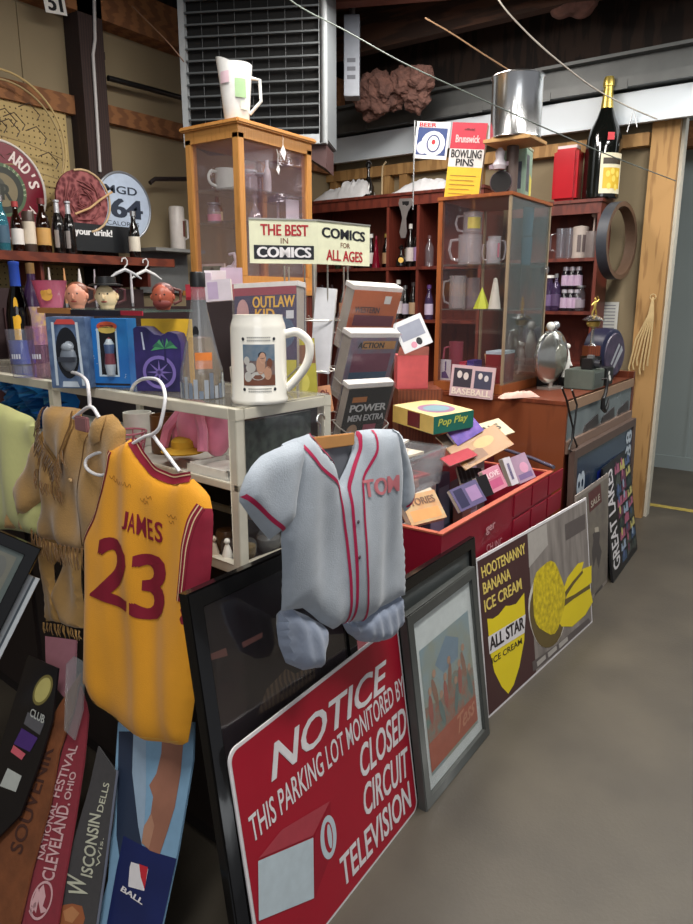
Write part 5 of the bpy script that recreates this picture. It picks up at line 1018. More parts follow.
bagged('black covered magazine lowest on the right side of the rack', (338, 442), (380, 437), (354, 389), 2.13, -20, -19, .035, flat((22, 26, 30), .35), [((206, 130, 70), Rr(.12, .74, .45, .84)), ((226, 226, 224), ('T', 'POWER', .1, .56, .95, .7)), ((214, 214, 214), ('T', 'MEN EXTRA', .1, .38, .95, .5)), ((180, 90, 110), Rr(.5, .08, .8, .3)), ((196, 160, 130), ('E', .25, .2, .12, .12))])
# ================================================================== BACK SHELVES
def shelf_unit(label, x0, x1, y0, y1, z0, z1, levels, uprights, rz=0):
    t = thing('shelf_unit', label, 'shelves', (x0, y0, z0)); W_, D_, H_ = y1 - y0, x1 - x0, z1 - z0
    m = MB(); m.box(D_ - .015, D_, 0, W_, 0, H_); m.build('back_panel', WOODD, t)
    for u_ in [0, W_ - .022] + uprights: m = MB(); m.box(0, D_ - .015, u_, u_ + .022, 0, H_ - .02); m.build('upright', WOODD, t)
    m = MB(); m.box(-.015, D_, -.01, W_ + .01, H_ - .02, H_); m.box(-.004, .006, 0, W_, H_ - .09, H_ - .02); m.build('top_board', WOODD, t)
    for l in levels: m = MB(); m.box(-.004, D_ - .015, .022, W_ - .022, l - z0 - .022, l - z0); m.build('shelf_board', WOODD, t)
    return t
AX = 3.5; shelf_unit('tall dark red shelf unit of bottles left of the tall glass case', AX, 3.85, 1.3, 2.85, 0, 2.3, [1.39, 1.775], [.5, .76])
BX = 3.7; shelf_unit('dark shelf unit of jars and glasses between the tall glass case and the wall ring', BX, 3.95, .56, 1.2, 0, 2.18, [1.11, 1.46, 1.81], [])
BOTS = {'wine': [(.9, 0), (1, .02), (1, .55), (.82, .66), (.36, .76), (.32, .97), (.38, .975), (.38, 1)], 'beer': [(.92, 0), (1, .02), (1, .5), (.8, .66), (.42, .78), (.36, .96), (.44, .965), (.44, 1)],
        'deca': [(.7, 0), (1, .06), (1, .3), (.5, .5), (.25, .6), (.22, .8), (.5, .84), (.55, .92), (.2, 1)], 'cone': [(1, 0), (1, .03), (.25, .85), (.2, 1)], 'jar': [(.9, 0), (1, .04), (1, .7), (.7, .82), (.7, .9), (.85, .9), (.85, 1)],
        'flask': [(.8, 0), (1, .05), (1, .6), (.6, .75), (.35, .8), (.35, 1)]}
def bottle(label, loc, h, r, kind, g, lab=None, capc=None, rz=-50, group=None, name='bottle', cat='bottle'):
    t = thing(name, label, cat, loc, R(rz), group); P = [(a * r, b * h) for a, b in BOTS[kind]]; m = MB(); m.lathe(P, n=16); m.build('glass', g, t)
    if lab: m = MB(); m.lathe([(r * 1.02, h * .14), (r * 1.02, h * .46)], n=16); m.build('label', lab, t)
    if capc: rr = P[-1][0] * 1.12 + .001; m = MB(); m.lathe([(rr, h * (.9 if kind != 'jar' else .93)), (rr, h * 1.01), (0, h * 1.012)], n=14); m.build('cap', capc, t)
    return t
G1 = glass('dark_glass', (90, 84, 96), 1.6, .35, (50, 44, 54)); G2 = DARKG; G3 = glass('clear_bottle', (226, 228, 232), 1.6, .14, (200, 196, 206)); G4 = glass('red_bottle', (190, 40, 70), 1.5, .5, (150, 20, 50)); G5 = glass('violet_bottle', (150, 130, 170), 1.5, .35, (96, 76, 120))
L_ = lambda c: flat(c, .5)
def onA(px, z): q = at(px, 262, X=AX + .1); return (AX + .1, q.y, z + .001)
def onA2(px, z, dx=.18): q = at(px, 262, X=AX + dx); return (AX + dx, q.y, z + .001)
ups = [('clear decanter with a round silver stopper, leftmost under the bottle opener', 391, .3, .035, 'deca', G3, None, STEEL), ('dark wine bottle with white capsule beside the large bottle opener', 410, .31, .033, 'wine', G2, L_((200, 190, 186)), WHITE),
       ('dark wine bottle with mauve label right of the white capsule bottle', 418, .31, .036, 'wine', G2, L_((160, 130, 170)), L_((120, 40, 50))), ('clear square shouldered bottle at the right end of the bottle shelf beside the glass case', 429, .22, .034, 'flask', G3, None, L_((90, 60, 60)))]
for l, px, h, r, k, g, lb, cp in ups: bottle(l, onA(px, 1.775), h, r, k, g, lb, cp)
for l, px, dx_, h, r, k, g, lb, cp in (('slim dark bottle with a grey label left of the white capsule bottle', 398, .2, .3, .03, 'wine', G2, L_((150, 146, 150)), L_((60, 50, 60))), ('dark bottle with a cream label deep behind the bottle opener', 404, .26, .32, .03, 'wine', G2, L_((206, 196, 170)), L_((40, 40, 44))),
    ('tall clear bottle behind the square shouldered bottle', 424, .2, .29, .03, 'wine', G3, L_((180, 160, 170)), STEEL), ('brown bottle leftmost of all beside the tall shelf divider', 386, .2, .26, .03, 'beer', BROWNG, L_((190, 150, 110)), L_((160, 130, 60)))): bottle(l, onA2(px, 1.775, dx_), h, r, k, g, lb, cp)
t = bottle('squat brandy bottle with a gold medallion below the bottle opener', onA2(401, 1.775, .05), .16, .04, 'deca', G2, None, L_((70, 50, 40)), rz=-60); m = MB(); m.lathe([(0, -.046), (.02, -.046), (.02, -.04)], (0, 0, .05), 20, axis='y'); m.build('medallion', flat((214, 170, 84), .3, metal=.6), t)
for i, (l, px, h, r, k, g, lb, cp) in enumerate((('cone shaped red glass bottle beside the shelf upright', 376, .24, .035, 'cone', G4, None, L_((120, 20, 40))), ('dark bottle with white round stopper left of the shelf upright', 371, .26, .03, 'beer', G2, L_((206, 200, 196)), WHITE),
        ('slim clear bottle above the comics header sign', 348, .3, .026, 'wine', G3, None, L_((160, 150, 150))), ('brown bottle peeping over the ages header sign', 357, .28, .03, 'beer', BROWNG, L_((190, 170, 130)), L_((200, 60, 50))), ('dark stout bottle right above the header sign corner', 364, .24, .03, 'beer', G2, L_((150, 130, 120)), None),
        ('green tinged bottle deep on the shelf at the header sign left edge', 338, .25, .028, 'beer', glass('greenb', (90, 120, 90), 1.5, .3, (50, 70, 50)), L_((170, 160, 140)), L_((140, 120, 60))))): bottle(l, onA2(px, 1.775, .1 + .04 * (i % 2)), h, r, k, g, lb, cp)
low = [(384, 'black bottle with a red label low behind the orange comic', (150, 40, 50), None), (391, 'dark bottle with pink label low behind the orange comic', (200, 140, 150), L_((90, 40, 44))), (399, 'dark bottle with white foil top above the white pamphlet', (216, 206, 210), WHITE), (406, 'dark bottle with silver collar above the white pamphlet', (180, 170, 186), STEEL), (414, 'brown bottle with tan label above the white pamphlet', (180, 150, 120), L_((60, 50, 50))),
       (422, 'dark bottle with red cap low beside the glass case post', (120, 60, 66), L_((170, 40, 60))), (430, 'violet bottle lowest and nearest the glass case post', (190, 176, 200), L_((90, 60, 120)))]
for i, (px, l, c, cp) in enumerate(low): bottle(l, onA2(px, 1.39, .08 + .05 * (i % 2)), .25 + .02 * (i % 3), .033, 'beer', G2 if i < 6 else G5, L_(c), cp)
for i, (px, l, c) in enumerate(((322, 'dark bottle behind the clear wires left of the rack pole', (120, 90, 90)), (332, 'dark bottle with cream label behind the rack pole', (206, 196, 170)), (343, 'dark bottle with orange label right of the rack pole', (190, 120, 70)), (352, 'dark bottle with grey label behind the orange comic edge', (150, 150, 156)), (366, 'dark bottle with red label just over the orange comic', (170, 50, 50)))):
    bottle(l, onA2(px, 1.39, .1), .26, .034, 'wine', G2, L_(c), L_((60, 40, 44)))
# opener hanging on the shelf face
o_ = at(405.5, 239, X=AX - .03); fo = frz(o_, R(-84)); k9 = cropf(370, 180, 3.647)
P = LP(fo, *k9((107, 68), (152, 66), (156, 85), (138, 115), (131, 140), (133, 190), (128, 212), (112, 212), (107, 190), (117, 140), (112, 115), (103, 85)))
t = thing('bottle_opener', 'oversized grey metal bottle opener hanging on the dark red shelf face', 'opener', mx=fo.M); m = MB(); m.prism(P, 0, .012); m.build('body', flat((156, 150, 148), .35, metal=.7), t, bevel=.002)
m = MB(); m.flat(LP(fo, *k9((117, 78), (143, 77), (141, 90), (134, 95), (127, 90), (119, 92))), -.0008); m.build('mouth', BLACK, t)
m = MB(); q = fo.L(*k9((130, 70))[0]); m.cyl((q[0], 0, q[1]), (q[0], .03, q[1]), .003, 6); m.build('hanging_pin', STEEL, t)
# crumpled white bags on the shelf top
def heap(name, label, cat, pts, z0, fr, mt, d=.14, seed=1):
    random.seed(seed); P = LP(fr, *pts); x0 = min(a for a, b in P); x1 = max(a for a, b in P); n = 26; k = 9; V = []; F_ = []
    def top(x):
        b = 0
        for (ax, az), (bx, bz) in zip(P, P[1:]):
            if min(ax, bx) <= x <= max(ax, bx) and abs(bx - ax) > 1e-6: b = max(b, az + (bz - az) * (x - ax) / (bx - ax))
        return b
    for j in range(k + 1):
        for i in range(n + 1):
            x = x0 + (x1 - x0) * i / n; u_ = j / k; hgt = top(x) * math.sin(math.pi * u_) ** .6; V.append((x + random.uniform(-.004, .004), d * u_, max(0, hgt * random.uniform(.74, 1.0)) if 0 < j < k else 0))
    for j in range(k):
        for i in range(n): a = j * (n + 1) + i; F_.append((a, a + 1, a + n + 2, a + n + 1))
    m = MB(); m.add(V, F_); return tag(m.build(name, mt, mx=fr.M), label, cat)
BAGW = mat('white_bag', (200, 200, 202), .5, 0, .06, 20, bump=1, bscale=30)
fA = Fr((AX - .005, 2.4, 2.301), (0, -1, 0), (0, 0, 1))
heap('crumpled_bag', 'white crumpled plastic bag on the shelf top left of the dark bottle', 'bag', [(313, 197), (322, 188), (336, 184), (338, 177), (350, 176), (362, 178), (363, 192)], 0, fA, BAGW, .2, 2)
heap('crumpled_bag', 'white crumpled bag heap on the shelf top below the beer poster', 'bag', [(391, 192), (400, 183), (412, 178), (418, 174), (430, 176), (441, 176), (443, 192)], 0, fA, BAGW, .2, 3)
q = at(367, 193, X=AX + .1); bottle('dark glass figure bottle standing between the two white bags', (AX + .12, q.y, 2.301), .27, .045, 'deca', G2, None, L_((60, 56, 60)))
t = thing('bent_pipe', 'slim pale bent metal arm standing beside the dark figure bottle', 'pipe', (3.62, at(382, 190, X=3.62).y, 2.301)); m = MB(); m.tube([(0, 0, 0), (0, .0, .16), (-.01, -.01, .22), (-.01, -.04, .25)], .007, 8); m.build('tube', flat((196, 176, 140), .3, metal=.5), t); m = MB(); m.lathe([(.03, 0), (.03, .006), (.008, .012)], n=16); m.build('foot', flat((150, 130, 100), .4), t)
# shelf B contents
def onB(px, z, dx=.08): q = at(px, 230, X=BX + dx); return (BX + dx, q.y, z + .001)
for i, (px, l) in enumerate(((562, 'tall clear tankard on the upper right shelf, nearest the glass case'), (570, 'ribbed clear glass second on the upper right shelf'), )):
    t = thing('glass_mug', l, 'glass', onB(px, 1.81), R(-70)); m = MB(); m.lathe([(.03, 0), (.033, .01), (.036, .2), (.033, .2), (.03, .01), (0, .01)], n=20); m.build('glass', G3, t); m = MB(); m.tube([(-.034, 0, .17), (-.07, 0, .16), (-.07, 0, .06), (-.032, 0, .05)], .006, 8); m.build('handle', G3, t)
t = thing('stein', 'grey lidded stein in the middle of the upper right shelf', 'mug', onB(581, 1.81), R(-60)); m = MB(); m.lathe([(.05, 0), (.052, .01), (.048, .03), (.05, .16), (.052, .2), (.046, .205), (0, .215)], n=24); m.build('body', flat((176, 164, 156), .4), t)
m = MB(); curved(m, .051, -34, -6, .04, .15); curved(m, .051, 4, 34, .04, .15); m.build('relief', flat((96, 84, 84), .5), t)
t = thing('tankard', 'pewter coloured tankard with a tall tap handle at the right of the upper shelf', 'mug', onB(594, 1.81), R(-60)); m = MB(); m.lathe([(.05, 0), (.052, .01), (.05, .17), (.046, .17), (.044, .012), (0, .012)], n=24); m.build('body', flat((150, 140, 138), .35, metal=.4), t); m = MB(); m.tube([(.048, 0, .14), (.09, 0, .13), (.09, 0, .05), (.048, 0, .03)], .007, 8); m.build('handle', flat((150, 140, 138), .35, metal=.4), t)
m = MB(); m.cyl((0, 0, .013), (0, 0, .26), .007, 8); m.lathe([(.008, .26), (.022, .27), (.022, .29), (0, .3)], n=14); m.build('tap_handle', flat((190, 170, 160), .4), t)
for i, (px, l, k, h, c) in enumerate(((553, 'dark jar with a white fan stopper on the middle right shelf beside the case', 'jar', .24, (110, 90, 130)), (560, 'violet bottle second on the middle right shelf', 'flask', .25, (84, 66, 100)), (585, 'cloudy glass jar at the right end of the middle shelf', 'jar', .17, (150, 140, 150)))):
    bottle(l, onB(px, 1.46), h, .035, k, G5 if i < 2 else G3, L_(c), WHITE if i == 0 else STEEL)
for j in range(2):
    for i in range(3):
        a = onB(569 + 6.5 * i, 1.46 + .15 * j); t = thing('lilac_jar', ['lower left', 'lower middle', 'lower right', 'upper left', 'upper middle', 'upper right'][j * 3 + i] + ' lilac labelled jar of the six stacked on the middle right shelf', 'jar', a, R(-60), 'stacked lilac labelled jars')
        m = MB(); m.lathe([(.025, 0), (.028, .01), (.028, .1), (.018, .115), (.018, .125)], n=16); m.build('glass', G1, t); m = MB(); m.lathe([(.0286, .02), (.0286, .09)], n=16); m.build('label', flat((188, 164, 190), .5), t); m = MB(); m.lathe([(.02, .122), (.02, .145), (0, .148)], n=14); m.build('lid', flat((206, 200, 210), .3, metal=.4), t)
# ================================================================== DESK
DX0, DX1, DY0, DY1, DZ = 2.17, 3.46, .2, 1.15, 1.062
t = thing('desk', 'brown wooden display desk carrying the tall glass case and trophies', 'desk', (DX0, DY0, 0)); W_, D_ = DX1 - DX0, DY1 - DY0
m = MB(); m.box(0, .02, 0, D_, .0, DZ - .02); m.build('end_panel', mat('orange_brown_panel', (124, 66, 38), .4, 0, kind='wave', scale=3, stretch=(2, 3, .4), col2=(106, 54, 31)), t)
m = MB(); m.box(W_ - .04, W_, 0, D_, 0, DZ + .04); m.build('end_panel', WOODR, t)
m = MB(); m.box(-.004, W_, .0, D_, DZ - .02, DZ); m.build('desk_top', WOODR, t, bevel=.002)
m = MB(); m.box(.02, W_ - .04, -.006, .02, DZ - .05, DZ); m.build('top_rail', flat((150, 120, 96), .5), t)
m = MB(); m.box(.02, W_ - .04, .004, .012, .86, DZ - .05); m.build('glass_front', mat('grey_front', (122, 130, 132), .2, .0, kind='noise', scale=5, col2=(96, 106, 110), coat=.4), t)
for i in range(3): m = MB(); x = .3 + i * .32; m.prism([(x, .87), (x + .26, .87), (x + .24, .93), (x + .02, .9)], -.001, .003); m.build('dark_reflection_strip' if False else 'painted_reflection', flat((58, 50, 50), .4), t)  # dark reflections in the front glass, painted as strips
m = MB(); m.box(.02, W_ - .04, -.012, .02, .80, .86); m.build('lower_rail', flat((128, 104, 90), .5), t)
m = MB(); m.box(.02, W_ - .04, .006, .02, 0, .80); m.build('front_board', WOODD, t)
m = MB(); m.box(.02, W_ - .04, D_ - .02, D_, 0, DZ - .02); m.build('back_board', WOODD, t)
# ---- tall glass case
cx0, cy0 = 2.2, .55; cz0 = DZ + .001; top = at(511, 191, X=cx0); cz1 = top.z; cx1 = at(552, 205, Y=cy0).x; cy1 = at(434, 366, X=cx0).y
cx1 = max(cx1, cx0 + .2); 
t = thing('tall_glass_case', 'tall wood framed glass case full of mugs on the brown desk', 'case', (cx0, cy0, cz0)); W_, D_, H_ = cx1 - cx0, cy1 - cy0, cz1 - cz0
cw = mat('case_orange_wood', (150, 84, 44), .4, 0, kind='wave', scale=4, stretch=(5, 5, .6), col2=(128, 68, 34))
m = MB(); m.box(0, W_, 0, D_, 0, .05); m.build('base', cw, t, bevel=.002); m = MB(); m.box(-.005, W_ + .005, -.005, D_ + .005, H_ - .018, H_); m.build('top', cw, t, bevel=.002)
for x, y in ((0, 0), (0, D_ - .025), (W_ - .015, 0), (W_ - .02, D_ - .02)):
    s_ = .025 if (x, y) == (0, D_ - .025) else .013; m = MB(); m.box(x, x + s_, y, y + s_, .05, H_ - .018); m.build('corner_post', cw if s_ > .02 else flat((150, 132, 108), .4, metal=.2), t)
m = MB(); m.box(.004, .008, .013, D_ - .025, .05, H_ - .018); m.build('front_pane', PANE, t); m = MB(); m.box(.013, W_ - .015, .004, .008, .05, H_ - .018); m.build('side_pane', GPANE, t)
m = MB(); m.box(W_ - .008, W_ - .004, .013, D_ - .02, .05, H_ - .018); m.build('rear_pane', PANE, t)
shz = []
for py in (264, 309): z = at(470, py, X=cx0 + .02).z; shz.append(z); m = MB(); m.box(.01, W_ - .016, .01, D_ - .01, z - cz0 - .006, z - cz0); m.build('glass_shelf', glass('shelf_glass', (226, 236, 232), 1.5, .2, (170, 180, 176)), t)
m = MB(); q = at(548, 258, Y=cy0); m.lathe([(.018, -.012), (.022, -.004), (.016, 0)], (W_ - .03, 0, 1.70 - cz0), 16, axis='y'); m.build('knob', G3, t)
def inc(px, z, dx=.12, py=250): q = at(px, py, X=cx0 + dx); return Vector((cx0 + dx, q.y, z + .001))
def gmug(label, loc, r, h, g, band=None, rz=-60, hs=-1):
    t = thing('glass_mug', label, 'mug', loc, R(rz)); m = MB(); m.lathe([(r * .95, 0), (r, .006), (r, h * .9), (r * 1.04, h), (r * .96, h), (r * .9, .014), (0, .014)], n=24); m.build('glass', g, t)
    m = MB(); m.tube([(hs * r * .98, 0, h * .85), (hs * r * 1.6, 0, h * .82), (hs * r * 1.75, 0, h * .5), (hs * r * 1.5, 0, h * .2), (hs * r * .98, 0, h * .15)], r * .13, 8); m.build('handle', g, t)
    if band: m = MB(); curved(m, r, -35, 45, h * .25, h * .75, off=.001); m.build('emblem', band, t)
    return t
G6 = glass('mug_glass', (236, 236, 240), 2.2, .5, (226, 216, 222))
z1_ = shz[0]; a = inc(470, z1_); gmug('large clear handled mug on the top shelf of the tall glass case', a, .062, .15, G6)
gmug('clear mug with yellow emblem stacked on the large clear mug', a + Vector((0, -.01, .151)), .05, .11, G6, flat((206, 190, 90), .5))
gmug('pink labelled mug at the right of the top shelf in the tall case', inc(494, z1_, .16), .034, .14, G6, flat((196, 110, 130), .5), hs=1)
gmug('small clear mug in front of the pink labelled mug in the tall case', inc(492, z1_, .06), .028, .11, G6)
z2_ = shz[1]
t = gmug('white frosted etched mug on the middle shelf of the tall case', inc(459, z2_), .045, .17, glass('frost', (226, 222, 222), 1.5, .6, (206, 196, 200)))
gmug('second frosted mug behind the yellow cone in the tall case', inc(474, z2_, .18), .04, .16, glass('frost2', (226, 222, 222), 1.5, .5, (186, 170, 180)))
m = MB(); m.lathe([(.042, 0), (.042, .004), (0, .11)], n=6); tag(m.build('paper_cone', flat((208, 214, 60), .5), loc=inc(484, z2_, .07)), 'bright yellow green paper cone on the middle shelf of the tall case', 'cone')
m = MB(); m.lathe([(.032, 0), (.03, .02), (.01, .15), (0, .155)], n=20); tag(m.build('white_cone', flat((214, 206, 196), .5), loc=inc(497, z2_, .07)), 'white cone standing right of the yellow cone in the tall case', 'cone')
z3_ = cz0 + .05
bk = inc(463, z3_, .07, 355); 
for i, (c, l) in enumerate((((176, 40, 66), 'red book standing on the floor of the tall glass case'), ((60, 50, 130), 'dark blue book beside the red book in the tall glass case'))):
    t = thing('book', l, 'book', (bk.x, bk.y - .045 * i, z3_ + .001), 0); m = MB(); m.box(0, .1, -.02, .02, 0, .1 + .01 * i); m.build('pages', flat(c, .4), t); m = MB(); m.box(-.001, 0, -.016, .016, .012, .09); m.build('spine_label', flat(tuple(min(255, v + 36) for v in c), .4), t)
gmug('pink glass mug hanging behind the red book in the tall case', inc(456, z3_, .19, 355) + Vector((0, 0, .0)), .04, .2, glass('pinkmug', (226, 150, 170), 1.5, .5, (190, 100, 120)))
t = thing('photo_card', 'small white picture card in the lower left of the tall glass case', 'card', inc(446, z3_, .05, 355), R(-85)); m = MB(); m.box(-.03, .03, 0, .004, 0, .11); m.build('card', flat((206, 200, 210), .5), t); m = MB(); m.flat([(-.022, .01), (.022, .01), (.0, .05), (-.022, .04)], -.001, 0); m.flat([(-.004, .05), (.004, .05), (.004, .1), (-.004, .1)], -.001, 0); m.build('printing', flat((90, 70, 120), .5), t)
t = thing('hand_figure', 'small tan open hand figure in the lower right of the tall case', 'figure', inc(490, z3_, .1, 355), R(-80)); m = MB(); m.lathe([(.022, 0), (.022, .01), (.012, .02), (.016, .06), (.022, .1), (0, .115)], n=14)
for i in range(4): m.cyl((-.018 + .012 * i, 0, .1), (-.026 + .017 * i, 0, .16 - .008 * abs(i - 1.5)), .005, 8)
m.cyl((.02, 0, .07), (.042, 0, .1), .005, 8); m.build('hand', flat((206, 160, 120), .5), t)
def ins(px, z, dy=.1, py=240): q = at(px, py, Y=cy0 + dy); return Vector((min(max(q.x, cx0 + .05), cx1 - .06), cy0 + dy, z + .001))
for i, (z, l) in enumerate(((z1_, 'blue tinted tumbler seen through the side of the tall case on the top shelf'), (z1_ + .151, 'blue tinted tumbler stacked on the first behind the side pane'))):
    t = thing('tumbler', l, 'glass', ins(527, z, .06)); m = MB(); m.lathe([(.024, 0), (.026, .006), (.03, .145), (.027, .145), (.022, .01), (0, .01)], n=18); m.build('glass', glass('bluetum', (150, 190, 210), 1.5, .35, (110, 160, 190)), t)
t = thing('red_carton', 'dark red carton behind the side pane on the floor of the tall case', 'carton', (cx0 + .05, cy0 + .03, z3_ + .001)); m = MB(); m.box(0, min(.17, W_ - .09), 0, .09, 0, .15); m.build('carton', flat((132, 22, 26), .45), t, bevel=.002); m = MB(); m.box(0, min(.17, W_ - .09), 0, .09, .1502, .165); m.build('lid', flat((196, 206, 220), .4), t)
# ---- on the desk
t, f, w, h = book('baseball_photo', 'small framed team photo lettered BASEBALL leaning on the tall glass case', 'photo', (449, 395), (492, 400), (452, 364), proj((2.178, .75, 1.063))[2], -84, 6, .01, (206, 176, 180), prints=[((60, 56, 66), Rr(.06, .3, .48, .9)), ((70, 70, 90), Rr(.55, .3, .94, .86)), ((216, 206, 200), ('E', .2, .7, .06, .12)), ((216, 206, 200), ('E', .35, .66, .06, .12)), ((216, 206, 200), ('E', .68, .7, .05, .1)), ((206, 200, 200), ('E', .82, .64, .05, .1)), ((236, 222, 206), ('T', 'BASEBALL', .05, .06, .95, .27))])
t['label'] = 'small framed team photo lettered BASEBALL leaning on the tall glass case'
q = at(541, 385, Z=DZ); q = Vector((2.6, .47, DZ + .001))
t = thing('disc_lamp', 'round silver headlamp shaped disc on a small stand at the desk edge', 'lamp', (q.x, q.y - .03, q.z), R(-14)); t.scale = (1.12, 1.12, 1.12); m = MB(); m.lathe([(0, -.055), (.05, -.05), (.11, -.02), (.13, 0), (.13, .012), (.118, .02), (.1, .012), (.05, .03), (0, .034)], (0, 0, .155), 36, axis='y'); m.build('reflector', flat((196, 196, 190), .2, metal=.9), t)
m = MB(); m.ring((0, -.0, .155), .122, .008, axis='y', n=40); m.build('rim', CHROME, t); m = MB(); m.ell((0, -.045, .16), .05, .02, .06, 20, 10); m.build('bulb_cover', glass('lampcover', (226, 232, 220), 1.5, .3, (196, 196, 180)), t); m = MB(); m.box(-.06, .06, -.035, .035, 0, .012); m.cyl((0, 0, .01), (0, 0, .04), .012, 10); m.build('stand', flat((176, 168, 160), .3, metal=.6), t)
random.seed(8); fH = frz(at(502, 399, Z=DZ + .002), R(-35)); heap('crumpled_paper', 'crumpled white and red paper at the foot of the silver disc', 'paper', [(502, 399), (506, 394), (520, 391), (535, 391), (540, 396)], 0, fH, flat((206, 170, 156), .6), .05, 9)
def dk(px, y): q = at(px, 380, Y=y); return Vector((q.x, y, DZ + .001))
t = thing('metal_box', 'grey green metal box at the desk edge under the hanging cord', 'box', (2.66, .225, DZ + .001)); m = MB(); m.box(0, .2, 0, .16, 0, .105); m.build('box', flat((92, 100, 92), .5), t, bevel=.004); m = MB(); m.box(.02, .18, -.003, 0, .02, .09); m.build('front_plate', flat((78, 84, 80), .5), t); 
t = thing('black_box', 'black box with a white painted figure beside the grey green box', 'box', (2.9, .225, DZ + .001)); m = MB(); m.box(0, .14, 0, .13, 0, .1); m.build('box', BLACK, t, bevel=.003); m = MB(); m.flat(ellp((.05, .07), .016, .012, 10), -.001); m.flat([(.05, .06), (.08, .055), (.1, .03), (.08, .02), (.06, .035), (.045, .03)], -.001); m.build('white_figure', WHITE, t)
t = thing('trophy', 'gold and silver trophy with a standing figure on a brown block', 'trophy', (2.97, .34, DZ + .001), R(-40)); t.scale = (.9, .9, .84); tb = t
m = MB(); m.box(-.05, .05, -.04, .04, 0, .19); m.build('plinth', BLACK, t); m = MB(); m.box(-.045, .045, -.035, .035, .19, .26); m.build('wood_block', WOODR, t, bevel=.003)
GOLD = flat((206, 176, 96), .3, metal=.8)
m = MB(); m.lathe([(.03, .26), (.012, .275), (.01, .36), (.014, .37), (.01, .38)], n=16); m.build('column', CHROME, t)
m = MB(); m.lathe([(.01, .38), (.035, .39), (.045, .42), (.03, .43)], n=20); m.ell((-.03, 0, .41), .02, .012, .018, 10, 8); m.ell((.03, 0, .41), .02, .012, .018, 10, 8); m.build('cup', GOLD, t)
m = MB(); m.lathe([(.065, .43), (.066, .436), (.04, .455), (.012, .47)], n=24); m.build('dome', CHROME, t)
m = MB(); m.tube([(0, 0, .515), (-.012, 0, .49), (-.016, 0, .468)], .006, 8); m.tube([(0, 0, .515), (.01, -.004, .49), (.014, 0, .468)], .006, 8); m.tube([(0, 0, .51), (0, 0, .545), (0, 0, .56)], .01, 10, radii=[.009, .012, .005]); m.ell((0, 0, .572), .009); m.tube([(.008, 0, .55), (.026, 0, .57), (.014, 0, .59)], .004, 6); m.tube([(-.008, 0, .55), (-.024, 0, .53)], .004, 6); m.build('standing_figure', GOLD, t)
t = thing('round_tin', 'navy round tin with a patterned lid standing on edge by the trophy', 'tin', (3.22, .34, DZ + .001), R(-12)); t.scale = (1.0, 1.15, 1.04); m = MB(); m.lathe([(0, -.06), (.13, -.06), (.145, -.05), (.15, 0), (.145, .05), (.12, .06), (0, .06)], (0, 0, .15), 40, axis='y'); m.build('body', flat((28, 30, 56), .4), t); m = MB(); m.lathe([(0, -.066), (.118, -.066), (.122, -.061)], (0, 0, .15), 40, axis='y'); m.build('lid', mat('tin_pattern', (84, 72, 92), .35, 0, kind='noise', scale=26, col2=(52, 48, 66)), t)
m = MB(); m.flat([(-.02, .08), (.0, .07), (.09, .17), (.07, .2)], -.067); m.flat([(-.05, .1), (-.035, .09), (.05, .2), (.035, .215)], -.067); m.build('silver_stripes', flat((160, 164, 170), .3), t)
for i, (dx, dy, s_, c, l, k) in enumerate(((2.72, .5, 1.5, WHITE, 'white porcelain statuette nearest the silver disc', 0), (2.86, .52, 1.5, flat((196, 200, 206), .25, metal=.7), 'silver statuette behind the grey green box', 1), (2.98, .6, 1.4, GOLD, 'small gold statuette left of the trophy', 2), (2.79, .42, 1.0, WHITE, 'small white figurine in front of the silver statuette', 3))):
    t = thing('statuette', l, 'figurine', (dx, dy, DZ + .001)); m = MB(); m.box(-.03 * s_, .03 * s_, -.03 * s_, .03 * s_, 0, .05 * s_); m.build('base', BLACK, t); m = MB(); m.lathe([(.024 * s_, .05 * s_), (.016 * s_, .09 * s_), (.022 * s_, .14 * s_), (.012 * s_, .19 * s_), (.007 * s_, .205 * s_)], n=14); m.ell((0, 0, .222 * s_), .016 * s_); m.tube([(.02 * s_, 0, .17 * s_), (.045 * s_, 0, .14 * s_), (.03 * s_, -.02, .11 * s_)], .006 * s_, 8); m.build('figure', c, t)
t = thing('camera_body', 'black old camera on the metal box at the desk edge', 'camera', (2.70, .25, DZ + .107)); m = MB(); m.box(0, .1, 0, .06, 0, .06); m.build('body', BLACK, t, bevel=.003); m = MB(); m.lathe([(.022, -.03), (.024, 0)], (.05, 0, .03), 20, axis='y'); m.build('lens', flat((50, 50, 56), .2), t); m = MB(); m.box(.03, .07, .01, .04, .06, .075); m.build('viewfinder', STEEL, t)
t = thing('iron_hook', 'black iron hook hanging over the desk edge below the navy tin', 'hook', at(607, 385, Y=.17)); m = MB(); m.tube([(0, .03, .03), (0, 0, .035), (0, -.0, .0), (-.01, 0, -.04), (-.05, 0, -.07), (-.045, 0, -.12), (0, 0, -.14), (.045, 0, -.12), (.055, 0, -.08)], .01, 10, radii=[.008, .008, .008, .009, .011, .013, .013, .01, .003]); m.build('hook', BLACK, t)
t = thing('power_cord', 'black twisted cord hanging down in front of the desk corner', 'cord', at(568, 392, Y=.17)); m = MB()
P = [at(x, y, Y=.175) - at(568, 392, Y=.17) for x, y in ((562, 388), (566, 398), (570, 415), (573, 428), (572, 440), (569, 449), (574, 454), (577, 446), (573, 436), (575, 422), (577, 405), (572, 390))]; m.tube([tuple(p_) for p_ in P], .005, 8); m.build('cord', BLACK, t)
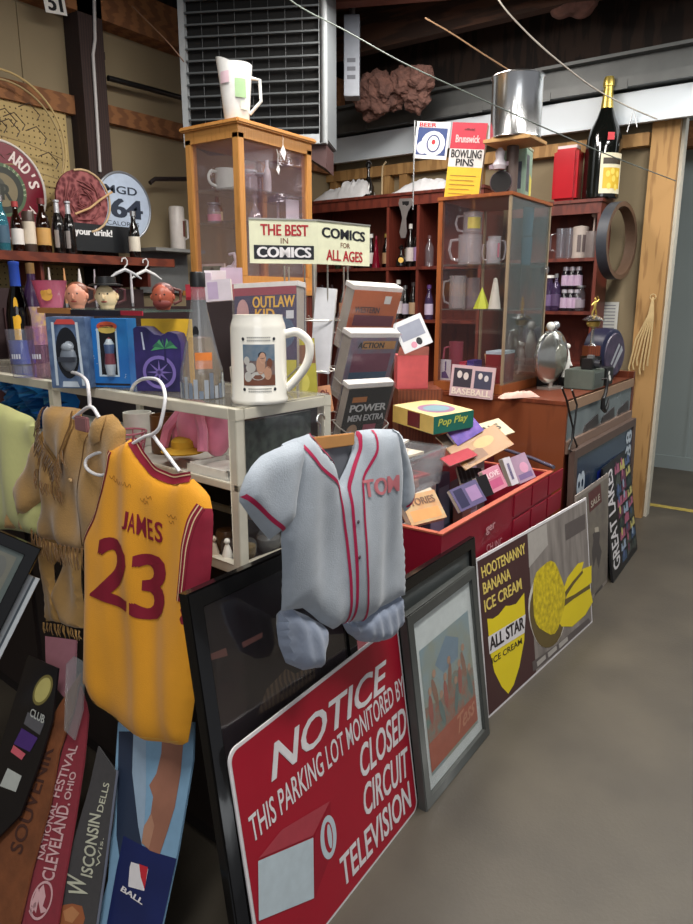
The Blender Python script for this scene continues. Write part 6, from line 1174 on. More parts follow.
# ================================================================== ON TOP OF THE TALL CASE
CT = cz1 + .001
def onC(px, py, Z=CT): q = at(px, py, Z=Z); return q
BPw = Vector((cx0 + .03, at(444, 190, X=cx0 + .03).y, CT)); BPy = proj(BPw)[1]; BPd = proj(BPw)[2]
t, f, w, h = book('bowling_pin_box', 'red, white and yellow bowling pins box on top of the tall glass case', 'box', (444, BPy), (478, BPy + 2), (448.5, 122), BPd, -72, 0, .055, (214, 208, 204), page=(190, 170, 150), prints=[((184, 44, 62), Rr(0, .66, 1, 1)), ((222, 178, 40), Rr(0, 0, 1, .42)), ((238, 180, 180), ('T', 'Brunswick', .14, .74, .84, .84)), ((90, 20, 30), ('T', 'official', .36, .9, .66, .93)), ((34, 28, 30), ('T', 'BOWLING', .06, .54, .94, .65)), ((34, 28, 30), ('T', 'PINS', .22, .435, .74, .53)), ((150, 110, 30), Rr(.1, .3, .86, .31)), ((150, 110, 30), Rr(.1, .24, .8, .25)), ((150, 110, 30), Rr(.1, .18, .84, .19)), ((150, 110, 30), Rr(.1, .12, .7, .13)), ((150, 110, 30), Rr(.1, .06, .78, .07))])
bp_ = book('beer_poster', 'small framed blue and white beer poster standing beside the bowling pins box', 'poster', (413, 158), (446, 160), (416, 121), 3.62, -72, 0, .006, (226, 224, 222), prints=[((44, 64, 116), Rr(.06, .1, .94, .84)), ((206, 206, 214), ('E', .55, .42, .36, .34)), ((190, 190, 206), ('E', .25, .3, .18, .18)), ((50, 60, 110), ('E', .56, .42, .2, .24)), ((236, 232, 230), ('E', .56, .42, .16, .2)), ((190, 40, 50), ('E', .56, .46, .06, .07)), ((190, 40, 56), ('T', 'BEER', .08, .86, .6, .97))])
q = at(414, 158, d=3.62); m = MB(); m.cyl((q.x, q.y, 2.0), (q.x, q.y, q.z + .18), .004, 8); o = m.build('rod', STEEL); o.parent = bp_[0]; o.matrix_parent_inverse = bp_[1].M.inverted()
q = onC(503, 182); t = thing('round_opening_tin', 'dark round opening tin lying on its side between the pins box and the metal can', 'tin', (cx0 + .08, at(501, 178, X=cx0 + .08).y, CT), R(-70)); m = MB(); m.lathe([(.052, 0), (.056, .01), (.056, .13), (.02, .13)], (0, 0, .058), 28, axis='y'); m.build('drum', flat((84, 70, 76), .4, metal=.3), t); m = MB(); m.lathe([(0, -.001), (.05, -.001)], (0, 0, .058), 28, axis='y'); m.build('dark_opening', flat((12, 10, 12), .8), t)
t2 = thing('trinket_stack', 'heap of pale trinket parts on top of the dark round tin', 'trinket', (cx0 + .08, at(499, 178, X=cx0 + .08).y, CT + .116), R(-60)); random.seed(12)
m = MB(); m.lathe([(.03, 0), (.036, .02), (.02, .05), (.024, .08), (.01, .1)], n=14); m.build('small_vase', flat((196, 190, 196), .3), t2); m = MB(); m.bar((-.05, 0, .01), (.05, .01, .03), .02); m.build('pale_bar', flat((150, 130, 140), .5), t2)
q = onC(536, 196); t = thing('tea_tin', 'pale green tin with a dark picture on the right edge of the tall case', 'tin', (cx0 + .23, cy0 + .03, CT), R(8)); 
wt = .14; ht = .235; m = MB(); m.box(0, wt, 0, .12, 0, ht); m.build('tin', mat('pale_green_tin', (150, 176, 158), .4, .2, .1, 14), t, bevel=.004); m = MB(); m.box(-.002, wt + .002, -.002, .122, ht, ht + .01); m.build('lid', flat((176, 176, 150), .4), t); m = MB(); m.flat([(.015, .03), (.07, .03), (.07, ht - .03), (.015, ht - .03)], -.001, 0); m.flat([(.085, .01), (.13, .01), (.13, .1), (.085, .12)], -.001, 1); m.add([(-.001, .02, .04), (-.001, .1, .04), (-.001, .1, .17), (-.001, .02, .17)], [(3, 2, 1, 0)], 0); m.build('picture', [mat('tin_picture', (60, 66, 82), .4, 0, kind='noise', scale=30, col2=(96, 100, 110)), flat((214, 200, 96), .4)], t)
# metal can on its board
ztop = at(515, 140, X=cx0 + .1).z
t = thing('plank', 'short wooden plank bridging the tins under the big silver can', 'plank', (cx0 - .005, at(515, 137, X=cx0 + .1).y - .12, ztop - .02)); m = MB(); m.box(0, .22, 0, .24, 0, .018); m.build('board', PINE, t, bevel=.002)
t = thing('support_tin', 'tall brown tin hidden behind trinkets holding up the plank', 'tin', (cx0 + .13, at(515, 137, X=cx0 + .1).y + .02, CT)); m = MB(); m.lathe([(.028, 0), (.03, .002), (.03, ztop - .0225 - CT), (.028, ztop - .0205 - CT)], n=20); m.build('tin', flat((84, 68, 62), .5), t); 
qb = at(515, 137, X=cx0 + .1); rcan = .5 * 49 / FPX * 3.45; hc = (qb - at(515, 72, X=cx0 + .1)).length * .95
t = thing('silver_can', 'large shiny silver tin can standing on the wooden plank', 'can', (cx0 + .1, qb.y, ztop)); m = MB(); m.lathe([(rcan, 0), (rcan * 1.02, .004), (rcan, .01), (rcan, hc - .01), (rcan * 1.03, hc - .004), (rcan * 1.03, hc), (rcan * .96, hc), (rcan * .96, hc - .02), (0, hc - .02)], n=48); m.build('can', mat('tin_plate', (206, 206, 206), .22, 1, .05, 6), t); m = MB(); m.ring((0, 0, hc), rcan * 1.02, .004, axis='z', n=48); m.build('rim', CHROME, t)
for nm, lb, px, x_, c in (('red_tin_box', 'shiny red tin box on the right shelf top beside the big bottle', 565, 3.75, (176, 30, 40)),):
    q = at(549, 192, X=3.72); t = thing(nm, lb, 'box', (3.72, .82, 2.181), R(-90)); w_ = .0; a = at(551, 190, X=3.72); b = at(580, 190, X=3.72); w_ = a.y - b.y; t.location = (3.72, a.y, 2.181); h_ = at(565, 148, X=3.72).z - 2.181
    m = MB(); m.box(0, w_ - .03, 0, .14, 0, h_); m.build('box', mat('lacquer_red', c, .2, 0, .08, 6, coat=.6), t, bevel=.02); m = MB(); m.box(w_ * .1, w_ * .75, .03, .11, h_, h_ + .02); m.build('lid_plate', flat((206, 190, 190), .3), t)
q = Vector((3.82, at(600, 198, X=3.82).y, 2.181)); Hb = at(606, 78, X=3.82).z - 2.181; rb = .5 * 35 / FPX * 4.75 * .97
t = thing('champagne_bottle', 'giant dark champagne bottle with gold foil neck on top of the shelves', 'bottle', q, R(-60)); P = [(.92, 0), (1, .015), (1, .42), (.96, .5), (.8, .58), (.5, .68), (.33, .76), (.27, .84), (.24, .93), (.28, .935), (.28, .965), (.22, 1)]
m = MB(); m.lathe([(a * rb, b * Hb) for a, b in P], n=40); m.build('glass', flat((14, 16, 14), .08, coat=.8), t); m = MB(); m.lathe([(rb * .35, Hb * .752), (rb * .285, Hb * .84), (rb * .25, Hb * .925), (rb * .3, Hb * .93), (rb * .3, Hb * .97), (rb * .24, Hb * 1.003), (0, Hb * 1.006)], n=32); m.build('gold_foil', mat('gold_foil', (206, 182, 92), .3, .7, .15, 40), t)
m = MB(); curved(m, rb, -20, 62, .03, Hb * .37, 0, n=14, off=.001); curved(m, rb, -10, 52, .06, Hb * .25, 1, n=12, off=.002); curved(m, rb, -12, 54, Hb * .28, Hb * .33, 3, n=12, off=.002); curved(m, rb * .8, -5, 14, Hb * .47, Hb * .53, 2, off=.035)
for a, z in ((10, .1), (25, .16), (35, .09), (20, .22), (5, .2), (40, .2)): curvblob(m, rb, a, Hb * z, 7, .02, 4, .003)
m.build('label', [flat((222, 214, 186), .5), flat((214, 176, 50), .5), flat((196, 40, 50), .5), flat((60, 50, 40), .5), flat((232, 208, 96), .5)], t)
# ring on the wall, paper, straps
qc = at(621, 243, X=3.98); t = thing('wall_ring', 'dark grey hoop like a drum shell hanging on the tan back wall', 'ring', (3.8, .505, qc.z), R(-8)); m = MB(); V = []; 
ro = .245; m.lathe([(ro, -.0), (ro, .07), (ro * .88, .07), (ro * .88, 0), (ro, 0)], (0, -.07, 0), 48, axis='y', mf=lambda k: 0 if k < 1 else 1); m.M = Matrix.Identity(4); m.build('hoop', [flat((54, 58, 66), .5), flat((96, 74, 58), .6)], t); m = MB(); m.cyl((0, -.05, ro * .85), (0, .054, ro * .85), .004); m.build('nail', STEEL, t)
t = thing('price_list', 'narrow white paper list pinned to the wall above the navy tin', 'paper', (4.03, at(599, 334, X=4.03).y, at(599, 334, X=4.03).z), R(-90)); w_ = .12; h_ = at(603, 302, X=4.03).z - t.location.z; m = MB(); m.box(0, w_, 0, .003, 0, h_); m.build('paper', flat((206, 206, 200), .6), t); m = MB()
for i in range(9): m.box(.015, w_ - .02, -.0008, 0, h_ * (.08 + .1 * i), h_ * (.11 + .1 * i))
m.build('print_lines', flat((130, 130, 136), .6), t)
t = thing('straps', 'pale leather straps hanging on the pine stud at the end of the wall', 'straps', at(653, 297, X=3.96)); m = MB(); random.seed(2)
for i in range(6):
    a = (i - 2.5) * .012; m.tube([(-.0, .0, .0), (-.012, a * .5, -.12), (-.02, a * 1.6 + .03, -.28), (-.02, a * 2 + .05, -.42 - .03 * (i % 3)), (-.015, a * 1.8 + .045, -.46 - .03 * (i % 3))], .006, 6)
m.ring((0, 0, .0), .018, .004, axis='x', n=16); m.build('strap', flat((196, 170, 122), .7), t)
# ================================================================== HEATER
ho = at(185, 142, d=4.1); fh = frz(ho, R(-63)); hw = fh.L(325, 150)[0]; hh = 3.28 - ho.z
t = thing('unit_heater', 'grey louvred unit heater hanging from the ceiling behind the wooden glass case', 'heater', mx=fh.M)
m = MB(); m.box(0, hw, .04, .42, 0, hh); m.build('casing', mat('heater_grey', (118, 124, 128), .5, .2, .06, 6), t, bevel=.006)
m = MB(); b_ = .03; m.box(-.008, b_, 0, .05, -.03, hh); m.box(hw - b_, hw + .008, 0, .05, -.03, hh); m.box(b_, hw - b_, 0, .05, hh - .04, hh); m.box(b_, hw - b_, 0, .05, -.03, .02); m.build('face_frame', flat((160, 165, 168), .4), t, bevel=.002)
m = MB(); m.box(b_, hw - b_, .036, .0405, .02, hh - .04); m.build('dark_core', flat((5, 5, 5), .9), t)
n = 13
for i in range(n): m = MB(); z = .05 + (hh - .1) * i / (n - 1); m.add([(b_, -.004, z), (hw - b_, -.004, z), (hw - b_, .02, z + .004), (b_, .02, z + .004), (b_, -.004, z + .009), (hw - b_, -.004, z + .009), (hw - b_, .02, z + .012), (b_, .02, z + .012)], [(3, 2, 1, 0), (4, 5, 6, 7), (0, 1, 5, 4), (2, 3, 7, 6), (1, 2, 6, 5), (3, 0, 4, 7)]); m.build('louvre', flat((84, 88, 90), .5, metal=.2), t)
m = MB(); [m.cyl((b_ + (hw - 2 * b_) * k / 8, .012, .02), (b_ + (hw - 2 * b_) * k / 8, .012, hh - .04), .0012, 6) for k in range(1, 8)]; m.build('guard_wires', flat((80, 82, 84), .5, metal=.3), t)
m = MB(); [m.cyl((x, .2, hh), (x, .2, 3.6 - ho.z), .008, 8) for x in (.08, hw - .08)]; m.build('hanging_rods', STEEL, t)
m = MB(); m.prism([(hw * .86, -.09), (hw * 1.0, -.16), (hw * 1.0, -.03), (hw * .86, -.03)], .04, .3); m.build('gas_box', flat((70, 44, 44), .6), t)
t = thing('flue_label_box', 'white metal box with a printed label beyond the heater', 'box', at(344, 96, d=4.6), R(-58)); m = MB(); m.box(0, .1, 0, .12, 0, .48); m.build('box', flat((112, 118, 128), .4), t, bevel=.003)
for i in range(3): m = MB(); m.box(.02, .075, -.001, 0, .1 + .05 * i, .125 + .05 * i); m.build('label', flat((60, 64, 74), .5), t)
m = MB(); m.cyl((.05, .06, .48), (.05, .06, 3.6 - t.location.z), .02, 12); m.build('pipe', STEEL, t)
# ================================================================== WOODEN GLASS CASE, LEFT
c0 = at(243, 290, d=3.0); kx, ky, kz = c0.x, c0.y, c0.z
ctop = at(240, 127, d=3.0).z
ylen = at(192, 290, X=kx).y - ky; xlen = at(313, 285, Y=ky).x - kx
t = thing('wooden_glass_case', 'golden oak glass display case carrying the white pitcher below the heater', 'case', (kx, ky, kz)); H_ = ctop - kz; s_ = .035
for x, y in ((0, 0), (0, ylen - s_), (xlen - s_, 0), (xlen - s_, ylen - s_)): m = MB(); m.box(x, x + s_, y, y + s_, .06, H_ - .05); m.build('corner_post', WOOD, t, bevel=.002)
m = MB(); m.box(0, xlen, 0, ylen, 0, .06); m.build('base', WOOD, t, bevel=.002); m = MB(); m.box(0, xlen, 0, ylen, H_ - .07, H_ - .02); m.build('head_frame', WOOD, t); m = MB(); m.box(-.018, xlen + .018, -.018, ylen + .018, H_ - .02, H_); m.build('top', WOOD, t, bevel=.006)
MP = glass('pink_reflection_pane', (250, 242, 248), 1.6, .09, (206, 170, 188))  # pinkish reflection in the glass put into the pane colour
for nm, a in (('left_pane', (.012, .016, s_, ylen - s_)), ('front_pane', (s_, xlen - s_, .012, .016)), ('rear_pane', (xlen - .016, xlen - .012, s_, ylen - s_)), ('back_pane', (s_, xlen - s_, ylen - .016, ylen - .012))): m = MB(); m.box(*a, .06, H_ - .07); m.build('pane', MP if nm in ('left_pane', 'front_pane') else PANE, t)
k1 = at(240, 190, d=3.05).z - kz; m = MB(); m.box(.02, xlen - .02, .02, ylen - .02, k1 - .006, k1); m.build('glass_shelf', glass('shelf_glass'), t)
k2 = at(240, 222, d=3.05).z - kz; m = MB(); m.box(.02, xlen - .02, .02, ylen - .02, k2 - .006, k2); m.build('glass_shelf', glass('shelf_glass'), t)
w1_ = lambda px, py, z, dx=.12: Vector((kx + dx, min(max(at(px, py, X=kx + dx).y, ky + .06), ky + ylen - .06), kz + z + .001))
def w2_(px, z, dy=.1): return Vector((min(max(at(px, 250, Y=ky + dy).x, kx + .06), kx + xlen - .06), ky + dy, kz + z + .001))
mug('mug', 'white cup with green print on the shelf of the oak glass case', w1_(226, 188, k1, .1), .045, .09, flat((206, 216, 206), .3), rz=R(160))
gmug('clear mug left of the white and green cup in the oak case', w1_(208, 188, k1, .16), .03, .08, G6)
for i, (px, l, h, c) in enumerate(((252, 'squat clear jar on the shelf behind the oak corner post', .09, G6), (262, 'clear jar beside the slim white bottle in the oak case', .1, G3))): bottle(l, w2_(px, k1, .12 + .06 * i), h, .034, 'jar', c, None, STEEL, name='jar', cat='jar')
bottle('amber bottle on the lower shelf behind the oak corner post', w1_(214, 220, k2, .12), .12, .024, 'wine', glass('amberb', (200, 140, 70), 1.5, .4, (170, 110, 50)), flat((220, 200, 160), .5), None)
bottle('pale pink jar on the lower shelf of the oak case', w1_(200, 220, k2, .1), .09, .03, 'jar', G6, flat((220, 150, 170), .5), STEEL, name='jar', cat='jar')
bottle('clear decanter on the lower shelf just right of the oak corner post', w2_(256, k2, .1), .13, .028, 'deca', G6, None, None)
bottle('slim white bottle standing on the shelf of the oak case', w2_(269, k1, .08), .14, .018, 'beer', flat((216, 212, 214), .3), None, None)
t2 = thing('small_lamp', 'small lamp with a shiny dome shade on the lower shelf of the oak case', 'lamp', w2_(281, k2, .16)); m = MB(); m.lathe([(.03, 0), (.03, .008), (.006, .015), (.006, .12)], n=16); m.build('stem', flat((190, 186, 190), .3, metal=.5), t2); m = MB(); m.lathe([(.05, .115), (.048, .13), (.03, .155), (0, .165)], n=20); m.build('shade', flat((176, 172, 180), .2, metal=.7), t2)
t2 = thing('white_card', 'plain white card standing at the right side of the oak case', 'card', w2_(300, k2, .07), R(-20)); m = MB(); m.box(-.035, .035, 0, .003, 0, .125); m.build('card', flat((228, 226, 236), .5), t2)
t2 = thing('framed_banknote', 'small framed green banknote on the floor of the oak case', 'frame', w1_(212, 264, .06, .05), R(-85)); m = MB(); m.box(-.07, .07, 0, .01, 0, .055); m.build('frame', flat((206, 200, 190), .4), t2); m = MB(); m.flat([(-.055, .01), (.055, .01), (.055, .045), (-.055, .045)], -.001, 0); m.flat(ellp((0, .027), .01, .013, 16), -.0014, 1); m.build('banknote', [flat((120, 140, 116), .5), flat((70, 84, 70), .5)], t2)
t2 = thing('swan_figure', 'white swan necked figure beside the framed banknote in the oak case', 'figurine', w1_(230, 258, .06, .1), R(-60)); m = MB(); m.ell((0, 0, .025), .03, .02, .025); m.tube([(.01, 0, .035), (.028, 0, .07), (.018, 0, .1), (-.004, 0, .095)], .008, 8, radii=[.014, .009, .008, .007]); m.build('body', flat((214, 206, 214), .3), t2)
for i, (px, py, s2, l) in enumerate(((283, 153, 1, 'diamond shaped white paper tag hung on the front of the oak case'), (278, 170, .6, 'small cream paper tag dangling below the diamond tag'))):
    q = at(px, py, Y=ky - .008); t2 = thing('paper_tag', l, 'tag', q, R(0)); m = MB(); m.prism([(-.018 * s2, .0), (.01 * s2, -.03 * s2), (.022 * s2, .005), (.002, .036 * s2)], 0, .0015); m.build('tag', flat((232, 226, 222), .5), t2); m = MB(); m.tube([(.0, 0, .03 * s2), (0, -.002, .06), (0, .004, .085)], .001, 5); m.build('string', WHITE, t2)
t = thing('side_cabinet', 'dark cabinet holding up the golden oak glass case', 'cabinet', (kx - .02, ky - .02, 0)); m = MB(); m.box(0, xlen + .04, 0, ylen + .04, 0, kz - .022); m.build('carcass', WOODD, t); m = MB(); m.box(-.01, xlen + .05, -.01, ylen + .05, kz - .022, kz - .001); m.build('top', WOOD, t)
# pitcher
p_ = Vector((kx + .12, at(236, 117, X=kx + .12).y, ctop + .001)); p_ = at(238, 116, Z=ctop + .001); p_.x = max(p_.x, kx + .06); p_.y = max(p_.y, ky + .06)
t = thing('pitcher', 'white and green pitcher with a pointed spout on top of the oak case', 'pitcher', p_, R(-50)); Hp = 1.08 * (at(238, 56, d=(p_ - CAM).length / ray(238, 90).length).z - p_.z); rp = .068
n = 24; V = []; F_ = []; lv = [(.72, 0), (.76, .03), (.86, .35), (.96, .7), (1.0, .84), (1.02, .92)]
m = MB()
for r_, z in lv:
    for i in range(n):
        a = 2 * math.pi * i / n; lift = (.24 * max(0, -math.cos(a)) - .06) * (z ** 6) * Hp if z > .6 else 0; ex_ = 1 + .16 * max(0, -math.cos(a)) ** 3 * z ** 3; V.append((rp * r_ * math.cos(a) * ex_, rp * r_ * math.sin(a), Hp * z * .86 + max(0, lift) * .9))
for k in range(len(lv) - 1):
    for i in range(n): F_.append((k * n + i, k * n + (i + 1) % n, (k + 1) * n + (i + 1) % n, (k + 1) * n + i))
V += [(x * .93, y * .93, z - .002) for x, y, z in V[-n:]] + [(0, 0, Hp * .5)]; k = len(lv)
for i in range(n): F_.append(((k - 1) * n + i, (k - 1) * n + (i + 1) % n, k * n + (i + 1) % n, k * n + i)); F_.append((k * n + i, k * n + (i + 1) % n, (k + 1) * n))
F_.append(tuple(range(n - 1, -1, -1))); m.add(V, F_); m.build('body', flat((226, 226, 224), .25), t)
m = MB(); m.tube([(rp * .96, 0, Hp * .62), (rp * 1.45, 0, Hp * .6), (rp * 1.5, 0, Hp * .3), (rp * .8, 0, Hp * .12)], .007, 8); m.build('handle', flat((216, 218, 214), .3), t)
m = MB(); curved(m, rp * .93, 0, 42, Hp * .3, Hp * .56, 0, off=.002); curved(m, rp * .84, 20, 50, Hp * .14, Hp * .26, 1, off=.004); curved(m, rp * .96, -60, -20, Hp * .5, Hp * .66, 2, off=.002); m.build('painted_pattern', [flat((150, 180, 134), .4), flat((196, 206, 190), .4), flat((214, 186, 196), .4)], t)
# ================================================================== LEFT WALL
fw = Fr((0, 2.9, 0), (1, 0, 0), (0, 0, 1))
def wl(px, py, y=2.9): q = at(px, py, Y=y); return q
a = wl(-40, 90, 2.985); b = wl(84, 300, 2.985)
t = thing('pegboard', 'tan pegboard panel with rows of dark holes behind the round signs', 'pegboard', (.55, 2.975, 1.6)); m = MB(); m.box(0, .9, 0, .012, 0, .99); m.build('board', mat('pegboard_tan', (184, 160, 108), .8, 0, .05, 4), t)
m = MB()
for i in range(28):
    for j in range(31): x = .02 + .032 * i; z = .02 + .032 * j; m.add([(x - .004, -.0006, z - .004), (x + .004, -.0006, z - .004), (x + .004, -.0006, z + .004), (x - .004, -.0006, z + .004)], [(0, 1, 2, 3)])
o = m.build('peg_holes', flat((70, 54, 36), .9), t); o['kind'] = 'stuff'
def rsign(label, px, py, r, y, build, name='round_sign'):
    q = at(px, py, Y=y); t = thing(name, label, 'sign', q); m = MB(); m.lathe([(0, -.012), (r * .97, -.012), (r, -.006), (r, .006), (0, .008)], (0, 0, 0), 56, axis='y'); return t, m
t, m = rsign('large round maroon tin sign with white letters at the left edge of the wall', 1, 190, .255, 2.9, None); m.build('disc', flat((112, 18, 38), .35), t)
m = MB(); m.ring((0, -.012, 0), .246, .007, n=64); m.build('white_rim', flat((222, 214, 206), .4), t)
m = MB(); m.flat(ellp((0, 0), .135, .135, 40), -.0135, 0); m.flat(ellp((0, 0), .118, .118, 40), -.014, 1); m.flat(ellp((0, .0), .085, .085, 36), -.0145, 2); m.flat(ellp((-.02, .01), .04, .05, 20), -.015, 3); words(m, 'R', (-.01, -.05), (.05, -.05), (-.01, .03), y=-.0155, m=1, bold=.05); m.build('centre_emblem', [flat((74, 98, 66), .5), flat((40, 44, 36), .5), flat((120, 108, 80), .5), flat((70, 70, 60), .5)], t)
m = MB(); arctext(m, "ARD'S", (0, 0), .158, 66, 14, .062, y=-.0142, bold=.05); arctext(m, 'ALES', (0, 0), .16, -30, -70, .05, y=-.0142, bold=.04); m.build('lettering', flat((226, 212, 206), .5), t)
m = MB(); arctext(m, 'BLUE INN', (0, 0), .118, 78, -6, .016, y=-.0142); m.build('small_lettering', flat((176, 186, 150), .5), t)
t = thing('woven_tray', 'dark red woven round tray with a pale cane rim on the wall', 'tray', wl(82, 201, 2.76)); m = MB(); m.lathe([(0, -.006), (.165, -.008), (.165, .006), (0, .008)], n=40, axis='y'); m.build('tray', mat('woven_red', (92, 28, 34), .7, 0, kind='voronoi', scale=34, col2=(150, 84, 84)), t)
m = MB(); m.ring((.012, -.01, 0), .165, .006, n=48, a0=-80, a1=110); m.build('cane_rim', flat((196, 168, 128), .6), t)
random.seed(6); m = MB()
for i in range(34): a = random.uniform(0, 6.28); r_ = random.uniform(.02, .13); b_ = a + random.uniform(.3, 1); m.tube([(r_ * math.cos(a), -.01, r_ * math.sin(a)), (r_ * math.cos(b_) * .9, -.016, r_ * math.sin(b_) * .9), (r_ * math.cos(b_ + .4), -.01, r_ * math.sin(b_ + .4))], .0035, 5)
m.build('twig_weave', flat((128, 66, 66), .7), t)
t = thing('wooden_stick', 'pale wooden stick stuck slanting across the red woven tray', 'stick', wl(90, 208, 2.72)); P = [wl(x, y, 2.72) - wl(90, 208, 2.72) for x, y in ((75, 214), (90, 208), (100, 200), (112, 192))]; m = MB(); m.tube([tuple(v) for v in P], .006, 7); m.build('stick', flat((196, 158, 112), .6), t)
t, m = rsign('round white 64 beer sign with grey rim on the left wall', 123, 207, .195, 2.79, None); m.build('disc', flat((176, 190, 210), .35), t); m = MB(); m.ring((0, -.01, 0), .193, .008, n=60); m.build('rim', flat((130, 134, 140), .3, metal=.4), t)
m = MB(); wbox(m, 'MGD', -.13, .07, .1, .115, y=-.0135, bold=.02); wbox(m, '64', -.1, -.065, .135, .045, y=-.0135, bold=.06); wbox(m, 'CALORIES', -.13, -.11, .1, -.085, y=-.0135, bold=0); m.build('lettering', flat((34, 44, 62), .5), t)
t = thing('drink_sign', 'black sign strip lettered in white standing below the round tray', 'sign', wl(73, 250, 2.75)); w_ = .46; m = MB(); m.box(0, w_, 0, .01, 0, .15); m.build('board', flat((22, 26, 30), .4), t); m = MB(); words(m, 'your drink!', (.02, .075), (.27, .075), (.02, .125), y=-.001, bold=.05); m.build('lettering', flat((226, 226, 226), .5), t)
# cane hoops and pipes
t = thing('cane_hoop', 'large thin cane hoop with wire trinkets hanging over the pegboard', 'hoop', wl(8, 140, 2.9)); m = MB(); m.ring((0, 0, 0), .34, .006, n=64, sx=1.0); m.build('outer_hoop', flat((190, 164, 112), .6), t); m = MB(); m.ring((0, -.008, -.02), .31, .005, n=60, sx=1.02, a0=-20, a1=120); m.build('inner_hoop', flat((170, 148, 104), .6), t)
m = MB(); random.seed(14)
for i in range(9): x = random.uniform(-.1, .26); z = random.uniform(-.2, .2); m = MB(); m.tube([(x - .06, -.006, z), (x, -.012, z + .03), (x + .06, -.006, z - .02), (x + .04, -.006, z - .05)], .003, 5); m.build('wire_trinket', flat((74, 60, 50), .5), t)
m = MB(); m.tube([(-.33, 0, .06), (-.1, -.01, .02), (.1, -.01, -.0), (.33, 0, -.05)], .004, 6); m.tube([(-.3, 0, -.16), (0, -.01, -.12), (.3, 0, -.16)], .004, 6); m.build('cross_canes', flat((160, 138, 96), .6), t)
m = MB(); P = [wl(108, 78, 2.9), wl(150, 89, 2.9), wl(190, 100, 2.9)]; m.tube([tuple(v - P[0]) for v in P], .016, 10); t = thing('black_pipe', 'black pipe running from the dark post to behind the heater', 'pipe', P[0]); m.build('pipe', BLACK, t)
m = MB(); P = [wl(150, 183, 2.9), wl(155, 179, 2.9), wl(190, 179, 2.88)]; t = thing('bracket_pipe', 'short dark bracket pipe on the wall right of the round 64 sign', 'pipe', P[0]); m.tube([tuple(v - P[0]) for v in P], .014, 8); m.build('pipe', flat((40, 30, 30), .5), t)
m = MB(); P = [at(94, -6, Y=2.85), at(95, 40, Y=2.85), at(93, 55, Y=2.85), at(97, 120, Y=2.85), at(100, 172, Y=2.85)]; t = thing('conduit_cable', 'pale grey cable running down the dark wooden post', 'cable', P[-1]); m.tube([tuple(v - P[-1]) for v in P], .009, 8); m.build('cable', flat((190, 186, 184), .5), t)
q = at(46, 12, Y=2.84); t = thing('number_card', 'white card numbered 51 hanging from the upper beam', 'card', q, R(0)); m = MB(); m.box(0, .13, 0, .003, 0, .22); m.build('card', WHITE, t); m = MB(); words(m, '51', (.02, .012), (.11, .012), (.02, .09), y=-.001, bold=.06); m.build('numerals', BLACK, t); t.rotation_euler.y = R(-8)
# shelf along the left wall
t = thing('wall_shelf', 'dark red wooden shelf of beer bottles along the left wall', 'shelf', (0, 2.6, 1.735)); m = MB(); m.box(-.6, 1.86, 0, .36, 0, .045); m.lathe([(.03, -.0), (.03, .046)], (1.86, .03, 0), 16); m.build('board', mat('shelf_red_wood', (112, 52, 34), .4, 0, kind='wave', scale=4, stretch=(.6, 4, 4), col2=(90, 40, 28)), t)
m = MB(); None
for x in (.3, 1.0, 1.7): m = MB(); m.box(x, x + .02, .05, .34, -.12, 0); m.build('bracket', WOODD, t)
m = MB(); t = thing('wall_cabinet', 'dark cabinet standing under the wall shelf at the left', 'cabinet', (-.6, 2.7, 0)); m.box(0, 2.3, 0, .26, 0, 1.6); m.build('carcass', flat((44, 24, 26), .7), t); m = MB(); [m.box(.05 + .45 * i, .45 + .45 * i, -.012, 0, .1, 1.5) for i in range(5)]; m.build('door_panels', flat((58, 28, 30), .6), t)
sz = 1.781
def ws(px): q = at(px, 250, Y=2.66); return Vector((q.x, 2.66, sz))
BBR = glass('beer_brown', (84, 40, 18), 1.5, .4, (50, 24, 14))
bottle('dark bottle with a large cream oval label on the wall shelf', ws(45), .27, .036, 'beer', BBR, flat((196, 150, 84), .5), flat((110, 40, 40), .4))
for px, l in ((60, 'left one of the twin silver necked bottles on the wall shelf'), (71, 'right one of the twin silver necked bottles on the wall shelf')):
    t = bottle(l, ws(px), .27, .032, 'beer', G2, None, None, group='twin silver necked bottles'); m = MB(); m.lathe([(.0145, .19), (.0125, .262), (.016, .264), (.016, .274), (0, .275)], n=16); m.build('silver_neck', flat((206, 206, 210), .3, metal=.5), t); m = MB(); curved(m, .032, -20, 20, .03, .12, off=.001); m.build('label', flat((150, 140, 136), .5), t)
can('beer_can', 'slim can with cream and black print at the left of the oval label bottle', ws(31), .031, .2, flat((70, 54, 46), .4), 'can', flat((214, 200, 180), .4))
bottle('small bottle with painted teal glow at the far left end of the wall shelf', ws(4), .26, .034, 'beer', glass('teal_lit_glass', (120, 200, 210), 1.5, .4, (70, 150, 170)), flat((60, 90, 110), .5), STEEL)  # teal light on the bottle put into its glass colour
bottle('dark bottle tilted between the can and the teal bottle on the wall shelf', ws(19), .24, .03, 'beer', BBR, flat((222, 216, 210), .5), L_((170, 60, 60)))
bottle('brown bottle with a white label in front of the round 64 sign', ws(135), .26, .033, 'beer', G2, flat((214, 206, 190), .5), STEEL)
t = thing('ledge', 'pale grey ledge on the wall carrying the tall white stein', 'ledge', at(156, 247, Y=2.78)); q = t.location.copy(); m = MB(); m.box(0, .42, 0, .2, -.02, 0); m.build('board', flat((126, 126, 124), .6), t); m = MB(); m.box(0, .42, .18, .2, -.28, -.02); m.build('support', flat((110, 112, 112), .6), t)
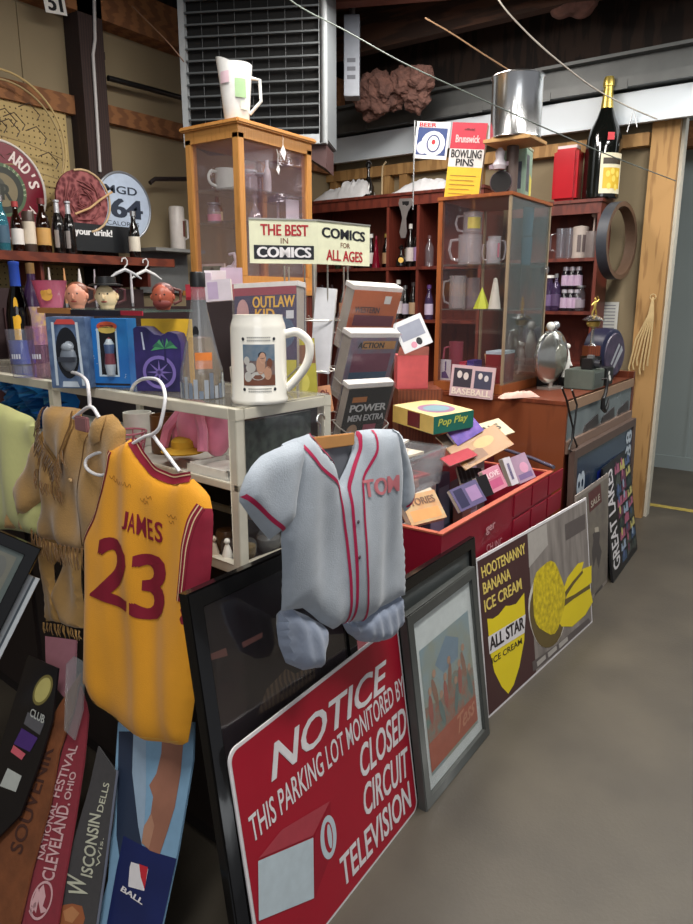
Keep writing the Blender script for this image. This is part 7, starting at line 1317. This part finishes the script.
e_ = at(178, 243, Y=2.86); t = can('tall_stein', 'tall white stein with a brown figure on the grey wall ledge', (e_.x, 2.86, q.z + .001), .05, .27, flat((214, 206, 200), .35), 'mug'); m = MB(); curved(m, .05, 5, 55, .08, .18, off=.001); m.build('brown_figure', flat((110, 60, 54), .5), t); m = MB(); m.tube([(.048, 0, .2), (.09, 0, .19), (.09, 0, .08), (.048, 0, .06)], .007, 8); m.build('handle', flat((206, 200, 196), .35), t)
# white hangers from the shelf, tap handles below
for i, (px, py, l) in enumerate(((127, 262, 'grey white plastic hanger with bare hook, left of two under the wall shelf'), (148, 263, 'white plastic hanger, right of two under the wall shelf'))):
    q = at(px, py, Y=2.56); t = thing('clothes_hanger', l, 'hanger', (q.x, 2.585, 1.765), R(-20)); t.scale = (.72, .72, .72); m = MB(); m.tube([(-.02, 0, -.02), (-.015, 0, .005), (.01, 0, .012), (.025, 0, -.01), (.02, 0, -.04), (0, 0, -.06), (0, 0, -.08)], .006, 8); m.build('hook', flat((214, 214, 214), .3), t)
    m = MB(); m.tube([(-.13, 0, -.15), (-.07, 0, -.11), (0, 0, -.078), (.07, 0, -.11), (.13, 0, -.15)], .012, 8, radii=[.006, .013, .016, .013, .006]); m.build('shoulder_bar', flat((190 + 30 * i, 192 + 28 * i, 196 + 24 * i), .35), t)
t = thing('tap_rail', 'narrow dark rail of tap handles behind the pink bucket', 'rail', (.75, 2.5, 0)); m = MB(); m.box(0, 1.2, 0, .05, 0, 1.5); m.build('rail', flat((40, 22, 24), .6), t)
for i, (px, c, l) in enumerate(((52, (214, 206, 200), 'thin white tap handle, leftmost behind the pink bucket'), (67, (206, 150, 100), 'thin tan tap handle second from left behind the bucket'), (82, (226, 220, 214), 'wider white tap handle behind the ruddy character mug'), (97, (180, 170, 176), 'thin grey tap handle behind the black hatted character mug'), (133, (200, 196, 200), 'thin pale tap handle below the two bare hangers'))):
    q = at(px, 300, Y=2.52); t = thing('beer_tap', l, 'handle', (q.x, 2.525, 1.501)); s2 = 1.5 if i == 2 else 1; m = MB(); m.lathe([(.006, 0), (.009 * s2, .05), (.007 * s2, .14), (.003, .2)], n=12); m.build('handle', flat(c, .4), t); m = MB(); m.lathe([(.01, 0), (.01, .02)], n=12); m.build('ferrule', STEEL, t)
# insulation and cables overhead
INS = mat('pink_insulation', (112, 78, 68), .95, 0, kind='noise', scale=14, col2=(80, 56, 50), bump=.8, bscale=30)
random.seed(17); q = at(395, 90, X=3.45)
m = MB(); 
for i in range(16): m.ell((random.uniform(-.04, .06), random.uniform(-.22, .24), random.uniform(-.07, .06)), .08, .11, .1, 12, 8)
bm_ = m.build('insulation_tuft', INS, loc=q); tag(bm_, 'tuft of pink insulation bulging out above the grey steel ledge', 'insulation')
md = bm_.modifiers.new('r', 'REMESH'); md.mode = 'VOXEL'; md.voxel_size = .014; tx = bpy.data.textures.new('lumps', 'CLOUDS'); tx.noise_scale = .06; dm = bm_.modifiers.new('d', 'DISPLACE'); dm.texture = tx; dm.strength = .09
q = at(575, 8, X=3.6); m = MB(); [m.ell((random.uniform(-.04, .04), random.uniform(-.09, .09), random.uniform(-.02, .05)), .07, .08, .06, 12, 8) for i in range(5)]; b2_ = m.build('insulation_tuft', INS, loc=q); tag(b2_, 'tan tuft of insulation at the ceiling above the giant champagne bottle', 'insulation'); md = b2_.modifiers.new('r', 'REMESH'); md.mode = 'VOXEL'; md.voxel_size = .018
def cable(label, pts, r, col, name='cable'):
    W = [at(x, y, d=d) for x, y, d in pts]; P = []
    for i in range(len(W) - 1):
        for k in range(6): P.append(W[i].lerp(W[i + 1], k / 6))
    P.append(W[-1])
    for _ in range(6): P = [P[0]] + [(P[i - 1] + P[i] * 2 + P[i + 1]) / 4 for i in range(1, len(P) - 1)] + [P[-1]]
    t = thing(name, label, 'cable', P[-1]); m = MB(); m.tube([tuple(v - P[-1]) for v in P], r, 6); m.build('strand', flat(col, .6), t); return t
cable('long dark green cable sagging from the heater to the pine stud', [(275, -12, 3.2), (300, 8, 3.2), (345, 30, 3.15), (400, 62, 3.1), (470, 94, 3.05), (540, 126, 3.2), (610, 156, 3.9), (676, 181, 4.5)], .0032, (84, 92, 86))
cable('pale knotted cord slanting down over the silver can', [(490, -14, 3.2), (505, 10, 3.2), (530, 36, 3.25), (552, 56, 3.3), (592, 88, 3.6), (630, 108, 3.9), (657, 119, 4.2)], .004, (170, 162, 150), 'cord')
cable('thin brown cord high in the dark ceiling timbers', [(425, 18, 3.6), (450, 32, 3.6), (480, 52, 3.6), (512, 72, 3.6)], .004, (120, 92, 66), 'cord')
cable('thin pale wire from the upper beam to the heater', [(132, 6, 3.9), (150, 24, 3.9), (170, 44, 3.9), (184, 62, 3.95)], .004, (110, 80, 60), 'wire')
t = thing('wire_clip', 'grey wire clip standing on the white band beside the champagne bottle', 'clip', at(627, 132, X=3.86)); m = MB(); m.tube([(0, 0, 0), (0, -.02, .08), (0, -.03, .13), (0, -.045, .08), (0, -.06, .02)], .004, 6); m.build('wire', STEEL, t)

# clutter behind the boxes
p_ = at(186, 300, d=2.55); t = thing('red_tray', 'long red cardboard tray behind the skyline bottle', 'tray', p_, R(-55)); m = MB(); m.box(0, .2, 0, .14, 0, .01); m.box(0, .2, 0, .008, 0, .055); m.box(0, .2, .132, .14, 0, .055); m.build('tray', flat((170, 34, 52), .5), t)
t2 = thing('tray_stand', 'dark stand carrying the long red tray', 'stand', (p_.x, p_.y, .801), R(-55)); m = MB(); m.box(.0, .2, 0, .14, 0, p_.z - .802); m.build('stand', flat((44, 30, 32), .6), t2)
for i, (x, c, l) in enumerate(((.01, (216, 206, 222), 'lilac bagged card leaning at the left of the red tray'), (.06, (230, 224, 228), 'white bagged card in the middle of the red tray'), (.12, (200, 180, 200), 'mauve bagged card at the right of the red tray'))):
    w_ = p_ + Vector((math.cos(R(-55)) * x - math.sin(R(-55)) * .05, math.sin(R(-55)) * x + math.cos(R(-55)) * .05, .011)); t = thing('bagged_card', l, 'card', w_, R(-55 + 12 * (i - 1))); m = MB(); m.box(0, .08, 0, .006, 0, .085 + .01 * i); m.build('card', flat(c, .4), t)
# ------------------------------------------------------------------ tidy
seen = {}
for o in C.objects:
    if o.parent is None and o.get('label'):
        if o['label'] in seen: print('DUPLICATE LABEL', o.name, o['label'])
        seen[o['label']] = 1
        if not 4 <= len(o['label'].split()) <= 16: print('LABEL LENGTH', o['label'])
